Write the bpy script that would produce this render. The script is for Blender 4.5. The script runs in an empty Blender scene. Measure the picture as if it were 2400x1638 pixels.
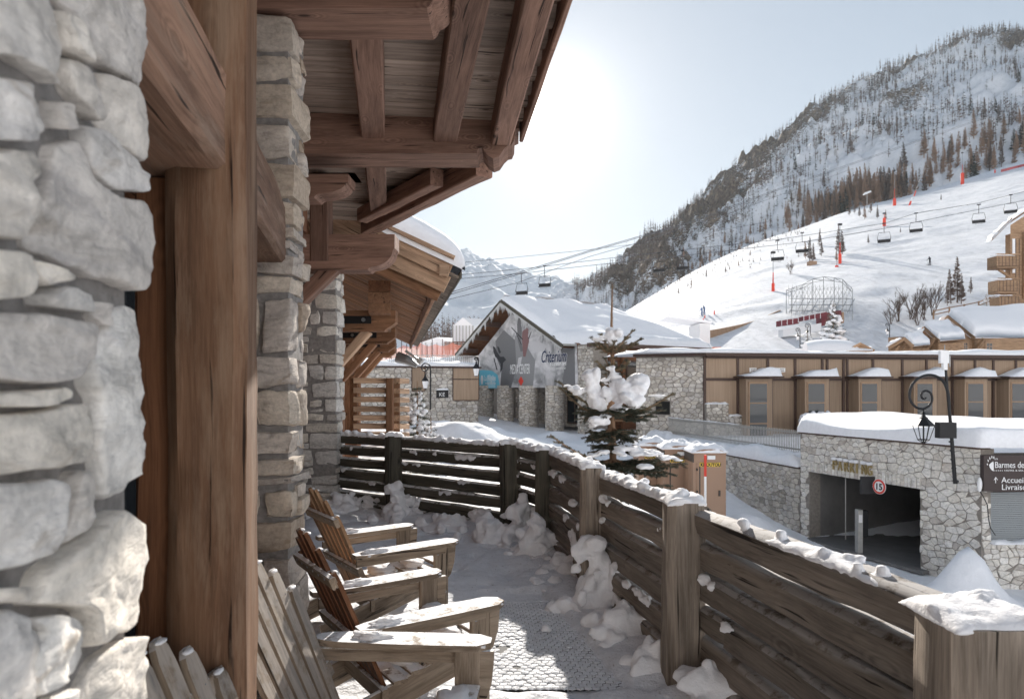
import bpy, math, random
import numpy as np
from mathutils import Vector, Matrix
random.seed(7); rng = np.random.default_rng(7)
R = math.radians
sc = bpy.context.scene
# ------------------------------------------------------------------ camera
EYE = 1.65
cam_d = bpy.data.cameras.new('camera'); cam = bpy.data.objects.new('camera', cam_d)
sc.collection.objects.link(cam); sc.camera = cam
cam.location = (0, 0, EYE); cam.rotation_euler = (R(90), 0, 0)
cam_d.lens = 24; cam_d.sensor_width = 36; cam_d.shift_y = 81/2400
cam_d.clip_start = .05; cam_d.clip_end = 30000
cam_d.dof.use_dof = True; cam_d.dof.focus_distance = 5.5; cam_d.dof.aperture_fstop = 4.5
# ------------------------------------------------------------------ sun and sky
SUN = Vector((90/1600, 1, 640/1600)).normalized()
sun_el = math.asin(SUN.z); sun_az = math.atan2(SUN.x, SUN.y)
sl = bpy.data.lights.new('sun', 'SUN'); sl.energy = 3.6; sl.angle = R(.53); sl.color = (1, .93, .84)
so = bpy.data.objects.new('sun', sl); sc.collection.objects.link(so)
so.rotation_euler = SUN.to_track_quat('Z', 'Y').to_euler(); so.location = (2, 30, 20)
w = bpy.data.worlds.new('World'); sc.world = w; w.use_nodes = True
nt = w.node_tree; N = nt.nodes; L = nt.links
for n in list(N): N.remove(n)
def wn(t, **k):
    n = N.new(t)
    for a, b in k.items(): setattr(n, a, b)
    return n
sky = wn('ShaderNodeTexSky', sky_type='NISHITA', sun_disc=False)
sky.sun_elevation = sun_el; sky.sun_rotation = sun_az
sky.altitude = 1850; sky.air_density = 1.0; sky.dust_density = .3; sky.ozone_density = 1.2
bg = wn('ShaderNodeBackground'); bg.inputs['Strength'].default_value = .119
# aureole of thin bright haze round the sun
tc = wn('ShaderNodeTexCoord'); dt = wn('ShaderNodeVectorMath', operation='DOT_PRODUCT')
dt.inputs[1].default_value = SUN[:]
L.new(tc.outputs['Generated'], dt.inputs[0])
ac = wn('ShaderNodeMath', operation='ARCCOSINE'); L.new(dt.outputs['Value'], ac.inputs[0])
def gl(sig, amp):
    a = wn('ShaderNodeMath', operation='DIVIDE'); L.new(ac.outputs[0], a.inputs[0]); a.inputs[1].default_value = sig
    b = wn('ShaderNodeMath', operation='MULTIPLY'); L.new(a.outputs[0], b.inputs[0]); b.inputs[1].default_value = -1
    e = wn('ShaderNodeMath', operation='EXPONENT'); L.new(b.outputs[0], e.inputs[0])
    m = wn('ShaderNodeMath', operation='MULTIPLY'); L.new(e.outputs[0], m.inputs[0]); m.inputs[1].default_value = amp
    return m
g1, g2, g3 = gl(R(.62), 16.0), gl(R(3.6), .30), gl(R(15.0), .06)
ad = wn('ShaderNodeMath', operation='ADD'); L.new(g1.outputs[0], ad.inputs[0]); L.new(g2.outputs[0], ad.inputs[1])
ad2 = wn('ShaderNodeMath', operation='ADD'); L.new(ad.outputs[0], ad2.inputs[0]); L.new(g3.outputs[0], ad2.inputs[1]); ad = ad2
bg2 = wn('ShaderNodeBackground'); bg2.inputs['Color'].default_value = (1, .95, .88, 1); L.new(ad.outputs[0], bg2.inputs['Strength'])
sat = wn('ShaderNodeHueSaturation'); sat.inputs['Saturation'].default_value = 1.15
gm_ = wn('ShaderNodeGamma'); gm_.inputs['Gamma'].default_value = .35     # thin high haze evens the sky out
L.new(sky.outputs[0], gm_.inputs['Color']); L.new(gm_.outputs[0], sat.inputs['Color']); L.new(sat.outputs[0], bg.inputs['Color'])
adds = wn('ShaderNodeAddShader'); out = wn('ShaderNodeOutputWorld')
L.new(bg.outputs[0], adds.inputs[0]); L.new(bg2.outputs[0], adds.inputs[1]); L.new(adds.outputs[0], out.inputs['Surface'])
sc.view_settings.view_transform = 'Standard'; sc.view_settings.look = 'None'
sc.view_settings.gamma = 1; sc.view_settings.use_curve_mapping = False
sc.view_settings.exposure = 1.5
sc.cycles.max_bounces = 10; sc.cycles.volume_bounces = 0; sc.cycles.diffuse_bounces = 8
sc.cycles.transparent_max_bounces = 8

# ------------------------------------------------------------------ helpers
def P(px, py, d):                      # photograph pixel (2400 wide) at distance d metres ahead -> world point
    return np.array([(px-1200)/1600*d, d, EYE-(py-900)/1600*d])
def vnoise(p, seed=0):
    p = np.asarray(p, float); i = np.floor(p).astype(np.int64); f = p-i; f = f*f*(3-2*f)
    def h(a, b, c):
        n = (a*73856093 ^ b*19349663 ^ c*83492791 ^ (seed*2654435761 & 0x7fffffff)) & 0x7fffffff
        n = (n ^ (n >> 13))*1274126177 & 0x7fffffff; n = (n ^ (n >> 16))*2246822519 & 0x7fffffff
        return ((n ^ (n >> 11)) & 0xffff)/32767.5-1
    x, y, z = i[..., 0], i[..., 1], i[..., 2]; fx, fy, fz = f[..., 0], f[..., 1], f[..., 2]
    L_ = lambda a, b, t: a+(b-a)*t
    return L_(L_(L_(h(x, y, z), h(x+1, y, z), fx), L_(h(x, y+1, z), h(x+1, y+1, z), fx), fy),
              L_(L_(h(x, y, z+1), h(x+1, y, z+1), fx), L_(h(x, y+1, z+1), h(x+1, y+1, z+1), fx), fy), fz)
def fbm(p, o=4, seed=0):
    p = np.asarray(p, float); s = 0; a = 1; t = 0
    for k in range(o): s = s+a*vnoise(p*2**k+k*17.3, seed+k); t += a; a *= .5
    return s/t
def sm(a, b, x): t = np.clip((x-a)/(b-a), 0, 1); return t*t*(3-2*t)
COL = sc.collection
def V3(a): return np.array(a, float)
def unit(a): a = V3(a); return a/np.linalg.norm(a)
class MB:
    def __init__(s): s.v = []; s.f = []; s.g = []; s.n = 0
    def add(s, v, f, g=None):
        v = np.asarray(v, float).reshape(-1, 3)
        if g is None: g = v+rng.random(3)*300
        s.v.append(v); s.g.append(np.asarray(g, float).reshape(-1, 3))
        n = s.n
        s.f.extend([tuple(i+n for i in q) for q in f]); s.n += len(v)
        return s
    def box(s, lo, hi, M=None):
        x0, y0, z0 = lo; x1, y1, z1 = hi
        v = V3([(x0,y0,z0),(x1,y0,z0),(x1,y1,z0),(x0,y1,z0),(x0,y0,z1),(x1,y0,z1),(x1,y1,z1),(x0,y1,z1)])
        g = v+rng.random(3)*300
        if M is not None: v = v@np.array(M)[:3, :3].T+np.array(M)[:3, 3]
        return s.add(v, [(3,2,1,0),(4,5,6,7),(0,1,5,4),(1,2,6,5),(2,3,7,6),(3,0,4,7)], g)
    def timber(s, p0, p1, w, h, up=(0, 0, 1), seg=None, rough=.004, ch=.012, taper=1.0, gs=1.0):
        p0, p1 = V3(p0), V3(p1); d = p1-p0; Ln = np.linalg.norm(d); d = d/Ln
        up = V3(up); sd = np.cross(d, up)
        if np.linalg.norm(sd) < 1e-4: sd = np.cross(d, V3((1, 0, 0)))
        sd = unit(sd); u = np.cross(sd, d)
        seg = seg or max(2, int(Ln/max(w, h, .08)*1.5)); seg = min(seg, 40)
        a, b = w/2, h/2; c = min(ch, a*.4, b*.4)
        pr = [(-a+c,-b),(0,-b),(a-c,-b),(a,-b+c),(a,0),(a,b-c),(a-c,b),(0,b),(-a+c,b),(-a,b-c),(-a,0),(-a,-b+c)]
        pr = V3([(x, y, 0) for x, y in pr])[:, :2]; m = len(pr)
        off = rng.random(3)*300
        t = np.linspace(0, 1, seg+1)
        T = np.repeat(t, m); Q = np.tile(pr, (seg+1, 1))*(1+(taper-1)*T[:, None])
        loc = np.stack([T*Ln, Q[:, 0], Q[:, 1]], 1)
        if rough:
            q = loc*V3((2.2, 9, 9))+off
            dn = vnoise(q, 3); dn2 = vnoise(q*V3((3, 1.5, 1.5)), 5)
            Q = Q*(1+0)+np.sign(Q)*(rough*(dn+.5*dn2))[:, None]
            bow = vnoise(np.stack([T*Ln*.7, T*0, T*0], 1)+off, 9)*rough*1.5
            Q[:, 1] += bow
        v = p0+np.outer(T*Ln, d)+np.outer(Q[:, 0], sd)+np.outer(Q[:, 1], u)
        f = []
        for i in range(seg):
            for j in range(m):
                k = (j+1) % m; f.append((i*m+j, i*m+k, (i+1)*m+k, (i+1)*m+j))
        f.append(tuple(range(m))[::-1]); f.append(tuple(seg*m+j for j in range(m)))
        return s.add(v, f, (loc+off)*gs)
    def tube(s, pts, r, n=8, cap=True):
        pts = V3(pts); k = len(pts); rr = np.full(k, r) if np.isscalar(r) else V3(r)
        tg = np.gradient(pts, axis=0); tg /= np.linalg.norm(tg, axis=1)[:, None]+1e-12
        ref = V3((0, 0, 1)) if abs(tg[0][2]) < .9 else V3((1, 0, 0))
        v = []
        a = unit(np.cross(tg[0], ref))
        for i in range(k):
            a = a-tg[i]*np.dot(a, tg[i]); a = unit(a); b = np.cross(tg[i], a)
            for j in range(n):
                th = 2*math.pi*j/n; v.append(pts[i]+rr[i]*(math.cos(th)*a+math.sin(th)*b))
        f = [(i*n+j, i*n+(j+1) % n, (i+1)*n+(j+1) % n, (i+1)*n+j) for i in range(k-1) for j in range(n)]
        if cap: f += [tuple(range(n))[::-1], tuple((k-1)*n+j for j in range(n))]
        ln = np.repeat(np.r_[0, np.cumsum(np.linalg.norm(np.diff(pts, axis=0), axis=1))], n)
        g = np.stack([ln, np.tile(np.cos(np.arange(n)*2*math.pi/n), k)*.05, np.tile(np.sin(np.arange(n)*2*math.pi/n), k)*.05], 1)
        return s.add(v, f, g+rng.random(3)*300)
    def prism(s, poly, ax, t0, t1, org=(0, 0, 0)):
        """poly: list of 2-D points; ax: (U, V, N) axes; extruded from t0 to t1 along N"""
        U, Vv, Nn = (V3(a) for a in ax); o = V3(org); n = len(poly)
        v = [o+a*U+b*Vv+t0*Nn for a, b in poly]+[o+a*U+b*Vv+t1*Nn for a, b in poly]
        g = V3([(a, t0, b) for a, b in poly]+[(a, t1, b) for a, b in poly])+rng.random(3)*300
        f = [tuple(range(n))[::-1], tuple(range(n, 2*n))]+[(i, (i+1) % n, (i+1) % n+n, i+n) for i in range(n)]
        return s.add(v, f, g)
    def noop(s): pass
    def build(s, name, mat, parent=None, smooth=False, kind=None, label=None, cat=None, group=None, auto=None):
        v = np.concatenate(s.v) if s.v else np.zeros((0, 3)); me = bpy.data.meshes.new(name)
        loc = V3((0, 0, 0))
        if parent is None and kind != 'structure' and len(v):      # origin at the thing's base
            lo, hi = v.min(0), v.max(0); loc = np.array([(lo[0]+hi[0])/2, (lo[1]+hi[1])/2, lo[2]])
        elif parent is not None:
            p = parent
            while p is not None: loc = loc+V3(p.location); p = p.parent
        me.from_pydata((v-loc).tolist(), [], s.f)
        at = me.attributes.new('gc', 'FLOAT_VECTOR', 'POINT'); at.data.foreach_set('vector', np.concatenate(s.g).ravel())
        if smooth: me.polygons.foreach_set('use_smooth', [True]*len(me.polygons))
        if auto: 
            me.polygons.foreach_set('use_smooth', [True]*len(me.polygons)); me.set_sharp_from_angle(angle=R(auto))
        me.materials.append(mat)
        o = bpy.data.objects.new(name, me); COL.objects.link(o)
        if parent is not None and 'snow' in name and kind is None: kind = 'stuff'
        if parent is None: o.location = loc
        else: o.parent = parent
        tag(o, label, cat, group, kind)
        return o
def tag(o, label=None, cat=None, group=None, kind=None):
    if label: o['label'] = label
    if cat: o['category'] = cat
    if group: o['group'] = group
    if kind: o['kind'] = kind
    return o
def thing(name, loc, label, cat, group=None):
    o = bpy.data.objects.new(name, None); COL.objects.link(o); o.location = tuple(float(a) for a in loc); o.empty_display_size = .2
    return tag(o, label, cat, group)
def copy_tree(o, loc=None, rz=None, label=None, parent=None, scale=None):
    c = o.copy(); COL.objects.link(c)
    if parent is not None: c.parent = parent
    if loc is not None: c.location = tuple(float(a) for a in loc)
    if rz is not None: c.rotation_euler = (0, 0, rz)
    if scale is not None: c.scale = (scale,)*3
    if label: c['label'] = label
    for ch in list(o.children): copy_tree(ch, parent=c)
    return c
# ------------------------------------------------------------------ materials
class Mat:
    def __init__(s, name):
        s.m = bpy.data.materials.new(name); s.m.use_nodes = True; s.t = s.m.node_tree; s.N = s.t.nodes
        s.b = s.N['Principled BSDF']; s.out = s.N['Material Output']
    def n(s, t, ins=None, **k):
        x = s.N.new(t)
        for a, b in k.items(): setattr(x, a, b)
        for a, b in (ins or {}).items():
            if isinstance(b, bpy.types.NodeSocket): s.t.links.new(b, x.inputs[a])
            else: x.inputs[a].default_value = b
        return x
    def set(s, **k):
        for a, b in k.items():
            i = s.b.inputs[a.replace('_', ' ')]
            if isinstance(b, bpy.types.NodeSocket): s.t.links.new(b, i)
            else: i.default_value = b
    def gc(s): return s.n('ShaderNodeAttribute', attribute_name='gc').outputs['Vector']
    def pos(s): return s.n('ShaderNodeNewGeometry').outputs['Position']
    def mul(s, v, sc3): return s.n('ShaderNodeVectorMath', {0: v, 1: sc3}, operation='MULTIPLY').outputs[0]
    def noise(s, v, scale, det=4, rough=.55, dist=0):
        return s.n('ShaderNodeTexNoise', {'Vector': v, 'Scale': scale, 'Detail': det, 'Roughness': rough, 'Distortion': dist}).outputs['Fac']
    def ramp(s, f, stops):
        r = s.n('ShaderNodeValToRGB', {'Fac': f}); e = r.color_ramp.elements
        while len(e) < len(stops): e.new(.5)
        for q, (p, c) in zip(e, stops):
            q.position = p; q.color = (*c, 1) if hasattr(c, '__len__') else (c, c, c, 1)
        return r.outputs['Color']
    def mix(s, f, a, b, bt='MIX'):
        x = s.n('ShaderNodeMix', data_type='RGBA', blend_type=bt)
        for i, val in ((0, f), (6, a), (7, b)):
            if isinstance(val, bpy.types.NodeSocket): s.t.links.new(val, x.inputs[i])
            else: x.inputs[i].default_value = (*val, 1) if hasattr(val, '__len__') and len(val) == 3 else val
        return x.outputs[2]
    def math(s, op, a, b=0, c=None):
        x = s.n('ShaderNodeMath', operation=op)
        for i, val in enumerate((a, b) if c is None else (a, b, c)):
            if isinstance(val, bpy.types.NodeSocket): s.t.links.new(val, x.inputs[i])
            else: x.inputs[i].default_value = val
        return x.outputs[0]
    def bump(s, h, st=.5, dist=.01, nrm=None):
        ins = {'Height': h, 'Strength': st, 'Distance': dist}
        if nrm is not None: ins['Normal'] = nrm
        return s.n('ShaderNodeBump', ins).outputs[0]
def wood(name, dark, light, streak=1.0, rough=.75, bump=.5, tint=.3, wear=None, snowdust=0):
    m = Mat(name); g = m.gc()
    warp = m.noise(m.mul(g, (.8, 3, 3)), 1.0, 2)
    gw = m.n('ShaderNodeVectorMath', {0: g, 1: m.n('ShaderNodeCombineXYZ', {'X': 0.0, 'Y': m.math('MULTIPLY', warp, .12), 'Z': m.math('MULTIPLY', warp, .1)}).outputs[0]}, operation='ADD').outputs[0]
    fine = m.noise(m.mul(gw, (4, 120, 120)), 1.0*streak, 5, .7)
    wide = m.noise(m.mul(gw, (1.0, 22, 22)), 1.0*streak, 5, .65)
    blot = m.noise(m.mul(g, (.9, 6, 6)), 1.3, 5, .6)
    kn = m.n('ShaderNodeTexVoronoi', {'Vector': m.mul(g, (2.0, 5.5, 5.5)), 'Scale': 1.0, 'Randomness': 1.0}, feature='F1').outputs['Distance']
    knot = m.ramp(kn, [(.05, 0), (.12, 1)])
    ring = m.math('SINE', m.math('MULTIPLY', kn, 90))
    ringm = m.math('MULTIPLY', m.math('MULTIPLY', ring, .12), m.ramp(kn, [(.1, 1), (.32, 0)]))
    f = m.math('ADD', m.math('ADD', m.math('MULTIPLY', fine, .5), m.math('MULTIPLY', wide, .6)), m.math('SUBTRACT', ringm, .02))
    c = m.ramp(f, [(.43, dark), (.54, tuple((a+b)/2 for a, b in zip(dark, light))), (.67, light)])
    c = m.mix(tint+.1, c, m.ramp(blot, [(.3, tuple(a*.3 for a in light)), (.7, tuple(min(1, a*1.25) for a in light))]))
    per = m.noise(g, .11, 0)                                   # a tone of its own for each piece
    c = m.mix(1.0, c, m.ramp(per, [(.25, .68), (.75, 1.22)]), 'MULTIPLY')
    c = m.mix(knot, tuple(a*.4 for a in dark), c)
    crack = m.ramp(m.noise(m.mul(gw, (.8, 36, 36)), 1.0, 3, .5), [(.315, 0), (.36, 1)])
    c = m.mix(crack, tuple(a*.3 for a in dark), c)
    if wear: c = m.mix(m.ramp(m.noise(m.mul(g, (1.6, 11, 11)), 1.2, 6, .7), [(.47, 0), (.66, .7)]), c, wear)
    if snowdust:
        gm = m.n('ShaderNodeNewGeometry'); z = m.n('ShaderNodeSeparateXYZ', {0: gm.outputs['Normal']}).outputs['Z']
        k = m.math('MULTIPLY', m.ramp(z, [(.35, 0), (.75, 1)]), m.ramp(m.noise(m.pos(), 11, 5, .7), [(.36, 0), (.48, 1)]))
        c = m.mix(m.math('MULTIPLY', k, snowdust), c, (.85, .86, .88))
    hb = m.math('ADD', m.math('MULTIPLY', fine, .35), m.math('MULTIPLY', wide, .5)); hb = m.math('ADD', hb, m.math('MULTIPLY', crack, .45))
    m.set(Base_Color=c, Roughness=rough, Normal=m.bump(hb, bump, .012)); m.b.inputs['Specular IOR Level'].default_value = .25
    return m.m
def stone(name, tones, bump=.6, scale=1.0, stain=(.33, .25, .17), dist=.02):
    m = Mat(name); g = m.gc()
    per = m.noise(g, .13, 0); per2 = m.noise(m.mul(g, (-.17, .19, .15)), 1.0, 0)
    base = m.ramp(per, [(.28, tones[0]), (.45, tones[1]), (.58, tones[2]), (.74, tones[3])])
    n1 = m.noise(m.mul(g, (1, 1, 2.3)), 7*scale, 8, .68, .8); n2 = m.noise(g, 38*scale, 5, .7); n3 = m.noise(m.mul(g, (1, 1, 3.5)), 2.7*scale, 5, .6, 1.5)
    c = m.mix(1.0, base, m.ramp(n1, [(.28, .60), (.5, 1.0), (.7, 1.12)]), 'MULTIPLY')
    c = m.mix(m.ramp(n3, [(.55, 0), (.68, .45)]), c, m.mix(1.0, base, (.62, .63, .68), 'MULTIPLY'))
    c = m.mix(m.math('MULTIPLY', m.ramp(n3, [(.3, 1), (.42, 0)]), m.ramp(per2, [(.4, 0), (.6, .75)])), c, stain)
    c = m.mix(1.0, c, m.ramp(n2, [(.3, .74), (.6, 1.05)]), 'MULTIPLY')
    lay = m.noise(m.mul(g, (2, 2, 22)), 1.1*scale, 4, .65, 1.2)
    h = m.math('ADD', m.math('ADD', n1, m.math('MULTIPLY', n2, .3)), m.math('MULTIPLY', lay, .4))
    m.set(Base_Color=c, Roughness=.88, Normal=m.bump(h, bump, dist)); m.b.inputs['Specular IOR Level'].default_value = .2
    return m.m
def plain(name, col, rough=.6, metal=0, nz=0, nscale=8, bump=0, emit=0, bscale=None, spec=.4):
    m = Mat(name); c = (*col, 1)
    if nz:
        n = m.noise(m.gc(), nscale, 6, .65)
        c = m.mix(1.0, col, m.ramp(n, [(.25, 1-nz), (.75, 1+nz)]), 'MULTIPLY')
        if bump: m.set(Normal=m.bump(m.noise(m.gc(), bscale or nscale*3, 5, .7), bump, .01))
    m.set(Base_Color=c, Roughness=rough, Metallic=metal); m.b.inputs['Specular IOR Level'].default_value = spec
    return m.m
def snowmat(name, col=(.86, .87, .9), s1=9, s2=60, b=.5, dist=.03, dirt=0, fleck=0):
    m = Mat(name); p = m.pos()
    n1 = m.noise(p, s1, 5, .6); n2 = m.noise(p, s2, 3, .7)
    c = m.mix(1.0, col, m.ramp(n1, [(.3, .93), (.7, 1.02)]), 'MULTIPLY')
    if dirt: c = m.mix(m.ramp(m.noise(p, 3.1, 7, .75), [(.5, 0), (.75, dirt)]), c, (.34, .33, .33))
    if fleck: c = m.mix(m.ramp(m.noise(p, 45, 2, .5), [(.28, fleck), (.33, 0)]), c, (.2, .17, .14))
    m.set(Base_Color=c, Roughness=.75, Normal=m.bump(m.math('ADD', n1, m.math('MULTIPLY', n2, .22)), b, dist))
    m.b.inputs['Specular IOR Level'].default_value = .15
    return m.m
M = dict(
    post=wood('post_wood', (.07, .032, .018), (.27, .15, .088), tint=.45, wear=(.28, .19, .13)),
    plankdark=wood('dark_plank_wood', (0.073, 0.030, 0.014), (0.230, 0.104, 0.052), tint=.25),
    beam=wood('beam_wood', (.10, .052, .034), (.34, .205, .14), tint=.35, wear=(.33, .24, .18)),
    eave=wood('eave_beam_wood', (0.117, 0.062, 0.044), (0.358, 0.214, 0.159), tint=.3, bump=.25),
    soffit=wood('soffit_wood', (0.157, 0.111, 0.089), (0.444, 0.353, 0.293), tint=.35, bump=.25),
    roof2=wood('canopy_wood', (0.090, 0.040, 0.020), (0.306, 0.162, 0.090), tint=.35),
    barge=wood('barge_wood', (0.209, 0.123, 0.074), (0.616, 0.419, 0.284), tint=.4),
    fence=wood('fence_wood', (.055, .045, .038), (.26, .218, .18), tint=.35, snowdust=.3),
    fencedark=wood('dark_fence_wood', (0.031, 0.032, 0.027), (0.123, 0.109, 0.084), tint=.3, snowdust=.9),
    fencepost=wood('fence_post_wood', (.10, .08, .062), (.36, .30, .245), tint=.3),
    chair=wood('chair_wood', (.09, .065, .046), (.36, .285, .215), tint=.35, snowdust=1, wear=(.4, .33, .26)),
    slatlit=wood('sunlit_slat_wood', (.13, .065, .035), (.48, .30, .175), tint=.3),  # chair wood with sunshine painted into its colour
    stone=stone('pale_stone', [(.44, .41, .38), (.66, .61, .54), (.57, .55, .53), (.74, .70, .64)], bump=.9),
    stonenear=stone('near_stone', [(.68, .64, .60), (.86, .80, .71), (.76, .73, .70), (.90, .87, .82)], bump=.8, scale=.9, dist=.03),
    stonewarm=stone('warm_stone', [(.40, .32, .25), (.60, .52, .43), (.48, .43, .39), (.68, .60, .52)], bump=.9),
    stonefar=stone('garage_stone', [(.58, .53, .48), (.80, .76, .69), (.70, .67, .63), (.86, .83, .78)], scale=.5, bump=.4),
    mortar=plain('mortar', (.24, .225, .215), .95, nz=.35, nscale=25, bump=.6),
    mortarfar=plain('wall_mortar', (.26, .235, .21), .95, nz=.3, nscale=10, bump=.4),
    snow=snowmat('snow', b=.35), snowfar=snowmat('snow_far', s1=1.6, s2=9, b=.4, dist=.12),
    snowfloor=snowmat('trodden_snow', (.80, .82, .86), 13, 70, .8, .03, dirt=.35, fleck=.5),
    snowclump=snowmat('snow_clumps', (.87, .87, .89), 30, 120, .5, .012),
    panel=None, trim=plain('dark_trim', (.075, .045, .035), .6, nz=.2),
    metal=plain('black_metal', (.015, .015, .017), .45, .3), steel=plain('grey_steel', (.32, .33, .34), .4, .8),
    galv=plain('galvanised_steel', (.42, .41, .39), .5, .3, nz=.15), concrete=plain('concrete', (.17, .165, .16), .85, nz=.25, nscale=1.2, bump=.2),
    dark=plain('dark_interior', (.012, .011, .01), .9), white=plain('white_paint', (.8, .8, .8), .5),
    tent=plain('tent_fabric', (.78, .78, .79), .6), red=plain('red_paint', (.62, .05, .03), .5), orange=plain('orange_net', (.75, .23, .13), .7),
    rope=plain('steel_cable', (.09, .09, .10), .5), twig=plain('twig_bark', (.10, .07, .055), .9, nz=.3),
    bark=wood('fir_bark', (0.174, 0.102, 0.065), (0.435, 0.275, 0.174), tint=.3),
)
def glass():
    m = Mat('window_glass'); m.set(Base_Color=(.03, .035, .04, 1), Roughness=.05); m.b.inputs['Specular IOR Level'].default_value = .6
    return m.m
M['glass'] = glass()
def panelm():
    m = Mat('brown_panel'); g = m.gc()
    n = m.noise(m.mul(g, (14, 14, .3)), 1.2, 3, .6); per = m.noise(g, .13, 0)
    c = m.ramp(n, [(.3, (.26, .18, .12)), (.7, (.37, .27, .19))])
    c = m.mix(1.0, c, m.ramp(per, [(.3, .88), (.7, 1.1)]), 'MULTIPLY')
    m.set(Base_Color=c, Roughness=.7, Normal=m.bump(n, .3, .02)); return m.m
M['panel'] = panelm()
# ------------------------------------------------------------------ generators
def cube_template(n):
    v = []; idx = {}; f = []
    def vid(a):
        k = tuple(int(round(x)) for x in a)
        if k not in idx: idx[k] = len(v); v.append([2*x/n-1 for x in k])
        return idx[k]
    for ax in range(3):
        for sgn in (0, n):
            b, c = (ax+1) % 3, (ax+2) % 3
            for i in range(n):
                for j in range(n):
                    q = []
                    for di, dj in ((0, 0), (1, 0), (1, 1), (0, 1)):
                        a = [0, 0, 0]; a[ax] = sgn; a[b] = i+di; a[c] = j+dj; q.append(vid(a))
                    f.append(q if sgn else q[::-1])
    return V3(v), f
_ct = {n: cube_template(n) for n in (3, 5, 8, 10)}
def rock(lo, hi, n=5, rnd=.22, amp=.016, freq=9, U=None, org=(0, 0, 0), skew=.12):
    """an irregular squared stone; returns an MB. U: 3x3 frame rows (x, y, z axes)"""
    v, f = _ct[n]; lo, hi = V3(lo), V3(hi); hs = (hi-lo)/2; c = (hi+lo)/2
    p = v.copy(); rr = min(hs)*rnd*2
    q = np.clip(p*hs, -(hs-rr), hs-rr); dlt = p*hs-q; ln = np.linalg.norm(dlt, axis=1)[:, None]+1e-9
    p = q+dlt/ln*np.minimum(ln, rr)
    off = rng.random(3)*300; s = rng.uniform(-skew, skew, 4)
    p = p+np.stack([p[:, 2]*s[0], p[:, 0]*0, p[:, 0]*s[1]+p[:, 1]*s[2]*.5], 1)*.5
    cell = vnoise((p+c)*freq*.55+off, 11); nn = fbm((p+c)*freq*2+off, 3, 4)
    nr = p/(np.linalg.norm(p/hs, axis=1)[:, None]*hs.max()+1e-9)
    nrm = unit(1/hs)*0+np.sign(v)*(np.abs(v) > .99); nrm = nrm/(np.linalg.norm(nrm, axis=1)[:, None]+1e-9)
    cell = np.min([np.full(len(p), .9)]+[o_+((p/hs.max())@rng.uniform(-1.6, 1.6, 3)) for o_ in rng.uniform(.2, 1.2, 6)], axis=0)-.3+cell*.6
    strat = 1-2*np.abs(vnoise((p+c)*V3((4, 4, 30))+off, 13))
    p = p+nrm*(amp*(cell*1.1+nn*.9+strat*.35))[:, None]
    w_ = p+c; g = w_+off
    if U is not None: w_ = w_@V3(U)
    b = MB(); b.add(w_+V3(org), f, g); return b
def clip_poly(poly, nx, ny, d):
    out = []; n = len(poly)
    for i in range(n):
        a, b = poly[i], poly[(i+1) % n]; da = a[0]*nx+a[1]*ny-d; db = b[0]*nx+b[1]*ny-d
        if da <= 0: out.append(a)
        if (da < 0) != (db < 0) and da != db:
            t = da/(da-db); out.append((a[0]+(b[0]-a[0])*t, a[1]+(b[1]-a[1])*t))
    return out
def voronoi_cells(W, H, sx, sy, jit=.42, holes=(), rs=None):
    rs = rs or random.Random(3); seeds = []
    nr = max(1, round(H/sy)); y = 0
    hs_ = [rs.uniform(.55, 1.5) for _ in range(nr)]; tot = sum(hs_); y0 = 0
    for r in range(nr):
        hh = H*hs_[r]/tot; x = -sx*rs.random(); yb = y0; y0 += hh
        while x < W+sx:
            wd = sx*rs.uniform(.4, 1.8)*(1.15 if hh < H/nr else .9); seeds.append((x+wd/2, yb+(.5+rs.uniform(-jit, jit)*.62)*hh)); x += wd
            if rs.random() < .22: seeds.append((x-wd*.15, yb+rs.random()*hh))
    S = V3([(a, b*sx/sy) for a, b in seeds]); cells = []; k = sx/sy
    for i, (a, b) in enumerate(seeds):
        if not (0 <= a <= W and 0 <= b <= H): continue
        if any(h[0] < a < h[1] and h[2] < b < h[3] for h in holes): continue
        p = [(0, 0), (W, 0), (W, H*k), (0, H*k)]
        d = np.hypot(S[:, 0]-S[i, 0], S[:, 1]-S[i, 1]); near = np.argsort(d)[1:16]
        for j in near:
            nx, ny = S[j]-S[i]; m_ = (S[j]+S[i])/2; p = clip_poly(p, nx, ny, nx*m_[0]+ny*m_[1])
            if len(p) < 3: break
        p = [(x_, y_/k) for x_, y_ in p]
        for h in holes:
            xs = [q[0] for q in p]; ys = [q[1] for q in p]
            if not p or max(xs) < h[0] or min(xs) > h[1] or max(ys) < h[2] or min(ys) > h[3]: continue
            dd = [(h[0]-a, (1, 0, h[0])), (a-h[1], (-1, 0, -h[1])), (h[2]-b, (0, 1, h[2])), (b-h[3], (0, -1, -h[3]))]
            nx, ny, d_ = max(dd)[1]; p = clip_poly(p, nx, ny, d_)
        if len(p) >= 3:
            A = abs(sum(p[q][0]*p[(q+1) % len(p)][1]-p[(q+1) % len(p)][0]*p[q][1] for q in range(len(p))))/2
            if A > sx*sy*.06: cells.append((p, A))
    return cells
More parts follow.
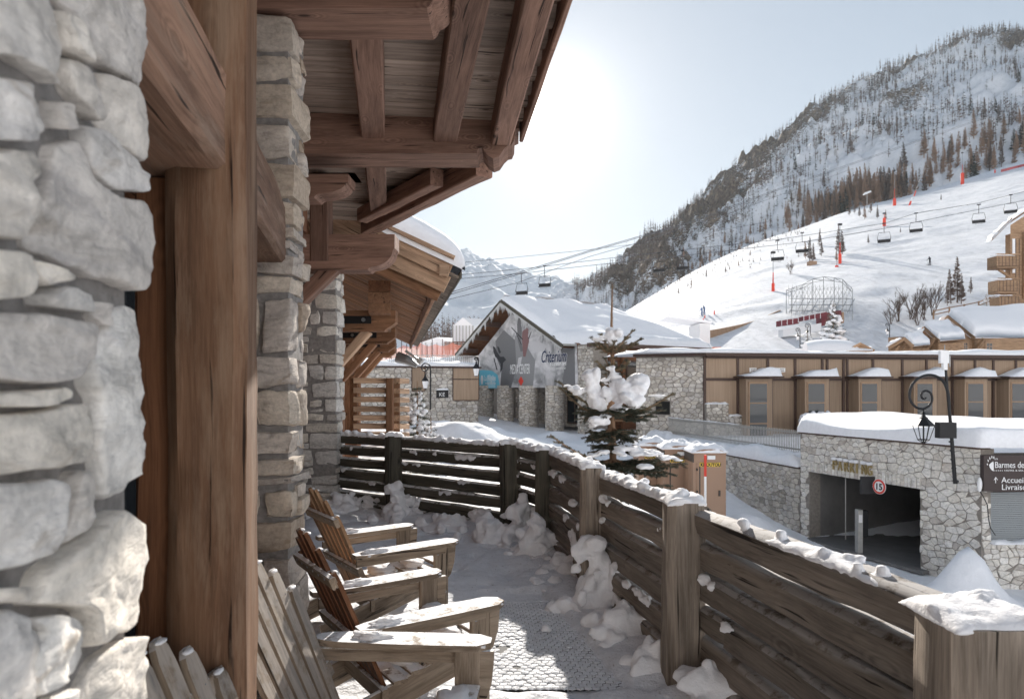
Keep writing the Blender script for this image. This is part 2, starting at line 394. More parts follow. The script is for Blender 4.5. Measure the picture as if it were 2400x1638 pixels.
def poly_stone(poly, fn, depth, joint, fine=False, back=0.03, rs=random):
    """a stone whose outline lies on a wall; fn maps (u, v, n) rows to world"""
    p = V3(poly); c = p.mean(0); r = np.linalg.norm(p-c, axis=1).mean()
    p = c+(p-c)*max(.5, 1-joint/r)
    q = []
    n = len(p); sub = 5 if fine else 1
    if not fine:
        for i in range(n):
            a, b = p[i], p[(i+1) % n]; e = np.linalg.norm(b-a)
            if e < r*.35 and n > 4: continue
            q.append(a*.985+c*.015)
            if e > r*1.1: q.append((a+b)/2+V3((rs.uniform(-1, 1), rs.uniform(-1, 1)))*r*.05)
    else:
        for i in range(n):
            a, b = p[i], p[(i+1) % n]
            for k in range(sub): q.append(a+(b-a)*k/sub)
        q = V3(q)
        for _ in range(1): q = (np.roll(q, 1, 0)+q*2.5+np.roll(q, -1, 0))/4.5
        q = q+fbm(np.c_[q*22, q[:, :1]*0+r*99], 3, 5)[:, None]*(q-c)/r*.012
    q = V3(q)
    if len(q) < 3: q = p
    m = len(q); tilt = (rs.uniform(-.25, .25), rs.uniform(-.25, .25))
    if fine:
        prof = [(1, -back), (1.0, .2), (.995, .6), (.985, .82), (.965, .93), (.93, 1), (.87, 1), (.8, 1), (.72, 1), (.64, 1), (.56, 1), (.47, 1), (.38, 1), (.29, 1), (.2, 1), (.11, 1), (.04, 1)]
    else: prof = [(1, -back), (.97, .75), (.78, 1)]
    rows = []; pls = [(rs.uniform(-.75, .75), rs.uniform(-.75, .75), rs.uniform(-.05, .5)) for _ in range(7)]
    for s_, h_ in prof:
        rr = c+(q-c)*s_; h = np.full(m, h_*depth) if h_ > 0 else np.full(m, h_)
        if h_ > 0:
            rel = (rr-c)/r; t_ = (rel[:, 0]*tilt[0]+rel[:, 1]*tilt[1])*depth
            h = h+t_*min(1, h_)
            if fine:
                off = c[0]*77+c[1]*31
                rid = 1-2*np.abs(vnoise(np.c_[rr*V3((9, 13)), rr[:, :1]*0+off], 6))
                wob = .10*vnoise(np.c_[rr*18, rr[:, :1]*0+off], 9)
                fac = np.min([o_+rel[:, 0]*a_+rel[:, 1]*b_+wob for a_, b_, o_ in pls], axis=0)
                h = h+depth*(np.maximum(fac, -.9)*.85+.16*rid+.30*fbm(np.c_[rr*V3((34, 60)), rr[:, :1]*0+off], 4, 7))*min(1, h_*1.2)
            else: h = h+depth*np.array([rs.uniform(-.14, .14) for _ in range(m)])
        rows.append(np.c_[rr, h])
    off = rng.random(3)*300; X = np.concatenate(rows); K = len(prof)
    f = [(i*m+j, i*m+(j+1) % m, (i+1)*m+(j+1) % m, (i+1)*m+j) for i in range(K-1) for j in range(m)]
    f.append(tuple((K-1)*m+j for j in range(m)))
    b = MB(); b.add(fn(X), f, np.c_[X[:, 0], X[:, 2], X[:, 1]]+off); return b
def stone_wall(parent, fn, W, H, sx, sy, depth, joint, mat, holes=(), maxp=300, rs=None, fine=False, name='stone'):
    rs = rs or random.Random(5)
    cells = sorted(voronoi_cells(W, H, sx, sy, holes=holes, rs=rs), key=lambda c: -c[1]); rest = MB()
    for i, (p, A) in enumerate(cells):
        b = poly_stone(p, fn, depth, joint, fine=fine, rs=rs)
        if i < maxp: b.build(name, mat, parent, smooth=fine)
        else: rest.add(b.v[0], b.f, b.g[0])
    if rest.n: rest.build('small_stones', mat, parent, kind='stuff')
def plane_fn(O, U, up=(0, 0, 1), flip=1):
    O, U, Z = V3(O), unit(U), V3(up); Nn = np.cross(U, Z)*flip      # U to the right seen from outside -> U x Z points at the viewer
    return lambda X: O+X[:, :1]*U+X[:, 1:2]*Z+X[:, 2:3]*Nn
def snowcap(mb, p0, p1, w, h, res=.03, seed=0, cover=.0, side=None, m=10, sharp=3.0, wob=.12, ends=True, nf=1.0):
    """a bank of snow lying along p0-p1: width w, height h"""
    p0, p1 = V3(p0), V3(p1); d = p1-p0; Ln = np.linalg.norm(d); d = d/Ln
    sd = unit(np.cross(d, (0, 0, 1))) if side is None else unit(side); up = np.cross(sd, d)
    if up[2] < 0: up = -up
    n = max(3, int(Ln/res)); t = np.linspace(0, 1, n+1); s = np.linspace(-1, 1, m+1)
    T, S_ = np.meshgrid(t, s, indexing='ij'); T = T.ravel(); S_ = S_.ravel()
    a = np.stack([T*Ln, S_*w*.5, T*0+seed*3.7], 1)
    n1 = fbm(a*V3((5, 7, 1))*nf, 4, seed); n2 = vnoise(a*V3((1.3, 1, 1))*nf, seed+5)
    e = np.minimum(1, np.minimum(T, 1-T)*Ln/(h*.9+1e-6)) if ends else 1
    prof = (1-np.abs(S_)**sharp)
    hh = h*prof*np.sqrt(np.clip(e, 0, 1))*np.clip(.75+.5*n1+.35*n2-cover, -.3, 2)
    wid = w*.5*(1+wob*fbm(np.stack([T*Ln*6*nf, np.sign(S_), T*0+seed], 1), 3, seed+2))
    v = p0+np.outer(T*Ln, d)+np.outer(S_*wid, sd)+np.outer(hh-.004, up)
    k = m+1
    f = [(i*k+j, (i+1)*k+j, (i+1)*k+j+1, i*k+j+1) for i in range(n) for j in range(m)]
    if np.dot(np.cross(d, sd), up) < 0: f = [q[::-1] for q in f]
    # underside
    base = len(v); vb = p0+np.outer(T*Ln, d)+np.outer(S_*wid*.98, sd)+np.outer(np.full(len(T), -.012), up)
    edge = [i*k for i in range(n+1)]+[n*k+j for j in range(1, k)]+[i*k+m for i in range(n-1, -1, -1)]+[j for j in range(m-1, 0, -1)]
    vb = vb[edge]; v = np.concatenate([v, vb]); ne = len(edge)
    f += [(edge[i], edge[(i+1) % ne], base+(i+1) % ne, base+i) for i in range(ne)]+[tuple(range(base, base+ne))]
    mb.add(v, f); return mb
def uvsph(n=14, m=10):
    v = [(0, 0, 1)]; f = []
    for i in range(1, m):
        a = math.pi*i/m
        for j in range(n): b = 2*math.pi*j/n; v.append((math.sin(a)*math.cos(b), math.sin(a)*math.sin(b), math.cos(a)))
    v.append((0, 0, -1)); last = len(v)-1
    f += [(0, 1+j, 1+(j+1) % n) for j in range(n)]
    for i in range(m-2): f += [(1+i*n+j, 1+(i+1)*n+j, 1+(i+1)*n+(j+1) % n, 1+i*n+(j+1) % n) for j in range(n)]
    f += [(last, 1+(m-2)*n+(j+1) % n, 1+(m-2)*n+j) for j in range(n)]
    return V3(v), f
_sp = {k: uvsph(*k) for k in ((10, 7), (16, 12), (28, 20), (6, 4))}
def blob(mb, c, r, lod=(16, 12), amp=.28, freq=1.6, seed=0, flat=None):
    v, f = _sp[lod]; c = V3(c); r = V3(r) if hasattr(r, '__len__') else V3((r, r, r))
    o = rng.random(3)*200
    k = 1+amp*fbm(v*freq+o, 3, seed); q = v*k[:, None]*r
    if flat is not None: q[:, 2] = np.maximum(q[:, 2], flat)
    mb.add(q+c, f); return mb
def lettering(text, size, org, U, Vv, mat, parent, name='lettering', ext=.01, align='LEFT', shear=0, width=1.0, off=0, fit=None):
    cu = bpy.data.curves.new('txt', 'FONT'); cu.body = text; cu.size = size; cu.extrude = ext; cu.align_x = align; cu.shear = shear; cu.offset = off
    cu.resolution_u = 3
    t = bpy.data.objects.new('txt', cu); COL.objects.link(t)
    dg = bpy.context.evaluated_depsgraph_get(); me = bpy.data.meshes.new_from_object(t.evaluated_get(dg)); bpy.data.objects.remove(t); bpy.data.curves.remove(cu)
    U, Vv = unit(U), unit(Vv); Nn = np.cross(U, Vv); co = np.zeros(len(me.vertices)*3); me.vertices.foreach_get('co', co); co = co.reshape(-1, 3)
    if fit: width = fit/max(1e-6, np.ptp(co[:, 0]))
    b = MB(); b.add(V3(org)+co[:, :1]*width*U+co[:, 1:2]*Vv+co[:, 2:3]*Nn, [tuple(p.vertices) for p in me.polygons])
    bpy.data.meshes.remove(me)
    return b.build(name, mat, parent)

def melt(mb, name, mat, parent=None, vox=.02, it=2, amp=.006, freq=22, **k):
    """fuse overlapping lumps of snow into one soft surface"""
    v = np.concatenate(mb.v); me = bpy.data.meshes.new('tmp'); me.from_pydata(v.tolist(), [], mb.f); o = bpy.data.objects.new('tmp', me); COL.objects.link(o)
    r = o.modifiers.new('r', 'REMESH'); r.mode = 'VOXEL'; r.voxel_size = vox
    s = o.modifiers.new('s', 'SMOOTH'); s.iterations = it; s.factor = .6
    dg = bpy.context.evaluated_depsgraph_get(); m2 = bpy.data.meshes.new_from_object(o.evaluated_get(dg)); bpy.data.objects.remove(o); bpy.data.meshes.remove(me)
    n = len(m2.vertices); co = np.zeros(n*3); m2.vertices.foreach_get('co', co); co = co.reshape(-1, 3)
    if n == 0: return None
    co = co+amp*fbm(co*freq, 3, 5)[:, None]*V3((.6, .6, 1)); b = MB(); b.add(co, [tuple(p.vertices) for p in m2.polygons]); bpy.data.meshes.remove(m2)
    return b.build(name, mat, parent, smooth=True, **k)
# ================================================================== near ground: terrace floor, street and plaza snow
FENCE = [(1.80, .15), (1.31, 1.93), (.925, 3.70), (.605, 5.20), (.315, 6.80), (-.02, 7.50), (-1.49, 8.62), (-2.75, 9.42)]
def floor_sheet():
    xs = np.arange(-3.6, 2.2, .035); ys = np.arange(-1.5, 9.7, .035)
    X, Y = np.meshgrid(xs, ys, indexing='ij'); p = np.stack([X, Y, X*0], -1)
    # distance to the fence line -> banked snow
    dmin = np.full(X.shape, 9.0)
    for (ax, ay), (bx, by) in zip(FENCE, FENCE[1:]):
        ex, ey = bx-ax, by-ay; t = np.clip(((X-ax)*ex+(Y-ay)*ey)/(ex*ex+ey*ey), 0, 1)
        dmin = np.minimum(dmin, np.hypot(X-ax-t*ex, Y-ay-t*ey))
    path = sm(.9, .2, np.abs(X-.25-(-.1)*(Y-4)))
    z = .020*fbm(p*2.2, 4, 1)+.016*fbm(p*9, 3, 2)*(.5+.5*path)+.07*np.exp(-(dmin/.24)**2)*(.6+.8*fbm(p*3.3, 3, 8))+.035*sm(.8, .1, dmin)
    foot = vnoise(p*5.5, 21); z -= .028*sm(.25, .6, foot)
    inside = (X > -.28) & (X < 1.0) & (Y > 3.65) & (Y < 5.45)
    z = np.where(inside & (dmin > .3), z*.15-.02, z)
    n, m = X.shape; b = MB(); b.add(np.stack([X, Y, z], -1).reshape(-1, 3), [(i*m+j, (i+1)*m+j, (i+1)*m+j+1, i*m+j+1) for i in range(n-1) for j in range(m-1) if (X[i, j] < np.interp(Y[i, j], [p_[1] for p_ in FENCE][:6], [p_[0] for p_ in FENCE][:6])+.12 and Y[i, j] < np.interp(-X[i, j], [.02, 1.49, 2.75, 4], [7.6, 8.75, 9.5, 10.2])+.05)])
    b.build('snow_floor', M['snowfloor'], smooth=True, kind='structure')
    b = MB(); poly = [(-6, -3), (2.6, -3)]+[(x+.14, y+.02) for x, y in FENCE[:5]]+[(.08, 7.68), (-1.42, 8.8), (-2.7, 9.6), (-6, 11.6)]
    b.prism([(x, y) for x, y in poly], ((1, 0, 0), (0, 1, 0), (0, 0, 1)), -4.2, -.06); b.build('terrace_floor', M['concrete'], kind='structure')
floor_sheet()
def hexmat():
    r = .027; b = MB(); s = MB(); dk = MB()
    cells = []
    for i in range(25):
        for j in range(40):
            x = -.24+i*r*1.62+(j % 2)*r*.81; y = 3.72+j*r*1.42
            xx = x-.10*(y-3.7)/1.0*.6
            cells.append((xx, y))
    rs = random.Random(4)
    for x, y in cells:
        if fbm(V3([[x*2.4, y*2.4, 5]]), 3, 31)[0] > .32: continue
        h = rs.uniform(.004, .012); q = []
        for sc_, z in ((.97, 0), (.92, h*.8), (.6, h*1.0)):
            for k in range(6):
                a = math.pi/3*k+math.pi/6; q.append((x+r*.92*sc_*math.cos(a), y+r*.82*sc_*math.sin(a), -.008+z))
        s.add(q, [(k, (k+1) % 6, 6+(k+1) % 6, 6+k) for k in range(6)]+[(6+k, 6+(k+1) % 6, 12+(k+1) % 6, 12+k) for k in range(6)]+[tuple(range(12, 18))])
    for (x0, x1, y0, y1) in ((-.26, .30, 3.70, 4.5), (.31, .82, 3.72, 4.5), (-.27, .24, 4.51, 5.18), (.25, .74, 4.51, 5.18)):
        dk.box((x0, y0, -.025), (x1, y1, -.006))
    t = thing('rubber_mat', (.3, 4.5, -.03), 'black honeycomb rubber mat with its holes packed with snow', 'doormat')
    dk.build('mat_base', plain('rubber', (.02, .02, .022), .8), t); s.build('packed_snow', M['snowfloor'], t, kind='stuff')
hexmat()

# ================================================================== timber fence round the terrace
def fence():
    t = thing('timber_fence', (.9, 3.7, 0), 'weathered fence of stacked grey timbers with snow on its top rail round the terrace', 'fence')
    wd = [.25, .27, .21, .185, .18, .21, .22]; tops = [1.0, 1.0, 1.02, 1.02, 1.0, 1.0, 1.0]
    for i, (x, y) in enumerate(FENCE[:-1]):
        if i == 0: continue
        ang = math.atan2(-(FENCE[i-1][0]-FENCE[i][0]), -(FENCE[i-1][1]-FENCE[i][1])) if i < 5 else -.9
        up = (1, 0, 0) if i < 5 else (1, .3, 0)
        b = MB(); b.timber((x, y, -.1), (x, y, tops[i]), wd[i], wd[i]*.95, up=up, rough=.007, ch=.045, seg=14)
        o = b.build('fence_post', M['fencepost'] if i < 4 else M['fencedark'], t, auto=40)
        s = MB(); snowcap(s, (x-wd[i]*.52, y, tops[i]), (x+wd[i]*.52, y, tops[i]), wd[i]*1.02, [.05, .045, .05, .05, .07, .06, .05][i], res=.012, seed=i, m=18, sharp=4, wob=.1, nf=2)
        for k in range(7 if i < 4 else 10):
            q = rng.uniform(-.4, .4, 2)*wd[i]; blob(s, (x+q[0], y+q[1], tops[i]+rng.uniform(.01, .035)), rng.uniform(.022, .05, 3)*V3((1, 1, .6)), lod=(16, 12), amp=.5, freq=2.2)
        melt(s, 'post_snow', M['snowclump'], t, vox=.009, it=2, amp=.003, freq=60, kind='stuff')
    for i, ((ax, ay), (bx, by)) in enumerate(zip(FENCE, FENCE[1:])):
        a, bb = V3((ax, ay, 0)), V3((bx, by, 0)); d = unit(bb-a); nrm = V3((d[1], -d[0], 0))     # outward
        off = nrm*(.09 if i != 6 else .09)
        far = i >= 4
        zs = [.90, .735, .57, .405, .24, .075] if not far else [.915, .765, .615, .465, .315, .165, .03]
        hh = .158 if not far else .122
        for k, z in enumerate(zs):
            sag = rng.uniform(-.012, .012) if k else 0
            e0, e1 = a+off+nrm*rng.uniform(-.014, .014), bb+off+nrm*rng.uniform(-.014, .014)
            if not far: z0, z1 = z+rng.uniform(-.012, .012)*(k > 0), z+rng.uniform(-.012, .012)*(k > 0)
            else: z0 = z1 = z+rng.uniform(-.006, .006)
            h_ = hh*rng.uniform(.88, .95) if not far else hh*rng.uniform(1.0, 1.08)
            segs = [(0, 1)]
            if i == 1 and k == 3: segs = [(0, .80), (.803, 1)]
            for s0, s1 in segs:
                b = MB(); b.timber(e0+(e1-e0)*s0+V3((0, 0, z0)), e0+(e1-e0)*s1+V3((0, 0, z1)), .105 if k else .13, h_, rough=.010 if not far else .006, ch=.034, seg=26)
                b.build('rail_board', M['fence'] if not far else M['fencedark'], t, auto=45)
        # snow along the top rail
        s = MB(); zt = zs[0]+hh/2-.012
        snowcap(s, a+off+V3((0, 0, zt)), bb+off+V3((0, 0, zt)), .135 if i < 4 else .15, [.03, .034, .05, .065, .075, .055, .05][i], res=.014, seed=20+i, cover=[.28, .18, .0, -.1, -.1, 0, 0][i], m=16, sharp=3, wob=.22, nf=2.2)
        for k in range([0, 10, 22, 34, 26, 10, 22][i]):
            u = rng.random(); c = a+off+(bb-a)*u+nrm*rng.uniform(-.06, .06); r_ = rng.uniform(.012, .032 if i < 3 else .05)
            blob(s, c+V3((0, 0, zt+.02+r_*.5)), (r_, r_*1.2, r_*.7), lod=(10, 7), amp=.5, freq=2)
        melt(s, 'rail_snow', M['snowclump'], t, vox=.011 if i < 3 else .014, it=1, amp=.004, freq=45, kind='stuff')
        # snow lodged on and between the boards
        s = MB(); nb = [0, 4, 10, 12, 5, 12, 10][i]
        Lb = np.linalg.norm(bb-a)
        for k in range(nb):
            u = rng.random(); kk = rng.integers(1, len(zs)) if rng.random() < .8 else 1
            if i == 1 and u < .35: continue
            if i == 0 and rng.random() < .6: continue
            zz = zs[kk]+hh/2-.012; l_ = rng.uniform(.05, .32)/Lb; u1 = min(.97, u+l_); wd_ = rng.uniform(.03, .06)
            c0 = a+off+(bb-a)*u-nrm*.045+V3((0, 0, zz)); c1 = a+off+(bb-a)*u1-nrm*.045+V3((0, 0, zz))
            n_ = max(2, int(np.linalg.norm(c1-c0)/.03))
            for j in range(n_+1):
                hr = rng.uniform(.5, 1.2)*(1-abs(2*j/n_-1)**3*.6); blob(s, c0+(c1-c0)*j/n_+V3((0, 0, -.03*rng.random()*hr)), (.026*hr+.008, .018*hr+.008, .034*hr), lod=(10, 7), amp=.6, freq=2)
        for k in range(nb//4 if i > 1 else 0):      # crusts frozen on to the lower boards
            u = rng.random(); z = rng.uniform(.05, .45); c = a+off+(bb-a)*u-nrm*.055
            for j in range(9): q = rng.normal(0, 1, 2)*V3((.07, .06)); blob(s, c+d*q[0]+V3((0, 0, z+q[1]-q[0]*.3)), np.abs(d)*.045+V3((.012, .012, .035)), lod=(10, 7), amp=.6, freq=2)
        if nb: melt(s, 'lodged_snow', M['snowclump'], t, vox=.014, it=2, amp=.008, freq=28, kind='stuff')
    return t
fence()
def snow_heap(c, r, n, h, label=None):
    """clods heaped against a post"""
    b = MB()
    for k in range(n):
        q = rng.normal(0, .45, 2)*r; zz = rng.random()**1.6*h*math.exp(-(np.hypot(*q)/r)**2*1.3); s_ = rng.uniform(.028, .072)
        if k == 0: blob(b, (c[0], c[1], h*.1), (r*.75, r*.75, h*.32), lod=(16, 12), amp=.3); blob(b, (c[0]+r*.1, c[1]-r*.1, h*.42), (r*.36, r*.36, h*.36), lod=(16, 12), amp=.4)
        blob(b, (c[0]+q[0], c[1]+q[1], c[2]+zz), (s_*rng.uniform(.8, 1.4), s_, s_*rng.uniform(.6, 1.2)), lod=(16, 12), amp=.55, freq=1.9)
    return b
heaps = [((.99, 3.42, 0), .22, 26, .38), ((.60, 4.98, 0), .24, 44, .78), ((.24, 6.55, 0), .26, 42, .62), ((.08, 7.15, 0), .28, 60, .72), ((-.22, 7.2, 0), .34, 40, .34),
         ((-1.42, 8.38, 0), .3, 44, .60), ((-.75, 7.8, 0), .5, 30, .2), ((.50, 6.0, 0), .35, 30, .22), ((.70, 4.45, 0), .32, 40, .26), ((-2.2, 8.9, 0), .5, 34, .32), ((.84, 3.9, 0), .2, 22, .28)]
hb = MB()
for h in heaps:
    q = snow_heap(h[0], h[1]*.8, int(h[2]*1.3), h[3]*.8)
    for v, g in zip(q.v, q.g): pass
    hb.v += q.v; hb.g += q.g; hb.f += [tuple(i+hb.n for i in f) for f in q.f]; hb.n += q.n
for k in range(120):
    u = rng.random(); i = rng.integers(1, 6); a, b_ = V3(FENCE[i]), V3(FENCE[i+1]); c = a+(b_-a)*u; d = unit(np.r_[b_-a, 0]); nn = V3((-d[1], d[0]))
    c = c+nn*abs(rng.normal(.08, .16)); r_ = rng.uniform(.015, .055); blob(hb, (c[0], c[1], r_*.5), (r_*1.2, r_, r_*.75), lod=(10, 7), amp=.5, freq=2)
melt(hb, 'snow_clods', M['snowclump'], vox=.014, it=7, amp=.022, freq=18, kind='stuff', label='loose clods of snow heaped along the foot of the timber fence', cat='snow')

# ================================================================== chalet facade: near pillar, timber post, stone pillars
FA, FB = -.473, -.19                           # facade line x = FA + FB*y
def near_pillar():
    t = thing('stone_pillar', (-1.1, .9, 0), 'very close pale rubble stone pillar filling the left edge of the view', 'pillar')
    U = unit((FB, 1, 0)); O = V3((FA, 0, 0))
    Nn = np.cross(U, (0, 0, 1)); Nn = Nn if Nn[0] > 0 else -Nn
    fn = lambda X: O+X[:, :1]*U+X[:, 1:2]*V3((0, 0, 1))+X[:, 2:3]*Nn
    def on(px, py):
        k = (min(px, 322-(px > 330)*4)-1200)/1600; d = FA/(k-FB); return (d/U[1], EYE-(py-900)/1600*d)
    polys = [
    [(-120,-60),(60,-60),(100,20),(125,100),(118,170),(100,205),(65,175),(-10,130),(-120,120)],
    [(109,21),(134,32),(155,78),(201,155),(184,148),(127,120),(116,71)],
    [(70,-50),(180,-70),(340,-60),(345,20),(325,60),(345,120),(338,200),(304,212),(261,184),(212,152),(165,78),(125,5)],
    [(127,127),(198,155),(212,219),(206,290),(184,275),(138,219),(124,159)],
    [(210,160),(280,190),(300,226),(334,261),(325,381),(300,378),(240,325),(212,282)],
    [(-120,170),(21,176),(49,212),(85,254),(81,311),(53,328),(-120,335)],
    [(92,225),(130,235),(162,290),(120,310),(96,300)],
    [(160,288),(208,296),(295,385),(330,410),(330,452),(225,445),(178,400)],
    [(95,330),(150,318),(172,410),(225,455),(322,470),(322,640),(303,686),(240,668),(150,635),(45,580),(65,480),(80,400)],
    [(-120,350),(72,350),(60,470),(30,560),(-120,560)],
    [(-120,575),(35,590),(45,660),(20,700),(-120,710)], [(50,690),(100,665),(190,690),(203,735),(150,728),(60,718)],
    [(-120,725),(50,730),(130,745),(195,760),(185,840),(140,890),(60,905),(-120,890)], [(192,700),(228,715),(232,760),(212,768),(198,745)],
    [(235,715),(330,715),(328,760),(330,860),(325,960),(328,1050),(300,1110),(255,1170),(208,1175),(205,1100),(190,1030),(200,940),(175,900),(190,830),(210,770)],
    [(-120,925),(60,912),(150,905),(172,930),(60,955),(-120,955)],
    [(-120,975),(60,965),(170,940),(195,990),(200,1060),(190,1085),(80,1100),(-120,1125)],
    [(-120,1140),(85,1120),(130,1130),(100,1250),(60,1310),(-120,1370)], [(145,1100),(200,1095),(212,1180),(165,1240),(110,1290),(130,1200)],
    [(215,1205),(260,1190),(330,1225),(335,1330),(336,1400),(320,1470),(240,1495),(190,1525),(170,1430),(60,1420),(30,1420),(60,1340),(150,1265),(190,1220)],
    [(35,1440),(165,1440),(180,1535),(140,1590),(60,1645),(20,1560),(60,1480)], [(-120,1430),(22,1430),(55,1470),(62,1500),(30,1560),(40,1660),(-120,1660)],
    [(200,1545),(250,1505),(330,1485),(340,1560),(330,1640),(240,1700),(150,1720),(165,1620)], [(90,1640),(150,1600),(155,1680),(110,1740),(60,1740)],
    [(30,600),(60,615),(140,645),(120,655),(60,675),(50,650)], [(-120,1385),(20,1375),(20,1415),(-120,1415)],
    [(85,1660),(240,1710),(345,1660),(345,1800),(200,1860),(60,1830)], [(-120,1680),(40,1680),(50,1840),(-120,1900)]]
    for p in polys:
        b = poly_stone([on(*q) for q in p], fn, .030, .004, fine=True, back=.12); b.build('stone', M['stonenear'], t, smooth=True)
    rs = random.Random(8)
    for z0, z1, o_ in ((0, on(200, 1860)[1]-.02, .55), (on(200, -70)[1]+.06, 3.7, .55)):
        if z1-z0 < .1: continue
        f2 = lambda X: fn(X+V3((o_, z0, 0)))
        stone_wall(t, f2, 1.32-o_, z1-z0, .3, .2, .05, .012, M['stonenear'], rs=rs)
    b = MB(); yn, yf = .30, 1.262
    q = [(FA+FB*yn-.004, yn), (FA+FB*yf-.004, yf), (FA+FB*yf-.6, yf-.09), (FA+FB*yn-.6, yn-.1)]
    b.prism(q, ((1, 0, 0), (0, 1, 0), (0, 0, 1)), 0, 3.7); b.build('mortar', M['mortar'], t)
near_pillar()
def block_pillar(loc, U, W, Dp, H, ch, label, mat, n=5, amp=.014, seed=2, grp=None, z0=0, gap=.022):
    """coursed pillar: U = direction of the front face (to the right), front-right corner at loc, W wide, Dp deep"""
    rs = random.Random(seed); U = unit(U); Vd = V3((-U[1], U[0], 0)); Fr = [U, Vd, V3((0, 0, 1))]; o = V3(loc)
    t = thing('stone_pillar', (o[0]-U[0]*W/2+Vd[0]*Dp/2, o[1]-U[1]*W/2+Vd[1]*Dp/2, z0), label, 'pillar', grp)
    b = MB(); e = .035
    b.prism([(-W+e, e), (-e, e), (-e, Dp-e), (-W+e, Dp-e)], (U, Vd, V3((0, 0, 1))), z0, H-.02, org=o*V3((1, 1, 0))); b.build('mortar', M['mortar'], t)
    z = z0; k = 0
    while z < H-.03:
        h = rs.choice(ch)*rs.uniform(.8, 1.2); h = min(h, H-z)
        if H-z-h < .05: h = H-z
        def put(x0, x1, y0, y1, a0, a1):
            g = gap*rs.uniform(.3, 1.0)/2
            ins = [rs.uniform(-.012, .02) for _ in range(4)]
            q = rock((x0+g+(ins[0] if x0 > -W+.01 else 0), y0+(ins[1] if y0 < .01 else g), a0+g), (x1-g*(x1 < -.01)+(ins[2]*.8 if x1 > -.01 else 0), y1-g, a1-g*.6), n=n, amp=amp, rnd=.13, U=Fr, org=(o[0], o[1], 0), skew=.16)
            q.build('stone', mat, t, auto=50)
        cw = rs.choice([.18, .24, .32, .38, .45]); cw = min(cw, W)
        dd = Dp if rs.random() < .45 else rs.uniform(.4, .65)*Dp
        put(-cw, 0, 0, dd, z, z+h)
        if dd < Dp-.05:
            if h > .17 and rs.random() < .5: m_ = z+h*rs.uniform(.4, .6); put(-.15, rs.uniform(-.02, 0), dd, Dp, z, m_); put(-.15, rs.uniform(-.02, 0), dd, Dp, m_, z+h)
            else: put(-.15, rs.uniform(-.02, 0), dd, Dp, z, z+h)
        x = -cw
        while x > -W+.02:
            w_ = rs.uniform(.12, .34); x0 = max(-W, x-w_)
            if x0+W < .08: x0 = -W
            if h > .15 and rs.random() < .42:
                m_ = z+h*rs.uniform(.3, .7); put(x0, x, 0, .12, z, m_); put(x0, x, 0, .12, m_, z+h)
            else: put(x0, x, 0, .12, z, z+h)
            x = x0
        z += h; k += 1
    return t
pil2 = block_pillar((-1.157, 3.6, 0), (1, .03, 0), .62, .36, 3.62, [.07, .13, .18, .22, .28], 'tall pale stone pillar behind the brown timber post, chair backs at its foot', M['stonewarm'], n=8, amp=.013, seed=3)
pil3 = block_pillar((-2.30, 9.0, 0), (1, .03, 0), .72, .5, 3.35, [.10, .16, .2, .24], 'pale stone pillar beyond the first, behind the far end of the fence', M['stone'], n=5, amp=.015, seed=12)
def posts():
    t = thing('timber_post', (-.9, 2.12, 0), 'thick brown squared timber post with a sunlit right edge and dark knots', 'post')
    b = MB(); b.timber((-.925, 2.12, 0), (-.925, 2.12, 3.7), .225, .25, up=(-.19, 1, 0), rough=.006, ch=.035, seg=40); b.build('post_shaft', M['post'], t, auto=40)
    t = thing('timber_post', (-1.09, 2.15, 0), 'narrow dark reddish timber post tight against the left of the thick post', 'post')
    b = MB(); b.timber((-1.093, 2.15, 0), (-1.093, 2.15, 2.27), .112, .2, up=(-.19, 1, 0), rough=.003, ch=.008, seg=24); b.build('post_shaft', M['plankdark'], t, auto=40)
    t = thing('wall_beam', (-.95, 1.6, 2.27), 'long brown roof-height beam running overhead from the near stone pillar to the thick post', 'beam')
    b = MB(); b.timber((-.80, 1.05, 2.43), (-1.005, 2.135, 2.43), .27, .30, rough=.006, ch=.02, seg=24); b.build('beam_timber', M['beam'], t, auto=40)
    t = thing('wall_beam', (-1.15, 3, 2.27), 'brown beam running from behind the thick post to the tall stone pillar', 'beam')
    b = MB(); b.timber((-1.02, 2.255, 2.45), (-1.345, 3.70, 2.45), .25, .32, rough=.006, ch=.02, seg=20); b.build('beam_timber', M['beam'], t, auto=40)
    # the recessed facade behind posts and pillars
    b = MB(); U = V3((FB, 1, 0)); 
    w_ = thing('chalet_wall', (-2.2, 3, 0), 'dark timber wall with tall glass door recessed behind the stone pillars', 'wall')
    for i, (y0, y1, z0, z1, mt) in enumerate([(-1.5, 1.2, 0, 4, 'plankdark'), (1.2, 3.2, 2.3, 4, 'plankdark'), (3.2, 10.5, 0, 4, 'plankdark')]):
        n = int((z1-z0)/.2)
        for k in range(n):
            a0, a1 = V3((FA-.62+FB*y0, y0, z0+(k+.5)*.2)), V3((FA-.62+FB*y1, y1, z0+(k+.5)*.2)); q = MB(); q.timber(a0, a1, .05, .19, seg=6, rough=.002, ch=.006); q.build('wall_plank', M[mt], w_)
    q = MB(); q.prism([(FA-.66+FB*1.2, 1.2), (FA-.66+FB*3.2, 3.2), (FA-.68+FB*3.2, 3.2), (FA-.68+FB*1.2, 1.2)], ((1,0,0),(0,1,0),(0,0,1)), 0, 2.3); q.build('glass_door', M['glass'], w_)
    for yy in (1.2, 2.2, 3.2): 
        q = MB(); q.timber((FA-.64+FB*yy, yy, 0), (FA-.64+FB*yy, yy, 2.3), .09, .07, up=(0, 1, 0), rough=0); q.build('door_frame', M['metal'], w_)
posts()

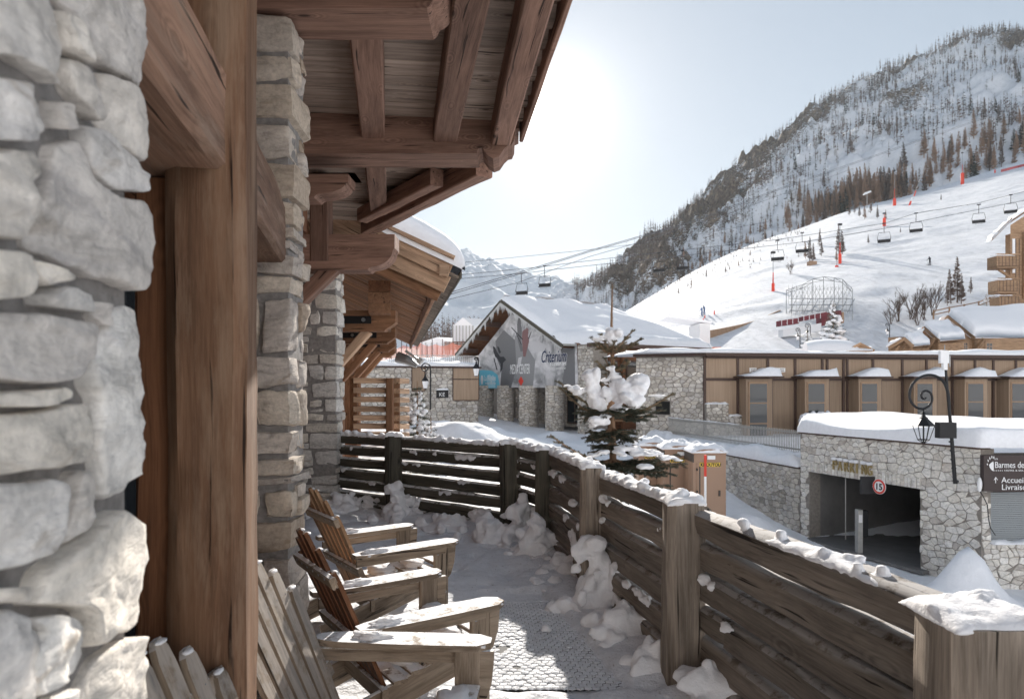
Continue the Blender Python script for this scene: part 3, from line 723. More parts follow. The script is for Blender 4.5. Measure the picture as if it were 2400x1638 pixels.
# ================================================================== first roof (eave overhead)
SZ = 3.985                                      # soffit height
def edge_x(y): return .735-.108*y if y < 6.05 else .082-.51*(y-6.05) if y < 6.7 else -.25-.60*(y-6.7)
def roof1():
    t = thing('overhanging_roof', (-1.2, 5, 3.63), 'wide brown timber eave overhead with grey soffit boards, bracket beams and purlins', 'roof')
    y = -1.6; rs = random.Random(2)
    sl = lambda x: SZ-.045*(x+1.9)
    while y < 10.0:
        w_ = rs.uniform(.20, .30); yc = y+w_/2; x1 = edge_x(yc)-.02; x0 = -3.2
        if x1 > x0+.3:
            b = MB(); dz = rs.uniform(-.006, .006)
            b.timber((x0, yc, sl(x0)+.02+dz), (x1, yc, sl(x1)+.02+dz), w_-.006, .035, rough=.0012, ch=.004, seg=3); b.build('soffit_board', M['soffit'], t)
        y += w_
    # roof body above the boards, with its snow
    pl = [(-3.4, -1.7), (edge_x(-1.7)+.04, -1.7), (edge_x(6.05)+.05, 6.05), (edge_x(6.7)+.04, 6.73), (-2.0, 9.68), (-3.4, 10.2)]
    b = MB(); b.prism(pl, ((1, 0, -.045), (0, 1, 0), (0, 0, 1)), SZ+.045-.0855, SZ+.12-.0855); b.build('roof_deck', M['plankdark'], t)
    b = MB()
    for yy in np.arange(-1.6, 6.05, .085):
        x = edge_x(yy)+rng.uniform(.02, .06); z = sl(x)
        b.box((x-.25, yy, z+.125), (x, yy+.08, z+.15+rng.uniform(0, .02)))
        b.box((x-.3, yy+.03, z+.16), (x-.03-rng.uniform(0, .03), yy+.11, z+.19))
    b.build('roof_shingles', M['fencedark'], t, kind='stuff')
    b = MB(); b.prism([(x-.18*(x > -3), y) for x, y in pl], ((1, 0, -.045), (0, 1, 0), (0, 0, 1)), SZ+.06, SZ+.45); b.build('roof_snow', M['snow'], t)
    def tim(name, p0, p1, w_, h, mat='eave', rough=.005, up=(0, 0, 1), ch=.012):
        b = MB(); b.timber(p0, p1, w_, h, up=up, rough=rough, ch=ch, seg=16); return b.build(name, M[mat], t, auto=40)
    # purlins along the facade
    pz = lambda x: sl(x)-.10
    xa = lambda y: -.86-.178*(y-4)
    tim('purlin', (xa(-1.5), -1.5, pz(xa(0))), (xa(8.6), 8.6, pz(xa(9))), .2, .2)
    xb = lambda y: -.30-.165*(y-4.2)
    tim('purlin', (xb(-1.5), -1.5, pz(xb(0))), (xb(6.3), 6.3, pz(xb(6))), .2, .2)
    xc = lambda y: edge_x(y)-.20
    tim('edge_purlin', (xc(-1.5), -1.5, pz(xc(0))), (xc(6.0), 6.0, pz(xc(6))), .17, .22)
    tim('fascia_board', (edge_x(-1.6), -1.6, sl(.5)+.01), (edge_x(6.05), 6.05, sl(.5)+.01), .035, .2)
    # diagonal hip timber at the far end and its jack rafter
    tim('hip_rafter', (-.27, 6.66, sl(0)-.12), (-2.05, 9.65, sl(-2)-.12), .18, .22)
    tim('jack_rafter', (-.78, 7.1, sl(0)-.1), (-1.95, 8.9, sl(-1)-.1), .15, .18)
    # bracket beams, profiled ends (profile in x-z, thickness along y)
    def beam(x0, x1, zb, h, y0, wy, ends='ogee', name='bracket_beam', tip=.42):
        e = [(x0, zb), (x1, zb)]
        if ends == 'ogee':
            pr = [(0, .02), (.02, .035), (.05, .04), (.10, -.01), (.16, -.035), (.22, -.02), (.27, .03), (.31, .055), (.35, .06), (.375, .10), (.38, .16), (.42, .17)]
            e += [(x1+a*tip/.42, zb+b*1.25*h/.34) for a, b in pr]; e += [(x1+tip, zb+h), (x0, zb+h)]
        elif ends == 'round':
            e += [(x1+.02, zb+.02)]+[(x1+.02+tip*math.sin(a), zb+.05+(h-.05)*(1-math.cos(a))*.85) for a in np.linspace(.1, 1.45, 9)]+[(x1+.02+tip, zb+h), (x0, zb+h)]
        elif ends == 'cove':
            e = [(x0, zb), (x1-.30, zb), (x1-.28, zb+.02)]+[(x1-.28+.26*math.sin(a), zb+.03+.5*h*(1-math.cos(a))) for a in np.linspace(.1, 1.5, 8)]+[(x1, zb+.62*h), (x1, zb+h), (x0, zb+h)]
        b = MB(); b.prism(e, ((1, 0, 0), (0, 0, 1), (0, 1, 0)), y0, y0+wy)
        return b.build(name, M['eave'], t)
    beam(-2.2, -.45, 3.63, .36, 3.60, .33, 'round', tip=.13)
    beam(-2.2, -.30, 3.625, .345, 5.85, .39, 'ogee', tip=.36)
    beam(-2.2, -1.36, 3.475, .148, 5.90, .30, 'none', 'corbel')
    beam(-2.2, -1.42, 3.27, .20, 5.92, .26, 'cove', 'corbel')
    beam(-2.75, -1.29, 2.905, .39, 7.5, .30, 'cove')
    tim('wall_post', (-2.12, 7.6, 3.0), (-2.12, 7.6, 3.95), .2, .22, up=(0, 1, 0))
    tim('wall_post', (-1.93, 5.98, 3.0), (-1.93, 5.98, 3.5), .2, .22, up=(0, 1, 0), mat='plankdark')
    tim('strut', (-1.95, 7.65, 3.0), (-2.62, 7.65, 2.35), .16, .17, up=(0, 1, 0))
    return t
roof1()

# ================================================================== second, lower roof with thick snow
def roof2():
    t = thing('chalet_porch_roof', (-2.8, 14, 1.6), 'lower timber roof beyond, thick rounded snow on top, planked underside and shingled eave', 'roof')
    FD = V3((-.173, 1, 0)); E0 = V3((-.906, 10.0, 3.275)); up = V3((-math.cos(R(25)), 0, math.sin(R(25))))   # up-slope
    def e(s, u, z=0): return E0+FD*s+up*u+V3((0, 0, z))
    rs = random.Random(4); s = .25
    while s < 17.9:
        w_ = rs.uniform(.19, .24)
        b = MB(); q = rs.uniform(-.015, .015); b.timber(e(s, .22+rs.uniform(-.02, .02), -.08+q), e(s, 3.6, -.08+q), w_-.012, .045, seg=4, rough=.004, ch=.006, up=np.cross(FD, up)*-1); b.build('underside_board', M['roof2'], t)
        s += w_
    # barge boards on the near gable, each lower one set further back
    for i, (u0, u1, dz, sy, hh, mt) in enumerate([(.0, 3.2, .045, -.16, .26, 'barge'), (.06, 3.2, -.20, -.10, .25, 'barge'), (.18, 3.2, -.40, -.03, .17, 'roof2'), (-.05, 3.2, .215, -.20, .06, 'barge')]):
        b = MB(); b.timber(e(sy, u0, dz-.02), e(sy, u1, dz-.02), .045 if i < 3 else .12, hh, up=np.cross(FD, up)*-1, seg=14, rough=.004, ch=.006); b.build('barge_board', M[mt], t, auto=40)
    b = MB(); b.timber(e(.0, .17, -.16), e(18, .17, -.16), .07, .22, seg=8); b.build('eave_board', M['roof2'], t)
    b = MB()                                    # projecting shingles, seen from below like rungs
    s = -.1
    while s < 18:
        w_ = .17; b.add(*MB().box((0, 0, 0), (1, 1, 1)).v and (V3([e(s+a, u_, z_) for z_ in (-.03, .0) for (a, u_) in ((0, -.13), (w_-.03, -.13), (w_-.03, .12), (0, .12))]), [(3,2,1,0),(4,5,6,7),(0,1,5,4),(1,2,6,5),(2,3,7,6),(3,0,4,7)])); s += w_
    b.build('eave_shingles', M['fence'], t, kind='stuff')
    b = MB(); b.timber(e(-.1, -.16, .03), e(18, -.16, .03), .035, .10, seg=8); b.build('gutter_board', M['fencedark'], t)
    b = MB(); b.prism([(0, 0), (3.7, 0), (3.7, .06), (0, .06)], (up, V3((0, 0, 1)), FD), -.15, 18, org=E0+V3((0, 0, .045))); b.build('roof_deck', M['plankdark'], t)
    # snow: section across the slope swept along the eave, rounded over the near gable
    us = [-.17, -.215, -.215, -.16, -.06, .10, .4, 1.0, 2.0, 3.7]; hs = [.08, .18, .34, .46, .53, .58, .62, .64, .64, .62]
    ss = list(np.linspace(-.22, .5, 9))+list(np.linspace(.9, 18, 26)); V = []
    for s in ss:
        k = math.sqrt(max(0, 1-((.5-s)/.74)**2)) if s < .5 else 1
        for u_, h in zip(us, hs):
            n = .045*vnoise(V3([[s*1.1, u_*2, 1]]), 4)[0]
            V.append(e(s, u_, .10+(h-.06)*(.25+.75*k)*(1 if u_ > -.1 else .95)+n*k))
    m = len(us); b = MB(); f = [(i*m+j, (i+1)*m+j, (i+1)*m+j+1, i*m+j+1) for i in range(len(ss)-1) for j in range(m-1)]
    n0 = len(V); V += [e(ss[0], u_, .09) for u_ in us]; f += [(j, j+1, n0+j+1, n0+j) for j in range(m-1)]
    n1 = len(V); V += [e(s, -.16, .05) for s in ss]; f += [(i*m, n1+i, n1+i+1, (i+1)*m) for i in range(len(ss)-1)]
    b.add(V3(V), f); b.build('roof_snow', M['snow'], t, smooth=True)
    b = MB(); b.box((E0[0]-.13, 9.74, 3.20), (E0[0]+.0, 9.80, 3.36)); b.build('end_block', M['barge'], t)
    # purlin end seen square on, made of stacked timbers
    for (x, z, h, mt) in ((-2.0, 3.13, .17, 'plankdark'), (-2.0, 2.955, .17, 'roof2'), (-2.0, 2.79, .15, 'roof2')):
        b = MB(); b.timber((x, 10.3, z), (x-3.1, 28, z), .33, h-.004, rough=.003, seg=10); b.build('purlin', M[mt], t)
    for i, s in enumerate((.75, 4.1, 7.6, 11.2)):
        c = E0+FD*s; y = c[1]; xr = c[0]-.80
        b = MB(); b.prism([(-1.5, 0), (-.18, 0), (-.16, .03), (-.06, .09), (0, .14), (0, .33), (-1.5, .33)], ((1,0,0),(0,0,1),(0,1,0)), 0, .24, org=(xr, y, 2.48)); b.build('bracket_beam', M['roof2'], t)
        b = MB(); b.box((xr-1.1, y-.012, 2.60), (xr-.38, y, 2.72)); pl = b.build('iron_plate', M['metal'], t)
        for q in (-.88, -.50):
            k = MB(); k.tube([(xr+q, y-.012, 2.66), (xr+q, y-.04, 2.66)], .032, 10); k.build('bolt', M['steel'], pl)
        b = MB(); b.timber((xr-.45, y+.12, 2.50), (xr-1.12, y+.12, 1.75), .14, .17, up=(0, 1, 0)); b.build('strut', M['barge'] if i == 0 else M['roof2'], t, auto=40)
        if i:
            b = MB(); b.timber((xr-1.2, y+.15, -.4), (xr-1.2, y+.15, 2.6), .2, .2, up=(0, 1, 0)); b.build('porch_post', M['roof2'], t, auto=40)
    b = MB()
    b.prism([(E0[0]-2.2, 9.9), (E0[0]-2.4-3, 28), (E0[0]-9, 28), (E0[0]-6, 9.9)], ((1,0,0),(0,1,0),(0,0,1)), -1.2, 3.6); b.build('chalet_body', M['plankdark'], t)
    # slanting floodlight under the brackets
    f = thing('floodlight', (-2.15, 15.2, 2.2), 'small grey floodlight on an arm under the porch roof brackets', 'lamp')
    b = MB(); b.tube([(-2.55, 15.2, 2.25), (-2.32, 15.15, 2.18), (-2.1, 15.1, 2.05)], [.13, .11, .05], 10); b.build('lamp_housing', M['steel'], f)
    b = MB(); b.tube([(-2.35, 15.1, 2.38), (-2.05, 15, 2.18)], .03, 6); b.tube([(-2.06, 15, 2.19), (-1.98, 14.98, 2.13)], .07, 8); b.build('arm', M['galv'], f)
roof2()
def screen():
    t = thing('slatted_screen', (-2.6, 12.4, .2), 'brown slatted timber screen with gaps beyond the fence, snow showing through', 'fence')
    d = 12.4
    for k, y in enumerate((892, 915, 936, 958, 979, 998, 1018)):
        p0, p1 = P(830, y, d), P(908, y, d); b = MB(); b.timber(p0, p1, .12, .10, seg=8, rough=.005); b.build('slat', M['barge'], t, auto=40)
        p0, p1 = P(930, y+1, d+.1), P(953, y+1, d+.5); b = MB(); b.timber(p0, p1, .12, .10, seg=6, rough=.005); b.build('slat', M['barge'], t, auto=40)
    for x, dd in ((830, 12.5), (914, 12.3), (929, 12.6)):
        p = P(x, 886, dd); b = MB(); b.timber((p[0], p[1], .0), tuple(p), .125, .12, up=(0, 1, 0)); b.build('screen_post', M['roof2'], t, auto=40)
screen()

# ================================================================== chairs
def make_chair(label, slat, dark):
    t = thing('adirondack_chair', (0, 0, 0), label, 'chair', 'wooden deck chairs in a row along the stone pillars')
    mt, ms = M['chair'], M[slat]
    def tb(name, p0, p1, w_, h, up=(0, 0, 1), mat=mt, seg=8, rough=.0025, ch=.006, taper=1):
        b = MB(); b.timber(p0, p1, w_, h, up=up, seg=seg, rough=rough, ch=ch, taper=taper); return b.build(name, mat, t, auto=40)
    def snow(name, p0, p1, w_, h, **k):
        s = MB(); snowcap(s, p0, p1, w_, h, res=.012, m=14, nf=3, **k); return s.build(name, M['snowclump'], t, smooth=True)
    for sy in (-1, 1):
        tb('front_leg', (.235, sy*.285, 0), (.235, sy*.285, .535), .11, .032, up=(0, 1, 0))
        b = MB(); b.prism([(0, 0), (.022, .02), (.05, .10), (.06, .20), (.06, .24), (0, .24)], ((1, 0, 0), (0, 0, 1), (0, 1, 0)), 0, .028, org=(.285, sy*.285-.014, .295)); b.build('arm_bracket', mt, t)
        # arm: curved plank
        n = 14; pl = []
        for i in range(n+1):
            u = i/n; x = -.43+.76*u; wd = .058+.012*math.sin(u*math.pi)+.012*u
            if u > .93: wd *= math.sqrt(max(.12, 1-((u-.93)/.078)**2))
            if u < .1: wd *= .55+.45*u/.1
            pl.append((x, wd))
        poly = [(x, sy*.33-w_) for x, w_ in pl]+[(x, sy*.33+w_*(.9 if sy > 0 else 1)) for x, w_ in pl[::-1]]
        b = MB(); b.prism(poly, ((1, 0, .0), (0, 1, 0), (0, 0, 1)), .535, .562); b.build('armrest', mt, t)
        snow('arm_snow', (-.36, sy*.33, .560), (.31, sy*.33, .560), .118, .012+.006*(sy < 0), seed=3+sy, cover=.38)
        s = MB(); blob(s, (-.24+.05*sy, sy*.33, .566), (.085, .038, .017), lod=(28, 20), amp=.6, freq=2.5); s.build('arm_snow', M['snowclump'], t, smooth=True)
        tb('side_rail', (.25, sy*.262, .305), (-.60, sy*.225, .06), .025, .13, up=(0, 0, 1))
        tb('arm_rail', (.25, sy*.31, .50), (-.40, sy*.30, .50), .022, .055)
        b = MB(); b.tube([(.20, sy*.3015, .47), (.20, sy*.306, .47)], .009, 8); b.build('bolt', M['steel'], t); b = MB(); b.tube([(.26, sy*.3015, .2), (.26, sy*.306, .2)], .009, 8); b.build('bolt', M['steel'], t)
    for i in range(6):
        x = .25-i*.088; z = .385-i*.027-.008*(i > 3)
        tb('seat_slat', (x, -.27, z), (x, .27, z), .078, .022, seg=5)
    for q in ((.14, -.06, .36), (-.03, .1, .31), (-.1, -.12, .3), (.2, .12, .385)):
        s = MB(); blob(s, (q[0], q[1], q[2]+.005), (rng.uniform(.06, .13), rng.uniform(.08, .15), .035), lod=(16, 12), amp=.5, freq=1.8); s.build('seat_snow', M['snowclump'], t, smooth=True)
    bd = unit((-.40, 0, .90)); o = V3((-.22, 0, .17)); nb = 6; tops = [.70, .80, .865, .865, .80, .70]
    for i in range(nb):
        a = (i-2.5); y0, y1 = a*.072, a*.098; L_ = tops[i]
        up = np.cross(bd, (0, 1, 0)); Uy = unit((0, (y1-y0)/L_, 0)+bd); p = []
        hw = .031
        prof = [(-hw, 0), (hw, 0), (hw*1.1, L_-.06), (hw*.85, L_-.025), (hw*.4, L_-.004), (-hw*.4, L_), (-hw*.9, L_-.03), (-hw*1.1, L_-.08)]
        if a < 0: prof = [(-x, z) for x, z in prof][::-1]
        sdv = unit(np.cross(Uy, up))
        n = 10; b = MB(); b.prism(prof, (sdv, Uy, up), 0, .02, org=o+V3((0, y0, 0))); q = b.g[0].copy(); b.g[0] = np.stack([q[:, 2], q[:, 0], q[:, 1]], 1); b.build('back_slat', ms, t)
    for s_, hy, wz in ((.30, .31, .07), (.66, .27, .06)):
        c = o+bd*s_-up*0.0; dn = -up if up[0] > 0 else up
        off_ = (.032 if up[0] > 0 else .032); c = c+V3((-.028, 0, -.012))
        tb('back_brace', c+V3((0, -hy, 0)), c+V3((0, hy, 0)), .035, wz, up=bd)
        b = MB()
        for k in range(6): 
            y = (k-2.5)*(.076+.01*s_); b.tube([c+V3((-.018, y, .01)), c+V3((-.026, y, .008))], .006, 6); b.tube([c+V3((-.0, y+.03, .03*wz/.06)), c+V3((.02, y+.03, .034))], .0028, 5)
        b.build('screws', M['steel'], t, kind='stuff')
    tb('back_brace', (-.27, -.27, .19), (-.27, .27, .19), .03, .08)
    s = MB()
    for i in range(nb):
        a = i-2.5; c = o+bd*(tops[i]-.01)+V3((.005, a*.089, .0)); blob(s, c, (.012, .024, .005), lod=(10, 7), amp=.5)
    s.build('slat_snow', M['snowclump'], t, smooth=True)
    return t
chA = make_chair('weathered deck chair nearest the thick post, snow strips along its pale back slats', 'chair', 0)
def snow_ridge(t, i, s0, s1, r, seed):
    bd = unit((-.40, 0, .90)); o = V3((-.22, 0, .17)); a = i-2.5; s = MB()
    n = int((s1-s0)/.018)
    for k in range(n):
        u = s0+(s1-s0)*k/n; rr = r*(.8+.5*vnoise(V3([[u*9, i, seed]]), 3)[0])
        if rr < r*.4: continue
        blob(s, o+bd*u+V3((.022, a*(.072+.017*u/.8)+.02, .012)), (rr*.8, rr, rr*1.5), lod=(10, 7), amp=.35)
    s.build('slat_snow', M['snowclump'], t, smooth=True)
chA.location = (-.44, 2.60, 0); chA.rotation_euler = (0, 0, R(-4))
for k, (i, a, b) in enumerate([(0, .1, .66), (2, .45, .85), (5, .05, .60), (3, .62, .84)]): snow_ridge(chA, i, a, b, .02, k)
chB = make_chair('dark brown deck chair second from the camera, its shaded back braces studded with screws', 'plankdark', 1)  # darker slat wood paints in the shade on this back
chB.location = (-.516, 3.557, 0); chB.rotation_euler = (0, 0, R(34))
chC = make_chair('farthest deck chair with orange-brown sunlit slats, by the back of the terrace', 'slatlit', 0)  # slats take the wood with sunlight in its colour
chC.location = (-.854, 4.87, 0); chC.rotation_euler = (0, 0, R(36))
chD = copy_tree(chA, (-.355, 1.70, .03), R(-3), 'deck chair showing only two rounded slat tops, bottom left beside the near pillar')
# ================================================================== snow-covered ground beyond the terrace
MOUNDS = [(-3.0, 27, 3.2, 2.0, 1.35), (-1.0, 30, 3.5, 2.4, 1.1), (-6.5, 33, 3.5, 2.5, 1.2), (-1.2, 37, 2.6, 1.6, .8), (.6, 24, 1.8, 1.5, .35), (-5.0, 22, 2.5, 2, .55), (-4.4, 40, 3, 2, .9), (2.5, 33, 1.5, 1.2, .3),
          (11.4, 17.0, .55, .6, .95), (11.2, 17.0, 1.1, .9, .55), (7.9, 22.9, .9, 1.2, .85), (8.8, 23.6, 1.0, .9, .5), (6.2, 24.5, 1.6, 2, .4), (2.6, 40.5, 1.0, 1, .4), (5.4, 41.2, .8, .8, .5), (4.8, 35, 1.2, 2.5, .5), (5.6, 21, 1.5, 1.5, .35)]
def ground_h(x, y):
    x = np.asarray(x, float); y = np.asarray(y, float)
    street = 2.3*sm(1.5, 8, x)*sm(37, 22, y)
    z = -1.55-street+.75*sm(4, -3, x)*sm(38, 52, y)
    left = sm(1.5, -1.5, x)*sm(26, 12, y); z = z*(1-left)+(-.25)*left
    p = np.stack([x, y, x*0], -1)
    for a, b, sa, sb, h in MOUNDS: z = z+h*np.exp(-((x-a)/sa)**2-((y-b)/sb)**2)*(1+.18*fbm(p*1.3, 2, int(a*7) % 50))
    amp = .12+.55*sm(2, -2, x)*sm(10, 18, y)*sm(46, 38, y)
    z = z+amp*.5*fbm(p*.55, 4, 3)+.05*fbm(p*2.2, 3, 6)
    near_terr = sm(12, 9, y)*sm(4, 2, x); z = z*(1-near_terr)+(-1.4)*near_terr*1.0
    return z+5.5*sm(60, 130, y)*sm(80, -20, x)*0
def ground():
    xs = np.concatenate([np.linspace(-90, -14, 34), np.arange(-13.8, 26, .24), np.linspace(26.5, 140, 50)])
    ys = np.concatenate([np.linspace(-30, 6, 8), np.arange(6.5, 48, .24), np.linspace(48.5, 100, 60), np.linspace(102, 170, 16)])
    X, Y = np.meshgrid(xs, ys, indexing='ij'); Z = ground_h(X, Y); n, m = X.shape
    b = MB(); b.add(np.stack([X, Y, Z], -1).reshape(-1, 3), [(i*m+j, (i+1)*m+j, (i+1)*m+j+1, i*m+j+1) for i in range(n-1) for j in range(m-1)])
    b.build('snow_ground', M['snowfar'] if 0 else snowmat('ground_snow', s1=2.2, s2=14, b=.45, dist=.08), smooth=True, kind='structure')
    b = MB(); b.add([(-9000, -3000, -9), (12000, -3000, -9), (12000, 14000, -9), (-9000, 14000, -9)], [(0, 1, 2, 3)]); b.build('ground', M['snowfar'], kind='structure')
ground()
def on_wall(A, B):
    """A, B = (x, y) ends of a wall; returns px,py -> (u, z)"""
    A, B = V3(A), V3(B); Ln = np.linalg.norm(B-A); U = (B-A)/Ln
    def g(px, py):
        k = (px-1200)/1600       # A.x+U.x*u = k*(A.y+U.y*u)
        u = (k*A[1]-A[0])/(U[0]-k*U[1]); d = A[1]+U[1]*u
        return u, EYE-(py-900)/1600*d
    return g, np.r_[U, 0.0], Ln
def wall_frame(A, B, z0=0):
    U = unit((B[0]-A[0], B[1]-A[1], 0)); N_ = np.cross(U, (0, 0, 1)); return V3((A[0], A[1], z0)), U, N_
class Frame:
    """local frame on a wall: (u along, n outwards towards the viewer, z up)"""
    def __init__(s, A, B): s.O, s.U, s.N = wall_frame(A, B)
    def p(s, u, z, n=0): return s.O+s.U*u+s.N*n+V3((0, 0, z))
    def box(s, mb, u0, u1, z0, z1, n0, n1):
        v = [s.p(u, z, n) for z in (z0, z1) for u, n in ((u0, n1), (u1, n1), (u1, n0), (u0, n0))]
        g = V3([(u, n, z) for z in (z0, z1) for u, n in ((u0, n1), (u1, n1), (u1, n0), (u0, n0))])+rng.random(3)*300
        return mb.add(v, [(3,2,1,0),(4,5,6,7),(0,1,5,4),(1,2,6,5),(2,3,7,6),(3,0,4,7)], g)
    def part(s, name, mat, par, *a, **k): b = MB(); s.box(b, *a); return b.build(name, M[mat] if isinstance(mat, str) else mat, par, **k)
    def fn(s, u0=0, z0=0, n0=0): return lambda X: s.O+(X[:, :1]+u0)*s.U+X[:, 2:3]*s.N+n0*s.N+V3((0, 0, 1))*(X[:, 1:2]+z0)

# ------------------------------------------------------------------ parking garage
def garage():
    A, B = (10.28, 24.3), (12.58, 18.3); g, U, Ln = on_wall(A, B); F = Frame(A, B)
    t = thing('parking_garage', (12, 22, -3.7), 'pale rubble stone parking garage with a wide dark opening and snowy flat roof', 'garage')
    ztop = -.10; zb = -4.3
    u0, _ = g(1897, 1100); u1, _ = g(2157, 1150); zo = -1.42
    holes = [(u0, u1, -.1, zo-zb)]
    stone_wall(t, F.fn(0, zb), Ln, ztop-zb, .27, .19, .03, .009, M['stonefar'], holes=holes, maxp=300, rs=random.Random(11))
    F.part('mortar', 'mortarfar', t, 0, u0, zb, ztop, -.5, 0); F.part('mortar', 'mortarfar', t, u1, Ln, zb, ztop, -.5, 0); F.part('mortar', 'mortarfar', t, u0+.003, u1-.003, zo, ztop, -.5, -.002)
    F.part('roof_trim', 'trim', t, -.03, Ln+.04, ztop, ztop+.085, -.3, .09)
    # soldier stones over the opening
    rs = random.Random(3); u = u0
    while u < u1:
        w_ = rs.uniform(.1, .2); b = poly_stone([(u, zo), (u+w_-.02, zo), (u+w_-.02, zo+rs.uniform(.28, .42)), (u, zo+rs.uniform(.28, .42))], F.fn(0, 0, .02), .05, .01, rs=rs); b.build('stone', M['stonefar'], t); u += w_
    # interior
    F.part('side_wall', 'concrete', t, u0-.3, u0, -4.0, zo+.02, -9, -.5); F.part('side_wall', 'concrete', t, u1, u1+.3, -4.0, zo+.02, -9, -.5)
    F.part('back_wall', 'concrete', t, u0-.3, u1+.3, -4.0, zo+.02, -9.3, -9); F.part('ceiling', 'concrete', t, u0-.3, u1+.3, zo+.02, zo+.3, -9.3, -.5)
    F.part('garage_floor', 'concrete', t, u0-.3, u1+.3, -3.82, -3.72, -9.3, .3)
    # second wall, to the right
    A2, B2 = (12.58, 18.3), (18.5, 18.75); F2 = Frame(A2, B2); g2, _, L2 = on_wall(A2, B2)
    us, zs = g2(2322, 1155); ue = 5.0; zs2 = g2(2322, 1272)[1]
    stone_wall(t, F2.fn(0, zb), L2, -.25-zb, .24, .17, .03, .009, M['stonefar'], holes=[(us, 5.93, zs2-zb, 5)], maxp=150, rs=random.Random(12))
    F2.part('mortar', 'mortarfar', t, .003, us, zb, ztop-.15, -.5, 0); F2.part('mortar', 'mortarfar', t, us, L2, zb, zs2, -.5, -.003)
    F2.part('mortar', 'mortarfar', t, us, L2, -1.22, ztop-.15, -.5, -.01)
    z = zs2+.05
    while z < zs-.01: 
        b = MB(); F2.box(b, us, 5.9, z, z+.042, -.10, -.075); b.build('shutter_slat', plainshut, t); z += .05
    F2.part('shutter_backing', 'trim', t, us, 5.9, zs2, -1.22, -.16, -.13)
    s = MB(); snowcap(s, F2.p(us-.05, zs2-.0, .02), F2.p(5.9, zs2, .02), .36, .12, res=.06, seed=4, m=10); s.build('sill_snow', M['snow'], t, smooth=True)
    # roof slab snow: deep sheet from the front edge back to the brown building
    xs = np.linspace(-.06, 1, 60); V = []; f = []
    fr = [F.p(-.05, 0, .12), F.p(Ln+.08, 0, .12), F2.p(L2, 0, .12)]; bk = [V3((11.6, 27.2, 0)), V3((16.5, 24.6, 0)), V3((22.5, 25.5, 0))]
    n1, n2 = 70, 40
    for i in range(n1+1):
        u = i/n1*2; k = min(1, int(u)); a = fr[k]+(fr[k+1]-fr[k])*(u-k); c = bk[k]+(bk[k+1]-bk[k])*(u-k)
        for j in range(n2+1):
            v = j/n2; vv = v**2.4; q = a+(c-a)*vv
            dist = np.linalg.norm(q-a); thick = .36+.22*vnoise(V3([[u*2.2, v*2, 3]]), 2)[0]
            rnd = math.sqrt(max(0, 1-max(0, 1-dist/.30)**2))
            el = math.sqrt(max(0, 1-max(0, 1-u*6.4/.25)**2)) if u < .05 else 1
            z = ztop+.07+(thick+.035*vnoise(V3([[u*9, v*7, 1]]), 8)[0])*rnd*(.3+.7*el)+min(.16, dist*.03)
            if j == 0: z = ztop+.05
            out_ = .10*math.sin(min(1, dist/.3)*math.pi) if dist < .3 else 0
            V.append(q+V3((0, 0, z))-unit(c-a)*out_*.6)
    m = n2+1; b = MB(); b.add(V3(V), [(i*m+j, (i+1)*m+j, (i+1)*m+j+1, i*m+j+1) for i in range(n1) for j in range(n2)]); b.build('roof_snow', M['snow'], t, smooth=True)
    # letters over the entrance
    for k, ch in enumerate('PARKING'):
        px = 1956+k*13.6; u, z = g(px, 1100+k*2.2-1); w_ = thing('sign_letter', F.p(u, z, .08), 'gold metal letter %s of the snow-capped PARKING sign over the garage entrance' % ch, 'letter', 'letters of the parking sign')
        lettering(ch, .44, F.p(u, z, .10), U, (0, 0, 1), brass, w_, 'letter_face', ext=.03, fit=.045 if ch == 'I' else .17)
        if k != 4 or 1:
            s = MB(); uu = .09 if ch != 'I' else .02
            blob(s, F.p(u+uu, z+.36, .11), (.10, .11, .055), lod=(10, 7), amp=.3); s.build('snow_cap', M['snowclump'], w_, smooth=True)
    # speed limit sign hanging in the opening
    c = P(2060, 1140, 20.3); s_ = thing('speed_limit_sign', c, 'round white 15 speed limit sign with red ring hanging in the garage opening', 'sign')
    N_ = F.N; Uu = F.U
    def disc(r, n0, n1, mat, nm):
        b = MB(); b.prism([(r*math.cos(a), r*math.sin(a)) for a in np.linspace(0, 2*math.pi, 33)[:-1]], (Uu, V3((0, 0, 1)), N_), n0, n1, org=c); b.build(nm, mat, s_)
    disc(.225, -.02, -.005, M['white'], 'sign_plate'); disc(.215, -.005, .0, M['red'], 'red_ring'); disc(.155, 0, .006, M['white'], 'sign_face')
    lettering('15', .26, c+N_*.008-V3((0, 0, .09)), Uu, (0, 0, 1), M['metal'], s_, 'digits', ext=.003, align='CENTER', off=.008)
    b = MB(); b.box(tuple(c+V3((-.40, .25, -.26))), tuple(c+V3((.02, .33, .26)))); b.build('dark_backing', M['metal'], s_)
    # ticket terminal and pipe inside
    c = P(2017, 1278, 21.8); tt = thing('ticket_terminal', c, 'slim grey and black ticket terminal standing inside the garage entrance', 'machine')
    b = MB(); b.box(tuple(c+V3((-.13, -.1, -.3))), tuple(c+V3((.02, .1, 1.15)))); b.build('steel_column', M['galv'], tt)
    b = MB(); b.box(tuple(c+V3((.02, -.1, .3))), tuple(c+V3((.19, .1, 1.12)))); b.build('black_head', M['metal'], tt)
    b = MB(); b.box(tuple(c+V3((-.11, -.115, .75))), tuple(c+V3((.0, -.1, 1.0)))); b.build('screen', M['white'], tt)
    b = MB(); a = P(1982, 1105, 23.2); b.tube([a, a-V3((0, 0, 2.3))], .02, 6); tag(b.build('drain_pipe', M['galv']), 'thin grey vertical conduit inside the garage opening', 'pipe')
    # hotel direction sign
    c0 = P(2300, 1066, 18.12); c1 = P(2300, 1150, 18.12); w_ = 1.75
    hs = thing('direction_sign', (c0[0], 18.1, c1[2]), 'dark brown hotel direction sign with white lettering on the garage corner', 'sign')
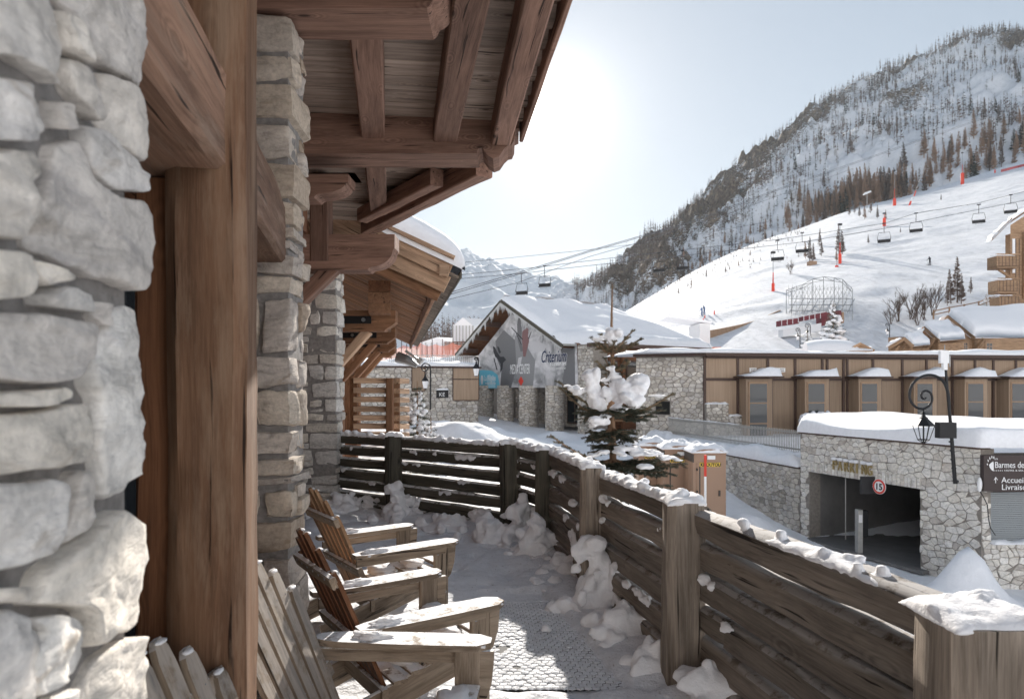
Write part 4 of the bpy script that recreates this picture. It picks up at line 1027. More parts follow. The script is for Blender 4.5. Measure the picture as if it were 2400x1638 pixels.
    b = MB(); b.box((c0[0], 18.02, c1[2]), (c0[0]+w_, 18.17, c0[2])); b.build('sign_board', M['signbrown'], hs)
    def T(txt, px, py, size, **k): p = P(px, py, 18.01); return lettering(txt, size, p, (1, 0, 0), (0, 0, 1), M['white'], hs, ext=.004, **k)
    T('Barmes de l\u2019Ours', 2331, 1096, .235, fit=1.28); T('Accueil', 2347, 1131, .215); T('Livraisons', 2347, 1147.5, .215); T('HOTEL & SPA', 2354, 1104, .06, fit=.5); T('LES', 2331, 1077, .06)
    b = MB()
    p = P(2334, 1132, 18.0); b.box((p[0]-.008, 18.005, p[2]), (p[0]+.008, 18.015, p[2]+.16)); b.add([p+V3((-.055, 0, .09)), p+V3((-.04, 0, .08)), p+V3((0, 0, .14)), p+V3((.04, 0, .08)), p+V3((.055, 0, .09)), p+V3((0, 0, .165))], [(0, 1, 2, 5), (2, 3, 4, 5)]); b.build('arrow', M['white'], hs)
    b = MB()     # bear paw mark: curved sole and five claws
    q = lambda x, y: tuple(P(2300+x, 1066+y, 18.0))
    b.add([q(*a) for a in ((23, 18), (28, 15), (29, 20), (29, 28), (29, 38), (25, 36), (20, 30), (18, 23))], [tuple(range(8))])
    for x, y, r_ in ((14, 20, 0), (16, 12, .0), (20, 7, 0), (24.5, 4, 0), (29, 5, 0)):
        dx, dy = (x-26)*.22, (y-20)*.22; b.add([q(x-1.2, y), q(x+dx, y+dy), q(x+1.4, y), q(x+1.0, y+4), q(x-.4, y+4)], [(0, 1, 2, 3, 4)])
    for k in range(5): b.add([q(30.5+k*4.4, 35.5), q(32.5+k*4.4, 35.5), q(32.5+k*4.4, 37.5), q(30.5+k*4.4, 37.5)], [(0, 1, 2, 3)])
    b.build('paw_mark', M['white'], hs)
    # cable down the corner and a white junction box with snow
    c = P(2290, 1150, 18.2); jb = thing('junction_box', c, 'small white lamp box with a dangling black cable at the garage corner', 'box')
    b = MB(); blob(b, c+V3((0, -.1, .18)), (.06, .06, .2), amp=.1); b.build('lamp_box', M['white'], jb, smooth=True)
    b = MB(); b.tube([c+V3(a) for a in ((0, -.12, .0), (.06, -.15, -.12), (.17, -.15, -.35), (.2, -.15, -.7), (.25, -.15, -.95), (.4, -.12, -1.15))], .014, 6); b.build('cable', M['metal'], jb)
plainshut = plain('shutter_paint', (.27, .29, .30), .5); brass = plain('gold_letter', (.42, .33, .16), .4, .4); M['signbrown'] = plain('sign_brown', (.045, .03, .028), .5)
garage()
# ------------------------------------------------------------------ retaining wall, upper terrace, railing
def retaining():
    A, B = (6.9, 37.5), (10.28, 24.35); F = Frame(A, B); g, U, Ln = on_wall(A, B)
    t = thing('retaining_wall', (8.6, 31, -4), 'rubble stone retaining wall below the railing, snow along its top, leading to the garage', 'wall')
    stone_wall(t, F.fn(0, -4.4), Ln, 3.02, .29, .19, .035, .011, M['stonefar2'], maxp=300, rs=random.Random(21))
    F.part('mortar', 'mortarfar', t, 0, Ln, -4.4, -1.37, -.4, 0); F.part('coping', 'trim', t, 0, Ln, -1.37, -1.31, -.4, .06)
    s = MB(); snowcap(s, F.p(0, -1.31, -.42), F.p(Ln-.02, -1.31, -.42), 1.06, .5, res=.11, seed=6, m=14, sharp=5, wob=.04, nf=.5); s.build('wall_snow', M['snow'], t, smooth=True)
    # railing with vertical slats
    r = thing('slatted_railing', F.p(Ln/2, -1.0, -.9), 'long railing of closely set grey metal slats above the retaining wall', 'railing')
    n = int(Ln/.105); near = []
    for k in range(n+1):
        u = k*.105; b = MB(); F.box(b, u, u+.036, -1.02, -.10, -.915, -.895); b.build('slat', M['galv'], r)
    for z in (-.22, -.85): F.part('rail', 'galv', r, 0, Ln, z, z+.05, -.96, -.93)
    s = MB(); snowcap(s, F.p(1.5, -.10, -.9), F.p(Ln*.62, -.10, -.9), .08, .05, res=.08, seed=9, cover=.35, m=6, nf=1.5); s.build('rail_snow', M['snow'], r, smooth=True)
    b = MB(); xs = [F.p(-1, 0, -.45), F.p(Ln, 0, -.45), V3((10.2, 33.5, 0)), V3((34, 36, 0)), V3((34, 45, 0)), V3((2, 45, 0)), V3((4.5, 39, 0))]
    b.prism([(p[0], p[1]) for p in (xs[0], xs[1], xs[2], xs[3], xs[4], xs[6])], ((1,0,0),(0,1,0),(0,0,1)), -4.5, -.98); b.build('upper_terrace', M['snow'], kind='structure')
M['stonefar2'] = stone('retaining_stone', [(.38, .35, .31), (.62, .57, .50), (.52, .49, .46), (.72, .68, .62)], scale=.5)
retaining()
# ------------------------------------------------------------------ long brown building
def brown_building():
    A, B = (10.0, 35.2), (34.6, 39.6)
    F = Frame(A, B); g, U, Ln = on_wall(A, B)
    t = thing('brown_building', (22, 38, -1), 'long low brown panelled building with six snow-hooded window bays and a flat snowy roof', 'building')
    zt = 3.12; zb = -1.2; zm = g(1700, 889)[1]
    X = lambda cx: g(1600+.3442*cx, 900)[0]
    F.part('body', 'panel', t, 0, Ln+8, zb, zt-.02, -6, -.12)
    cols = [150, 375, 580, 765, 950, 984, 1095, 1120, 1295, 1495, 1660, 1835, 1990, 2115, 2268, 2420]
    us = [X(c) for c in cols]
    for i, (a, b_) in enumerate(zip(us, us[1:])):
        F.part('wall_panel', 'panel', t, a+.05, b_-.05, zm+.08, zt-.12, -.10, -.02)
        if (cols[i] == 984) or (cols[i] == 1990): F.part('doorway_back', 'panel', t, a+.05, b_-.05, zb, zm-.05, -.1, -.06)
        else: F.part('wall_panel', 'panel', t, a+.05, b_-.05, zb, zm-.08, -.10, -.02)
    for u in us+[us[-1]+3.2, us[-1]+6]: F.part('corner_strip', 'trim', t, u-.065, u+.065, zb, zt-.05, -.1, .035)
    F.part('middle_band', 'trim', t, us[0], Ln+8, zm-.06, zm+.06, -.1, .02); F.part('roof_trim', 'trim', t, -.2, Ln+8, zt-.03, zt+.14, -.5, .38); F.part('under_eave_board', 'trim', t, 0, Ln+8, zt-.14, zt-.03, -.1, .08)  # last piece is a dark board right under the roof trim
    for c in (480, 675, 1720):
        u = X(c); f_ = F.part('vent', 'white', t, u-.2, u+.2, 2.28, 2.5, -.02, .0)
        for k in range(2): F.part('grille', 'trim', f_, u-.13, u+.13, 2.33+k*.08, 2.36+k*.08, .0, .006)
    # window bays
    bays = [(383, 600, 1285), (775, 978, 1240), (1135, 1325, 1245), (1505, 1695, 1245), (1845, 2035, 1210), (2140, 2330, 1210), (2520, 2720, 1210)]
    zc = g(1800, 883)[1]
    for bi, (c0, c1, cb) in enumerate(bays):
        u0 = X(c0); u1 = X(c0+(c1-c0)*.80); ur = X(c1)
        zz = zb
        w_ = u1-u0; dep = .75
        bx = F.part('bay_box', 'panel', t, u0, u1, zz, zc-.1, -.1, dep)
        F.part('bay_side', 'trim', t, u1, u1+.05, zz, zc-.1, -.1, dep-.03)
        wu0, wu1 = u0+w_*.12, u1-w_*.22; z0, z1 = zz+.15, g(1800, 898)[1]
        wf = F.part('window', 'bayframe', t, wu0-.06, wu1+.06, z0-.06, z1+.06, dep, dep+.04)
        hts = [z0, z0+(z1-z0)*.25, z0+(z1-z0)*.63, z1]
        for k in range(3): F.part('pane', 'glass', wf, wu0, wu1, hts[k]+.03, hts[k+1]-.03, dep+.041, dep+.05)
        F.part('canopy', 'trim', t, u0-.3, ur+.1, zc-.06, zc+.02, -.1, dep+.35)
        s = MB(); n = 16; m = 8; V = []
        for i in range(n+1):
            a = i/n; hh = .50*(sm(-.05, .75, a)**.8)*(1 if a < .93 else math.sqrt(max(0, 1-((a-.93)/.07)**2)))+.02
            for j in range(m+1):
                b_ = j/m; V.append(F.p(u0-.26+(ur-u0+.34)*a, zc+.02+hh*math.sqrt(max(0, 1-abs(b_*2-1)**5))*(.85+.3*vnoise(V3([[a*3+bi*7, b_*2, 1]]), 3)[0]), -.02+(dep+.35)*(1-b_)))
        k = m+1; s.add(V3(V), [(i*k+j, i*k+j+1, (i+1)*k+j+1, (i+1)*k+j) for i in range(n) for j in range(m)]); s.build('canopy_snow', M['snow'], t, smooth=True)
    # roof snow
    s = MB(); snowcap(s, F.p(-3.6, zt+.14, -2.7), F.p(Ln+8, zt+.14, -2.7), 6.4, .36, res=.5, seed=2, m=16, sharp=14, wob=.01, nf=.12, cover=.1); s.build('roof_snow', M['snow'], t, smooth=True)
    # stone end with a step
    A3, B3 = (6.65, 36.6), A; F3 = Frame(A3, B3); g3, _, L3 = on_wall(A3, B3)
    zs = 3.1
    stone_wall(t, F3.fn(0, -1.5), L3, zs+1.45, .30, .2, .04, .013, M['stonefar2'], holes=[(g3(1535, 900)[0], g3(1572, 900)[0], g3(1500, 972)[1]+1.5, g3(1500, 938)[1]+1.5)], maxp=300, rs=random.Random(31))
    F3.part('mortar', 'mortarfar', t, 0, L3, -1.5, zs, -.6, 0); F3.part('roof_trim', 'trim', t, -.1, L3+.1, zs, zs+.14, -.8, .3)
    ua, ub = g3(1537, 900)[0], g3(1570, 900)[0]; F3.part('small_window', 'dark', t, ua, ub, g3(1500, 970)[1], g3(1500, 940)[1], .0, .012)
    # low stone steps with snow ledges in front of the first panels
    for (c0, c1, y0, y1) in ((148, 296, 946, 1002), (296, 402, 974, 1002)):
        a, b_ = X(c0)-.02, X(c1); z1 = g(1700, y0)[1]
        f_ = F.fn(a, -1.6, .25); stone_wall(t, f_, b_-a, z1+1.6, .28, .19, .04, .02, M['stonefar2'], rs=random.Random(int(c0)))
        F.part('mortar', 'mortarfar', t, a, b_, -1.6, z1, -.1, .25)
        s = MB(); snowcap(s, F.p(a, z1, .12), F.p(b_, z1, .12), .42, .14, res=.1, seed=3, m=8, wob=.03); s.build('ledge_snow', M['snow'], t, smooth=True)
    # snow-laden bench by the second bay
    bt = thing('snowy_bench', F.p(X(810), -1, 1.2), 'bench buried under lumpy snow in front of the second window bay', 'bench')
    b = MB(); F.box(b, X(735), X(905), -.55, -.45, 1.0, 1.4); b.build('seat', M['trim'], bt)
    for c in (740, 900): F.part('leg', 'trim', bt, X(c), X(c)+.08, -.98, -.55, 1.05, 1.3)
    s = MB()
    for c, r_ in ((735, .34), (770, .38), (810, .36), (850, .4), (890, .36), (915, .3)): blob(s, F.p(X(c), -.25, 1.2), (r_, r_*.8, .42), amp=.5)
    s.build('bench_snow', M['snow'], bt, smooth=True)
M['bayframe'] = plain('bay_frame', (.34, .22, .14), .6, nz=.15)
brown_building()
# ------------------------------------------------------------------ media centre hall
def media():
    GA, GB = (-2.63, 54.0), (5.13, 43.0); F = Frame(GA, GB); g, U, Ln = on_wall(GA, GB); N_ = F.N; Bk = -N_
    t = thing('gabled_hall', (2, 50, -1.6), 'gabled stone hall with a snow-covered roof, bannered gable and round stone columns', 'building')
    za = 7.75; ze = 4.2
    tip = lambda px, py: g(px, py)
    # columns
    for (px0, px1, pyb) in ((1122, 1148, 975), (1169, 1196, 996), (1220, 1253, 1009), (1281, 1314, 1016)):
        u0, u1 = g(px0, 900)[0], g(px1, 900)[0]; r_ = (u1-u0)/2*.80; uc = (u0+u1)/2; zb = g((px0+px1)/2, pyb)[1]-.2; zt = 1.55
        C = F.p(uc, 0, -.1); col = MB(); n = 20
        per = 2*math.pi*r_
        def cf(X, C=C, r_=r_, zb=zb):
            a = X[:, 0]/r_; rr = r_+X[:, 2]; return np.stack([C[0]+rr*np.cos(a), C[1]+rr*np.sin(a), zb+X[:, 1]], 1)
        ct = [C+V3((0, 0, zb)), C+V3((0, 0, zt))]; col.tube(ct, r_, 20); cm = col.build('column', M['mortarfar'], t)
        stone_wall(cm, cf, per, zt-zb, .32, .19, .035, .02, M['stonefar2'], maxp=160, rs=random.Random(int(px0)))
    # corner pier up to the eave
    u0, u1 = g(1354, 900)[0], g(1391, 900)[0]
    F.part('corner_pier', 'mortarfar', t, u0, u1, -2, ze, -1.2, 0)
    stone_wall(t, F.fn(u0, -2), u1-u0, ze+1.9, .30, .2, .04, .02, M['stonefar2'], maxp=200, rs=random.Random(41))
    # recessed back wall with glass doors and the steps
    F.part('back_wall', 'mortarfar', t, -3.5, u0, -2, 2.0, -4.2, -3.6); F.part('left_wall', 'mortarfar', t, -.3, 0, -2, 4.2, -12, -3.6)
    stone_wall(t, F.fn(0, -1.9, -3.6), u0, 3.6, .4, .26, .04, .02, M['stonefar2'], maxp=160, rs=random.Random(42))
    for (px0, px1) in ((1253, 1290), (1312, 1350)):
        gu = lambda px: g(px, 900)[0]-.6
        a, b_ = gu(px0), gu(px1); zb2 = -1.25
        fr = F.part('glass_door', 'trim', t, a, b_, zb2, 1.6, -3.58, -3.45)
        mid = (a+b_)/2
        for (x0, x1) in ((a+.1, mid-.06), (mid+.06, b_-.1)):
            for z0, z1 in ((zb2+.1, .55), (.65, 1.5)): F.part('pane', 'glass', fr, x0, x1, z0, z1, -3.448, -3.44)
    for k in range(4): F.part('step', 'concrete', t, u0*.45, u0, -1.75+k*.12-.2, -1.63+k*.12-.2, -3.4, -.2-k*.45)
    # gable wall with banner: polygon
    gab = [(g(1122, 908)[0], 1.4), (g(1357, 908)[0], 1.4), (g(1352, 805)[0], 4.25), (g(1214, 715)[0], 7.35), (g(1122, 838)[0], 3.9)]
    b = MB(); b.prism(gab, (U, V3((0, 0, 1)), N_), -.35, -.02, org=F.O); b.build('gable_wall', M['plankdark'], t)
    F.part('gable_beam', 'trim', t, gab[0][0], gab[1][0], 1.36, 1.75, -3.6, -.35)
    bn = thing('printed_banner', F.p(4, 1.4, .1), 'large grey printed banner with skiers and white lettering on the hall gable', 'banner')
    b = MB(); b.prism(gab, (U, V3((0, 0, 1)), N_), .01, .04, org=F.O); b.build('banner_cloth', M['banner'], bn)
    def art(pts, mat, name, n=.045): b = MB(); q = [g(*p) for p in pts]; b.add([F.p(u, z, n) for u, z in q], [tuple(range(len(q)))[::-1]]); return b.build(name, mat, bn)
    gr = plain('print_grey', (.16, .16, .165), .7); gl_ = plain('print_lightgrey', (.55, .54, .55), .7); gd = plain('print_dark', (.035, .035, .04), .7); bl = plain('print_blue', (.16, .52, .66), .7)
    c1 = lambda x, y: (1040+x*.284, 640+y*.284)
    art([c1(*p) for p in ((288, 806), (330, 800), (405, 806), (448, 838), (458, 880), (470, 950), (290, 950))], bl, 'blue_panel', .05)
    art([c1(*p) for p in ((360, 945), (362, 845), (385, 835), (400, 850), (412, 838), (430, 862), (432, 945))], plain('print_paleblue', (.40, .68, .78), .7), 'pale_map', .054)
    art([c1(*p) for p in ((500, 470), (600, 560), (615, 690), (600, 800), (560, 945), (470, 945), (480, 800), (440, 700), (430, 560))], gr, 'dark_slope', .043)
    art([c1(*p) for p in ((590, 520), (690, 470), (700, 620), (760, 720), (740, 945), (620, 945), (600, 700))], plain('print_midgrey', (.26, .26, .265), .7), 'dark_slope', .0445)
    art([c1(*p) for p in ((960, 600), (1060, 575), (1085, 600), (1090, 945), (980, 945), (1000, 760))], gr, 'dark_slope', .0432)
    for pts in (((605, 330), (625, 300), (650, 480), (640, 560), (660, 640), (640, 650), (615, 560)), ):
        art([c1(*p) for p in pts], gr, 'dark_strip', .046)  # flat grey strip on the banner cloth
    sk1 = [(410, 600), (430, 615), (445, 650), (470, 690), (500, 690), (520, 715), (495, 740), (490, 790), (470, 820), (475, 750), (450, 710), (430, 690), (415, 650)]
    art([c1(*p) for p in sk1], gd, 'skier_print', .055); art([c1(*p) for p in ((445, 605), (460, 610), (478, 655), (462, 665), (450, 630))], gd, 'skier_print', .055); art([c1(*p) for p in ((415, 700), (422, 700), (450, 800), (440, 800))], gd, 'skier_print', .056)
    sk2 = [(655, 480), (690, 450), (705, 465), (700, 520), (710, 560), (695, 620), (680, 690), (660, 690), (655, 600), (650, 540)]
    art([c1(*p) for p in sk2], plain('print_redgrey', (.22, .12, .12), .7), 'skier_print', .055)
    for q in (((560, 450), (566, 446), (660, 545), (655, 552)), ((700, 545), (750, 420), (754, 423), (706, 550)), ((600, 500), (605, 498), (650, 590), (645, 594))): art([c1(*p) for p in q], gd, 'ski_pole_print', .056)
    for q in (((700, 575), (780, 560), (860, 600), (830, 640), (740, 660)), ((640, 360), (690, 345), (700, 390), (660, 400)), ((620, 700), (650, 690), (640, 760), (610, 790))): art([c1(*p) for p in q], gl_, 'snow_spray', .048)
    art([c1(*p) for p in ((800, 425), (845, 420), (858, 450), (850, 490), (815, 495), (798, 460))], M['snow'], 'stuck_snow', .07); art([c1(*p) for p in ((875, 478), (920, 475), (935, 510), (925, 540), (890, 550), (872, 515))], M['snow'], 'stuck_snow', .07)
    art([c1(*p) for p in ((643, 850), (664, 890), (643, 935), (622, 890))], M['red'], 'red_diamond', .06)
    def T(txt, x, y, size, wp, mat=M['white'], n=.06, **k): u, z = g(*c1(x, y)); return lettering(txt, size, F.p(u, z, n), U, (0, 0, 1), mat, bn, ext=.004, fit=(g(*c1(x+wp, y))[0]-u), **k)
    T('MEDIA CENTER', 552, 832, 1.0, 162, shear=.1, off=.0)
    navy = plain('print_navy', (.03, .04, .09), .7)
    T('Criterium', 803, 738, 1.15, 214, M['white'], .055, shear=.3, off=.035); T('Criterium', 806, 738, 1.15, 208, navy, .066, shear=.3, off=.015)
    T('de la première neige', 880, 764, .42, 135, M['white'], .06, shear=.3, off=.01); T('COUPE DU MONDE DE SKI', 870, 795, .16, 140, M['white'], .06)
    T('La Région', 337, 888, .62, 95, M['white'], .06); T('Auvergne-Rhône-Alpes', 345, 915, .2, 90, M['white'], .06)
    b = MB(); u, z = g(*c1(320, 880)); b.prism([(u+.18*math.cos(a), z+.36*math.sin(a)) for a in np.linspace(0, 6.283, 17)[:-1]], (U, V3((0,0,1)), N_), .05, .062, org=F.O); b.build('round_emblem', M['white'], bn)
    # roof: two slopes, hipped at the back, thick snow
    A0 = F.p(g(1204, 700)[0], 0, 1.1); A0[2] = 7.78
    EL = F.p(g(1096, 832)[0], 0, 1.1); EL[2] = 4.1; ER = F.p(g(1349, 805)[0]-.0, 0, 1.1); ER[2] = 4.22
    Rk = A0+Bk*10.2; ERb = ER+Bk*15.4; ELb = EL+Bk*15.4
    dk = MB(); dk.add([A0, EL, ELb, Rk], [(0, 1, 2, 3)]); dk.add([A0, Rk, ERb, ER], [(0, 1, 2, 3)]); dk.add([Rk, ELb, ERb], [(0, 1, 2)])
    dk.add([p-V3((0, 0, .25)) for p in (A0, EL, ELb, Rk, ERb, ER)], [(3, 2, 1, 0), (5, 4, 3, 0), (3, 4, 2)])
    dk.build('roof_deck', M['plankdark'], t)
    def snow_slope(a, b_, c, d, th, nm):
        n, m = 40, 24; V = []
        for i in range(n+1):
            for j in range(m+1):
                s_, r_ = i/n, j/m; p = (a*(1-s_)+b_*s_)*(1-r_)+(d*(1-s_)+c*s_)*r_
                e = min(1, math.sqrt(max(0, 1-(1-min(1, r_/.06))**2)))*min(1, math.sqrt(max(0, 1-(1-min(1, s_/.03))**2)))*math.sqrt(max(0, 1-(1-min(1, (1-s_)/.03))**2)+.001)
                k = th*(.85+.35*vnoise(V3([[s_*5, r_*4, 2]]), 3)[0]+.08*vnoise(V3([[s_*22, r_*9, 2]]), 3)[0])
                lip = .35 if nm == 'r' and abs(r_-.14) < .025 else 0
                V.append(p+V3((0, 0, .02+k*e+lip*.35)))
        k = m+1; b2 = MB(); b2.add(V3(V), [(i*k+j, (i+1)*k+j, (i+1)*k+j+1, i*k+j+1) for i in range(n) for j in range(m)]); b2.build('roof_snow', M['snow'], t, smooth=True)
    snow_slope(ER, ERb, Rk, A0, .42, 'r'); snow_slope(ELb, EL, A0, Rk, .4, 'l'); snow_slope(ERb, ELb, Rk, Rk, .4, 'b')
    for a, b_ in ((A0, EL), (A0, ER)):
        q = MB(); q.timber(a-V3((0, 0, .2)), b_-V3((0, 0, .2)), .1, .42, seg=12, rough=.01); q.build('barge_board', M['fencedark'], t)
        s = MB(); k = int(np.linalg.norm(b_-a)/.11)
        for i in range(k):
            p = a+(b_-a)*(i+.5)/k+N_*.08-V3((0, 0, .25)); l_ = rng.uniform(.15, .55)*(1+.5*math.sin(i*.7)); s.tube([p, p-V3((0, 0, l_))], [.055, .004], 4, cap=False)
        s.build('icicles', plain('ice', (.5, .5, .5), .2), t, kind='stuff')
    for f_ in (.3, .55, .8):
        p = A0+(EL-A0)*f_-V3((0, 0, .55)); q = MB(); q.timber(p, p+Bk*1.2, .35, .35, rough=.01); q.build('purlin_end', M['trim'], t)
    # right long side: dark timber and glass under the eave
    F4 = Frame(tuple((F.p(u1, 0, 0))[:2]), tuple((F.p(u1, 0, 0)+Bk*14.2)[:2]))
    F4.part('side_wall', 'plankdark', t, .0, 14.2, -1.5, 4.0, -.8, -.4)
    for k in range(6):
        u = .4+k*2.3; F4.part('side_post', 'plankdark', t, u, u+.25, -1.5, 4.0, -.35, -.15)
        if k < 5: wf = F4.part('side_window', 'trim', t, u+.5, u+2.0, 1.0, 3.2, -.4, -.3); F4.part('pane', 'glass', wf, u+.6, u+1.9, 1.1, 3.1, -.3, -.29)
    F4.part('eave_beam', 'trim', t, -.2, 14.6, 4.0, 4.25, -.4, .25)
    q = MB(); q.tube([ER+V3((0, 0, -.05)), ERb+V3((0, 0, -.05))], .08, 8); q.build('gutter', M['galv'], t)
def bannerm():
    m = Mat('banner_print'); p = m.mul(m.pos(), (1, 1, 1.0)); n = m.noise(p, .55, 7, .62, 1.2); n2 = m.noise(p, 1.9, 5, .6, .8)
    f = m.math('ADD', m.math('MULTIPLY', n, .8), m.math('MULTIPLY', n2, .2)); c = m.ramp(f, [(.36, (.18, .18, .185)), (.46, (.36, .36, .365)), (.54, (.52, .51, .52)), (.64, (.66, .65, .655))])
    m.set(Base_Color=c, Roughness=.6, Normal=m.bump(m.noise(m.mul(m.pos(), (1, 1, .25)), 1.6, 2), .5, .12)); return m.m
M['banner'] = bannerm()
media()
# ------------------------------------------------------------------ low stone building at the left, railing, tents, orange netting
def left_mid():
    A, B = (-13.2, 44), (-2.35, 47.5); F = Frame(A, B); g, U, Ln = on_wall(A, B)
    t = thing('low_stone_building', (-7, 46, 0), 'low stone building with brown panels and a flat snowy roof left of the hall', 'building')
    zt = g(1000, 862)[1]; zb = -1.4
    u_ = lambda px: g(px, 900)[0]
    stone_wall(t, F.fn(0, zb), Ln, zt-zb, .36, .22, .04, .02, M['stonefar2'], holes=[(u_(966), u_(995), 1.2-zb, zt+2), (u_(1062), u_(1121), .55-zb, zt+2)], maxp=300, rs=random.Random(51))
    F.part('mortar', 'mortarfar', t, 0, Ln, zb, zt, -.6, 0); F.part('roof_trim', 'trim', t, -.2, Ln+.2, zt, zt+.12, -.6, .15)
    for (a, b_, z0) in ((966, 995, 1.2), (1062, 1121, .55)):
        F.part('brown_panel', 'panel', t, u_(a), u_(b_), z0, zt, .0, .02)
        F.part('panel_frame', 'trim', t, u_(a)-.06, u_(a), z0, zt, 0, .06); F.part('panel_frame', 'trim', t, u_(b_), u_(b_)+.06, z0, zt, 0, .06); F.part('panel_frame', 'trim', t, u_(a), u_(b_), z0-.06, z0, 0, .08)
    F.part('panel_frame', 'trim', t, u_(1062), u_(1121), 1.95, 2.02, .02, .06)
    s = MB(); snowcap(s, F.p(-.3, zt+.12, -2.5), F.p(Ln+.3, zt+.12, -2.5), 5.6, .42, res=.3, seed=12, m=12, sharp=10, wob=.02, nf=.3); s.build('roof_snow', M['snow'], t, smooth=True)
    sg = thing('wall_sign', F.p(u_(1035), .85, .1), 'small dark shop sign with snow on top on the low stone building', 'sign')
    F.part('sign_board', 'metal', sg, u_(1022), u_(1050), .72, 1.25, .02, .12); lettering('KE', .36, F.p(u_(1028), .82, .125), U, (0, 0, 1), M['white'], sg, ext=.003)
    s = MB(); snowcap(s, F.p(u_(1021), 1.25, .1), F.p(u_(1051), 1.25, .1), .25, .18, res=.06, m=8); s.build('sign_snow', M['snow'], sg, smooth=True)
    # railing on the roof line, behind
    r = thing('terrace_railing', F.p(Ln/2, zt+.3, -3), 'thin grey baluster railing on the snowy terrace above the low stone building', 'railing')
    k = 0; u = u_(905)
    while u < u_(1135): F.part('baluster', 'galv', r, u, u+.035, zt+.35, zt+.95, -3.05, -3.0); u += .155
    F.part('rail', 'galv', r, u_(905), u_(1135), zt+.95, zt+1.0, -3.06, -2.99)
    up = MB(); up.box((-26, 48.6, -1.5), (-3.8, 95, zt+.42)); up.build('upper_snow_terrace', M['snow'], kind='structure')
    s = MB()
    for px, y, d, r_ in ((1085, 832, 56, 1.6), (1050, 838, 56, 2.0), (1010, 838, 58, 2.2), (1120, 838, 55, 1.4), (960, 842, 58, 2.4)): p = P(px, 850, d); blob(s, (p[0], p[1], zt+.4), (r_, r_*.8, .75), lod=(28, 20), amp=.5)
    s.build('snow_piles', M['snow'], smooth=True, kind='stuff', label='ploughed snow piles on the terrace behind the railing', cat='snow')
    # orange netting on poles
    n = thing('orange_netting', P(960, 840, 62), 'bright orange safety netting strung between thin poles behind the railing', 'fence')
    m = Mat('net'); m.set(Base_Color=(.80, .26, .17, 1), Roughness=.7, Alpha=.55); 
    pts = [P(x, y, d) for x, y, d in ((862, 832, 70), (905, 824, 68), (945, 818, 66), (985, 812, 64), (1020, 815, 63), (1060, 812, 62), (1100, 812, 62))]
    for i, (a, b_) in enumerate(zip(pts, pts[1:])):
        V = []; 
        for k in range(7):
            q = a+(b_-a)*k/6; V += [q+V3((0, .1*math.sin(k*2+i), -1.1)), q+V3((0, 0, .35-.25*math.sin(k/6*math.pi)))]
        b = MB(); b.add(V, [(2*k, 2*k+2, 2*k+3, 2*k+1) for k in range(6)]); b.build('net', m.m, n)
    for i in range(19):
        x = 905+i*12; p = P(x, 850, 63); b = MB(); b.tube([p+V3((0, 0, -.3)), p+V3((0, 0, 1.9+.3*math.sin(i*3)))], .035, 5); b.build('pole', M['trim'], n)
    def tent(px0, px1, pyt, pye, pyb, d, dep, label):
        a, b_ = P(px0, pye, d), P(px1, pye, d); mid = P((px0+px1)/2, pyt, d); zb_ = P(px0, pyb, d)[2]
        tt = thing('marquee_tent', ((a[0]+b_[0])/2, d, zb_), label, 'tent', 'white marquee tents')
        rr = V3((dep*.75, dep*.66, 0))
        b = MB(); b.add([a, b_, mid, a+rr, b_+rr, mid+rr], [(0, 1, 2), (0, 2, 5, 3), (2, 1, 4, 5), (5, 4, 3)]); b.build('tent_roof', M['tent'], tt)
        za = V3((0, 0, a[2]-zb_)); b = MB(); b.add([a, b_, a-za, b_-za, a+rr, b_+rr, a+rr-za, b_+rr-za], [(2, 3, 1, 0), (3, 7, 5, 1), (6, 2, 0, 4), (7, 6, 4, 5)]); b.build('tent_wall', M['tentwall'], tt)
        for k in range(7):
            q = a+(b_-a)*k/6; c = MB(); c.tube([q-V3((0, .05, 0)), q-za-V3((0, .05, 0))], .05, 5); c.build('tent_pole', M['galv'], tt)
        for k in range(6):
            q = b_+rr*k/5; c = MB(); c.tube([q-V3((-.03, .05, 0)), q-za-V3((-.03, .05, 0))], .05, 5); c.build('tent_pole', M['galv'], tt)
    M['tentwall'] = plain('tent_wall', (.70, .71, .73), .5)
    tent(1062, 1108, 744, 763, 815, 72, 9, 'tall white marquee tent with a pointed gable left of the hall roof')
    tent(985, 1063, 790, 803, 835, 75, 8, 'lower white marquee tent beside the tall one')
    d_ = thing('timber_deck', P(1085, 815, 70), 'red-brown timber deck with bright poles below the tall white tent', 'deck')
    for k in range(5): p, q = P(1040, 803+k*4, 70), P(1122, 800+k*4, 70); b = MB(); b.timber(p, q, .3, .1, seg=3); b.build('deck_board', M['eave'], d_)
    for k in range(9): p = P(1045+k*9, 800, 69.5); b = MB(); b.tube([p, p-V3((0, 0, 1.3))], .06, 5); b.build('deck_post', M['eave'], d_)
left_mid()
def hut_beyond():
    # white box and orange awning just right of the hall roof
    p = P(1640, 806, 66); t = thing('white_cabin', p, 'small white cabin just beyond the right end of the hall roof', 'cabin')
    b = MB(); b.box((p[0], 66, p[2]-2.5), (p[0]+1.0, 70, p[2]+2.0)); b.build('cabin_wall', M['tentwall'], t)
    b = MB(); b.prism([(p[0]-3.2, p[2]+2.6), (p[0]+1.1, p[2]+1.95), (p[0]+1.1, p[2]+2.15), (p[0]-3.0, p[2]+3.0)], ((1,0,0),(0,0,1),(0,1,0)), 65.8, 70.2); b.build('cabin_roof', M['snow'], t)
    b = MB(); q = P(1650, 818, 64); b.box((q[0], 64, q[2]), (q[0]+1.6, 65, q[2]+.18)); tag(b.build('orange_awning', M['orange']), 'thin orange awning strip right of the white cabin', 'awning')
hut_beyond()

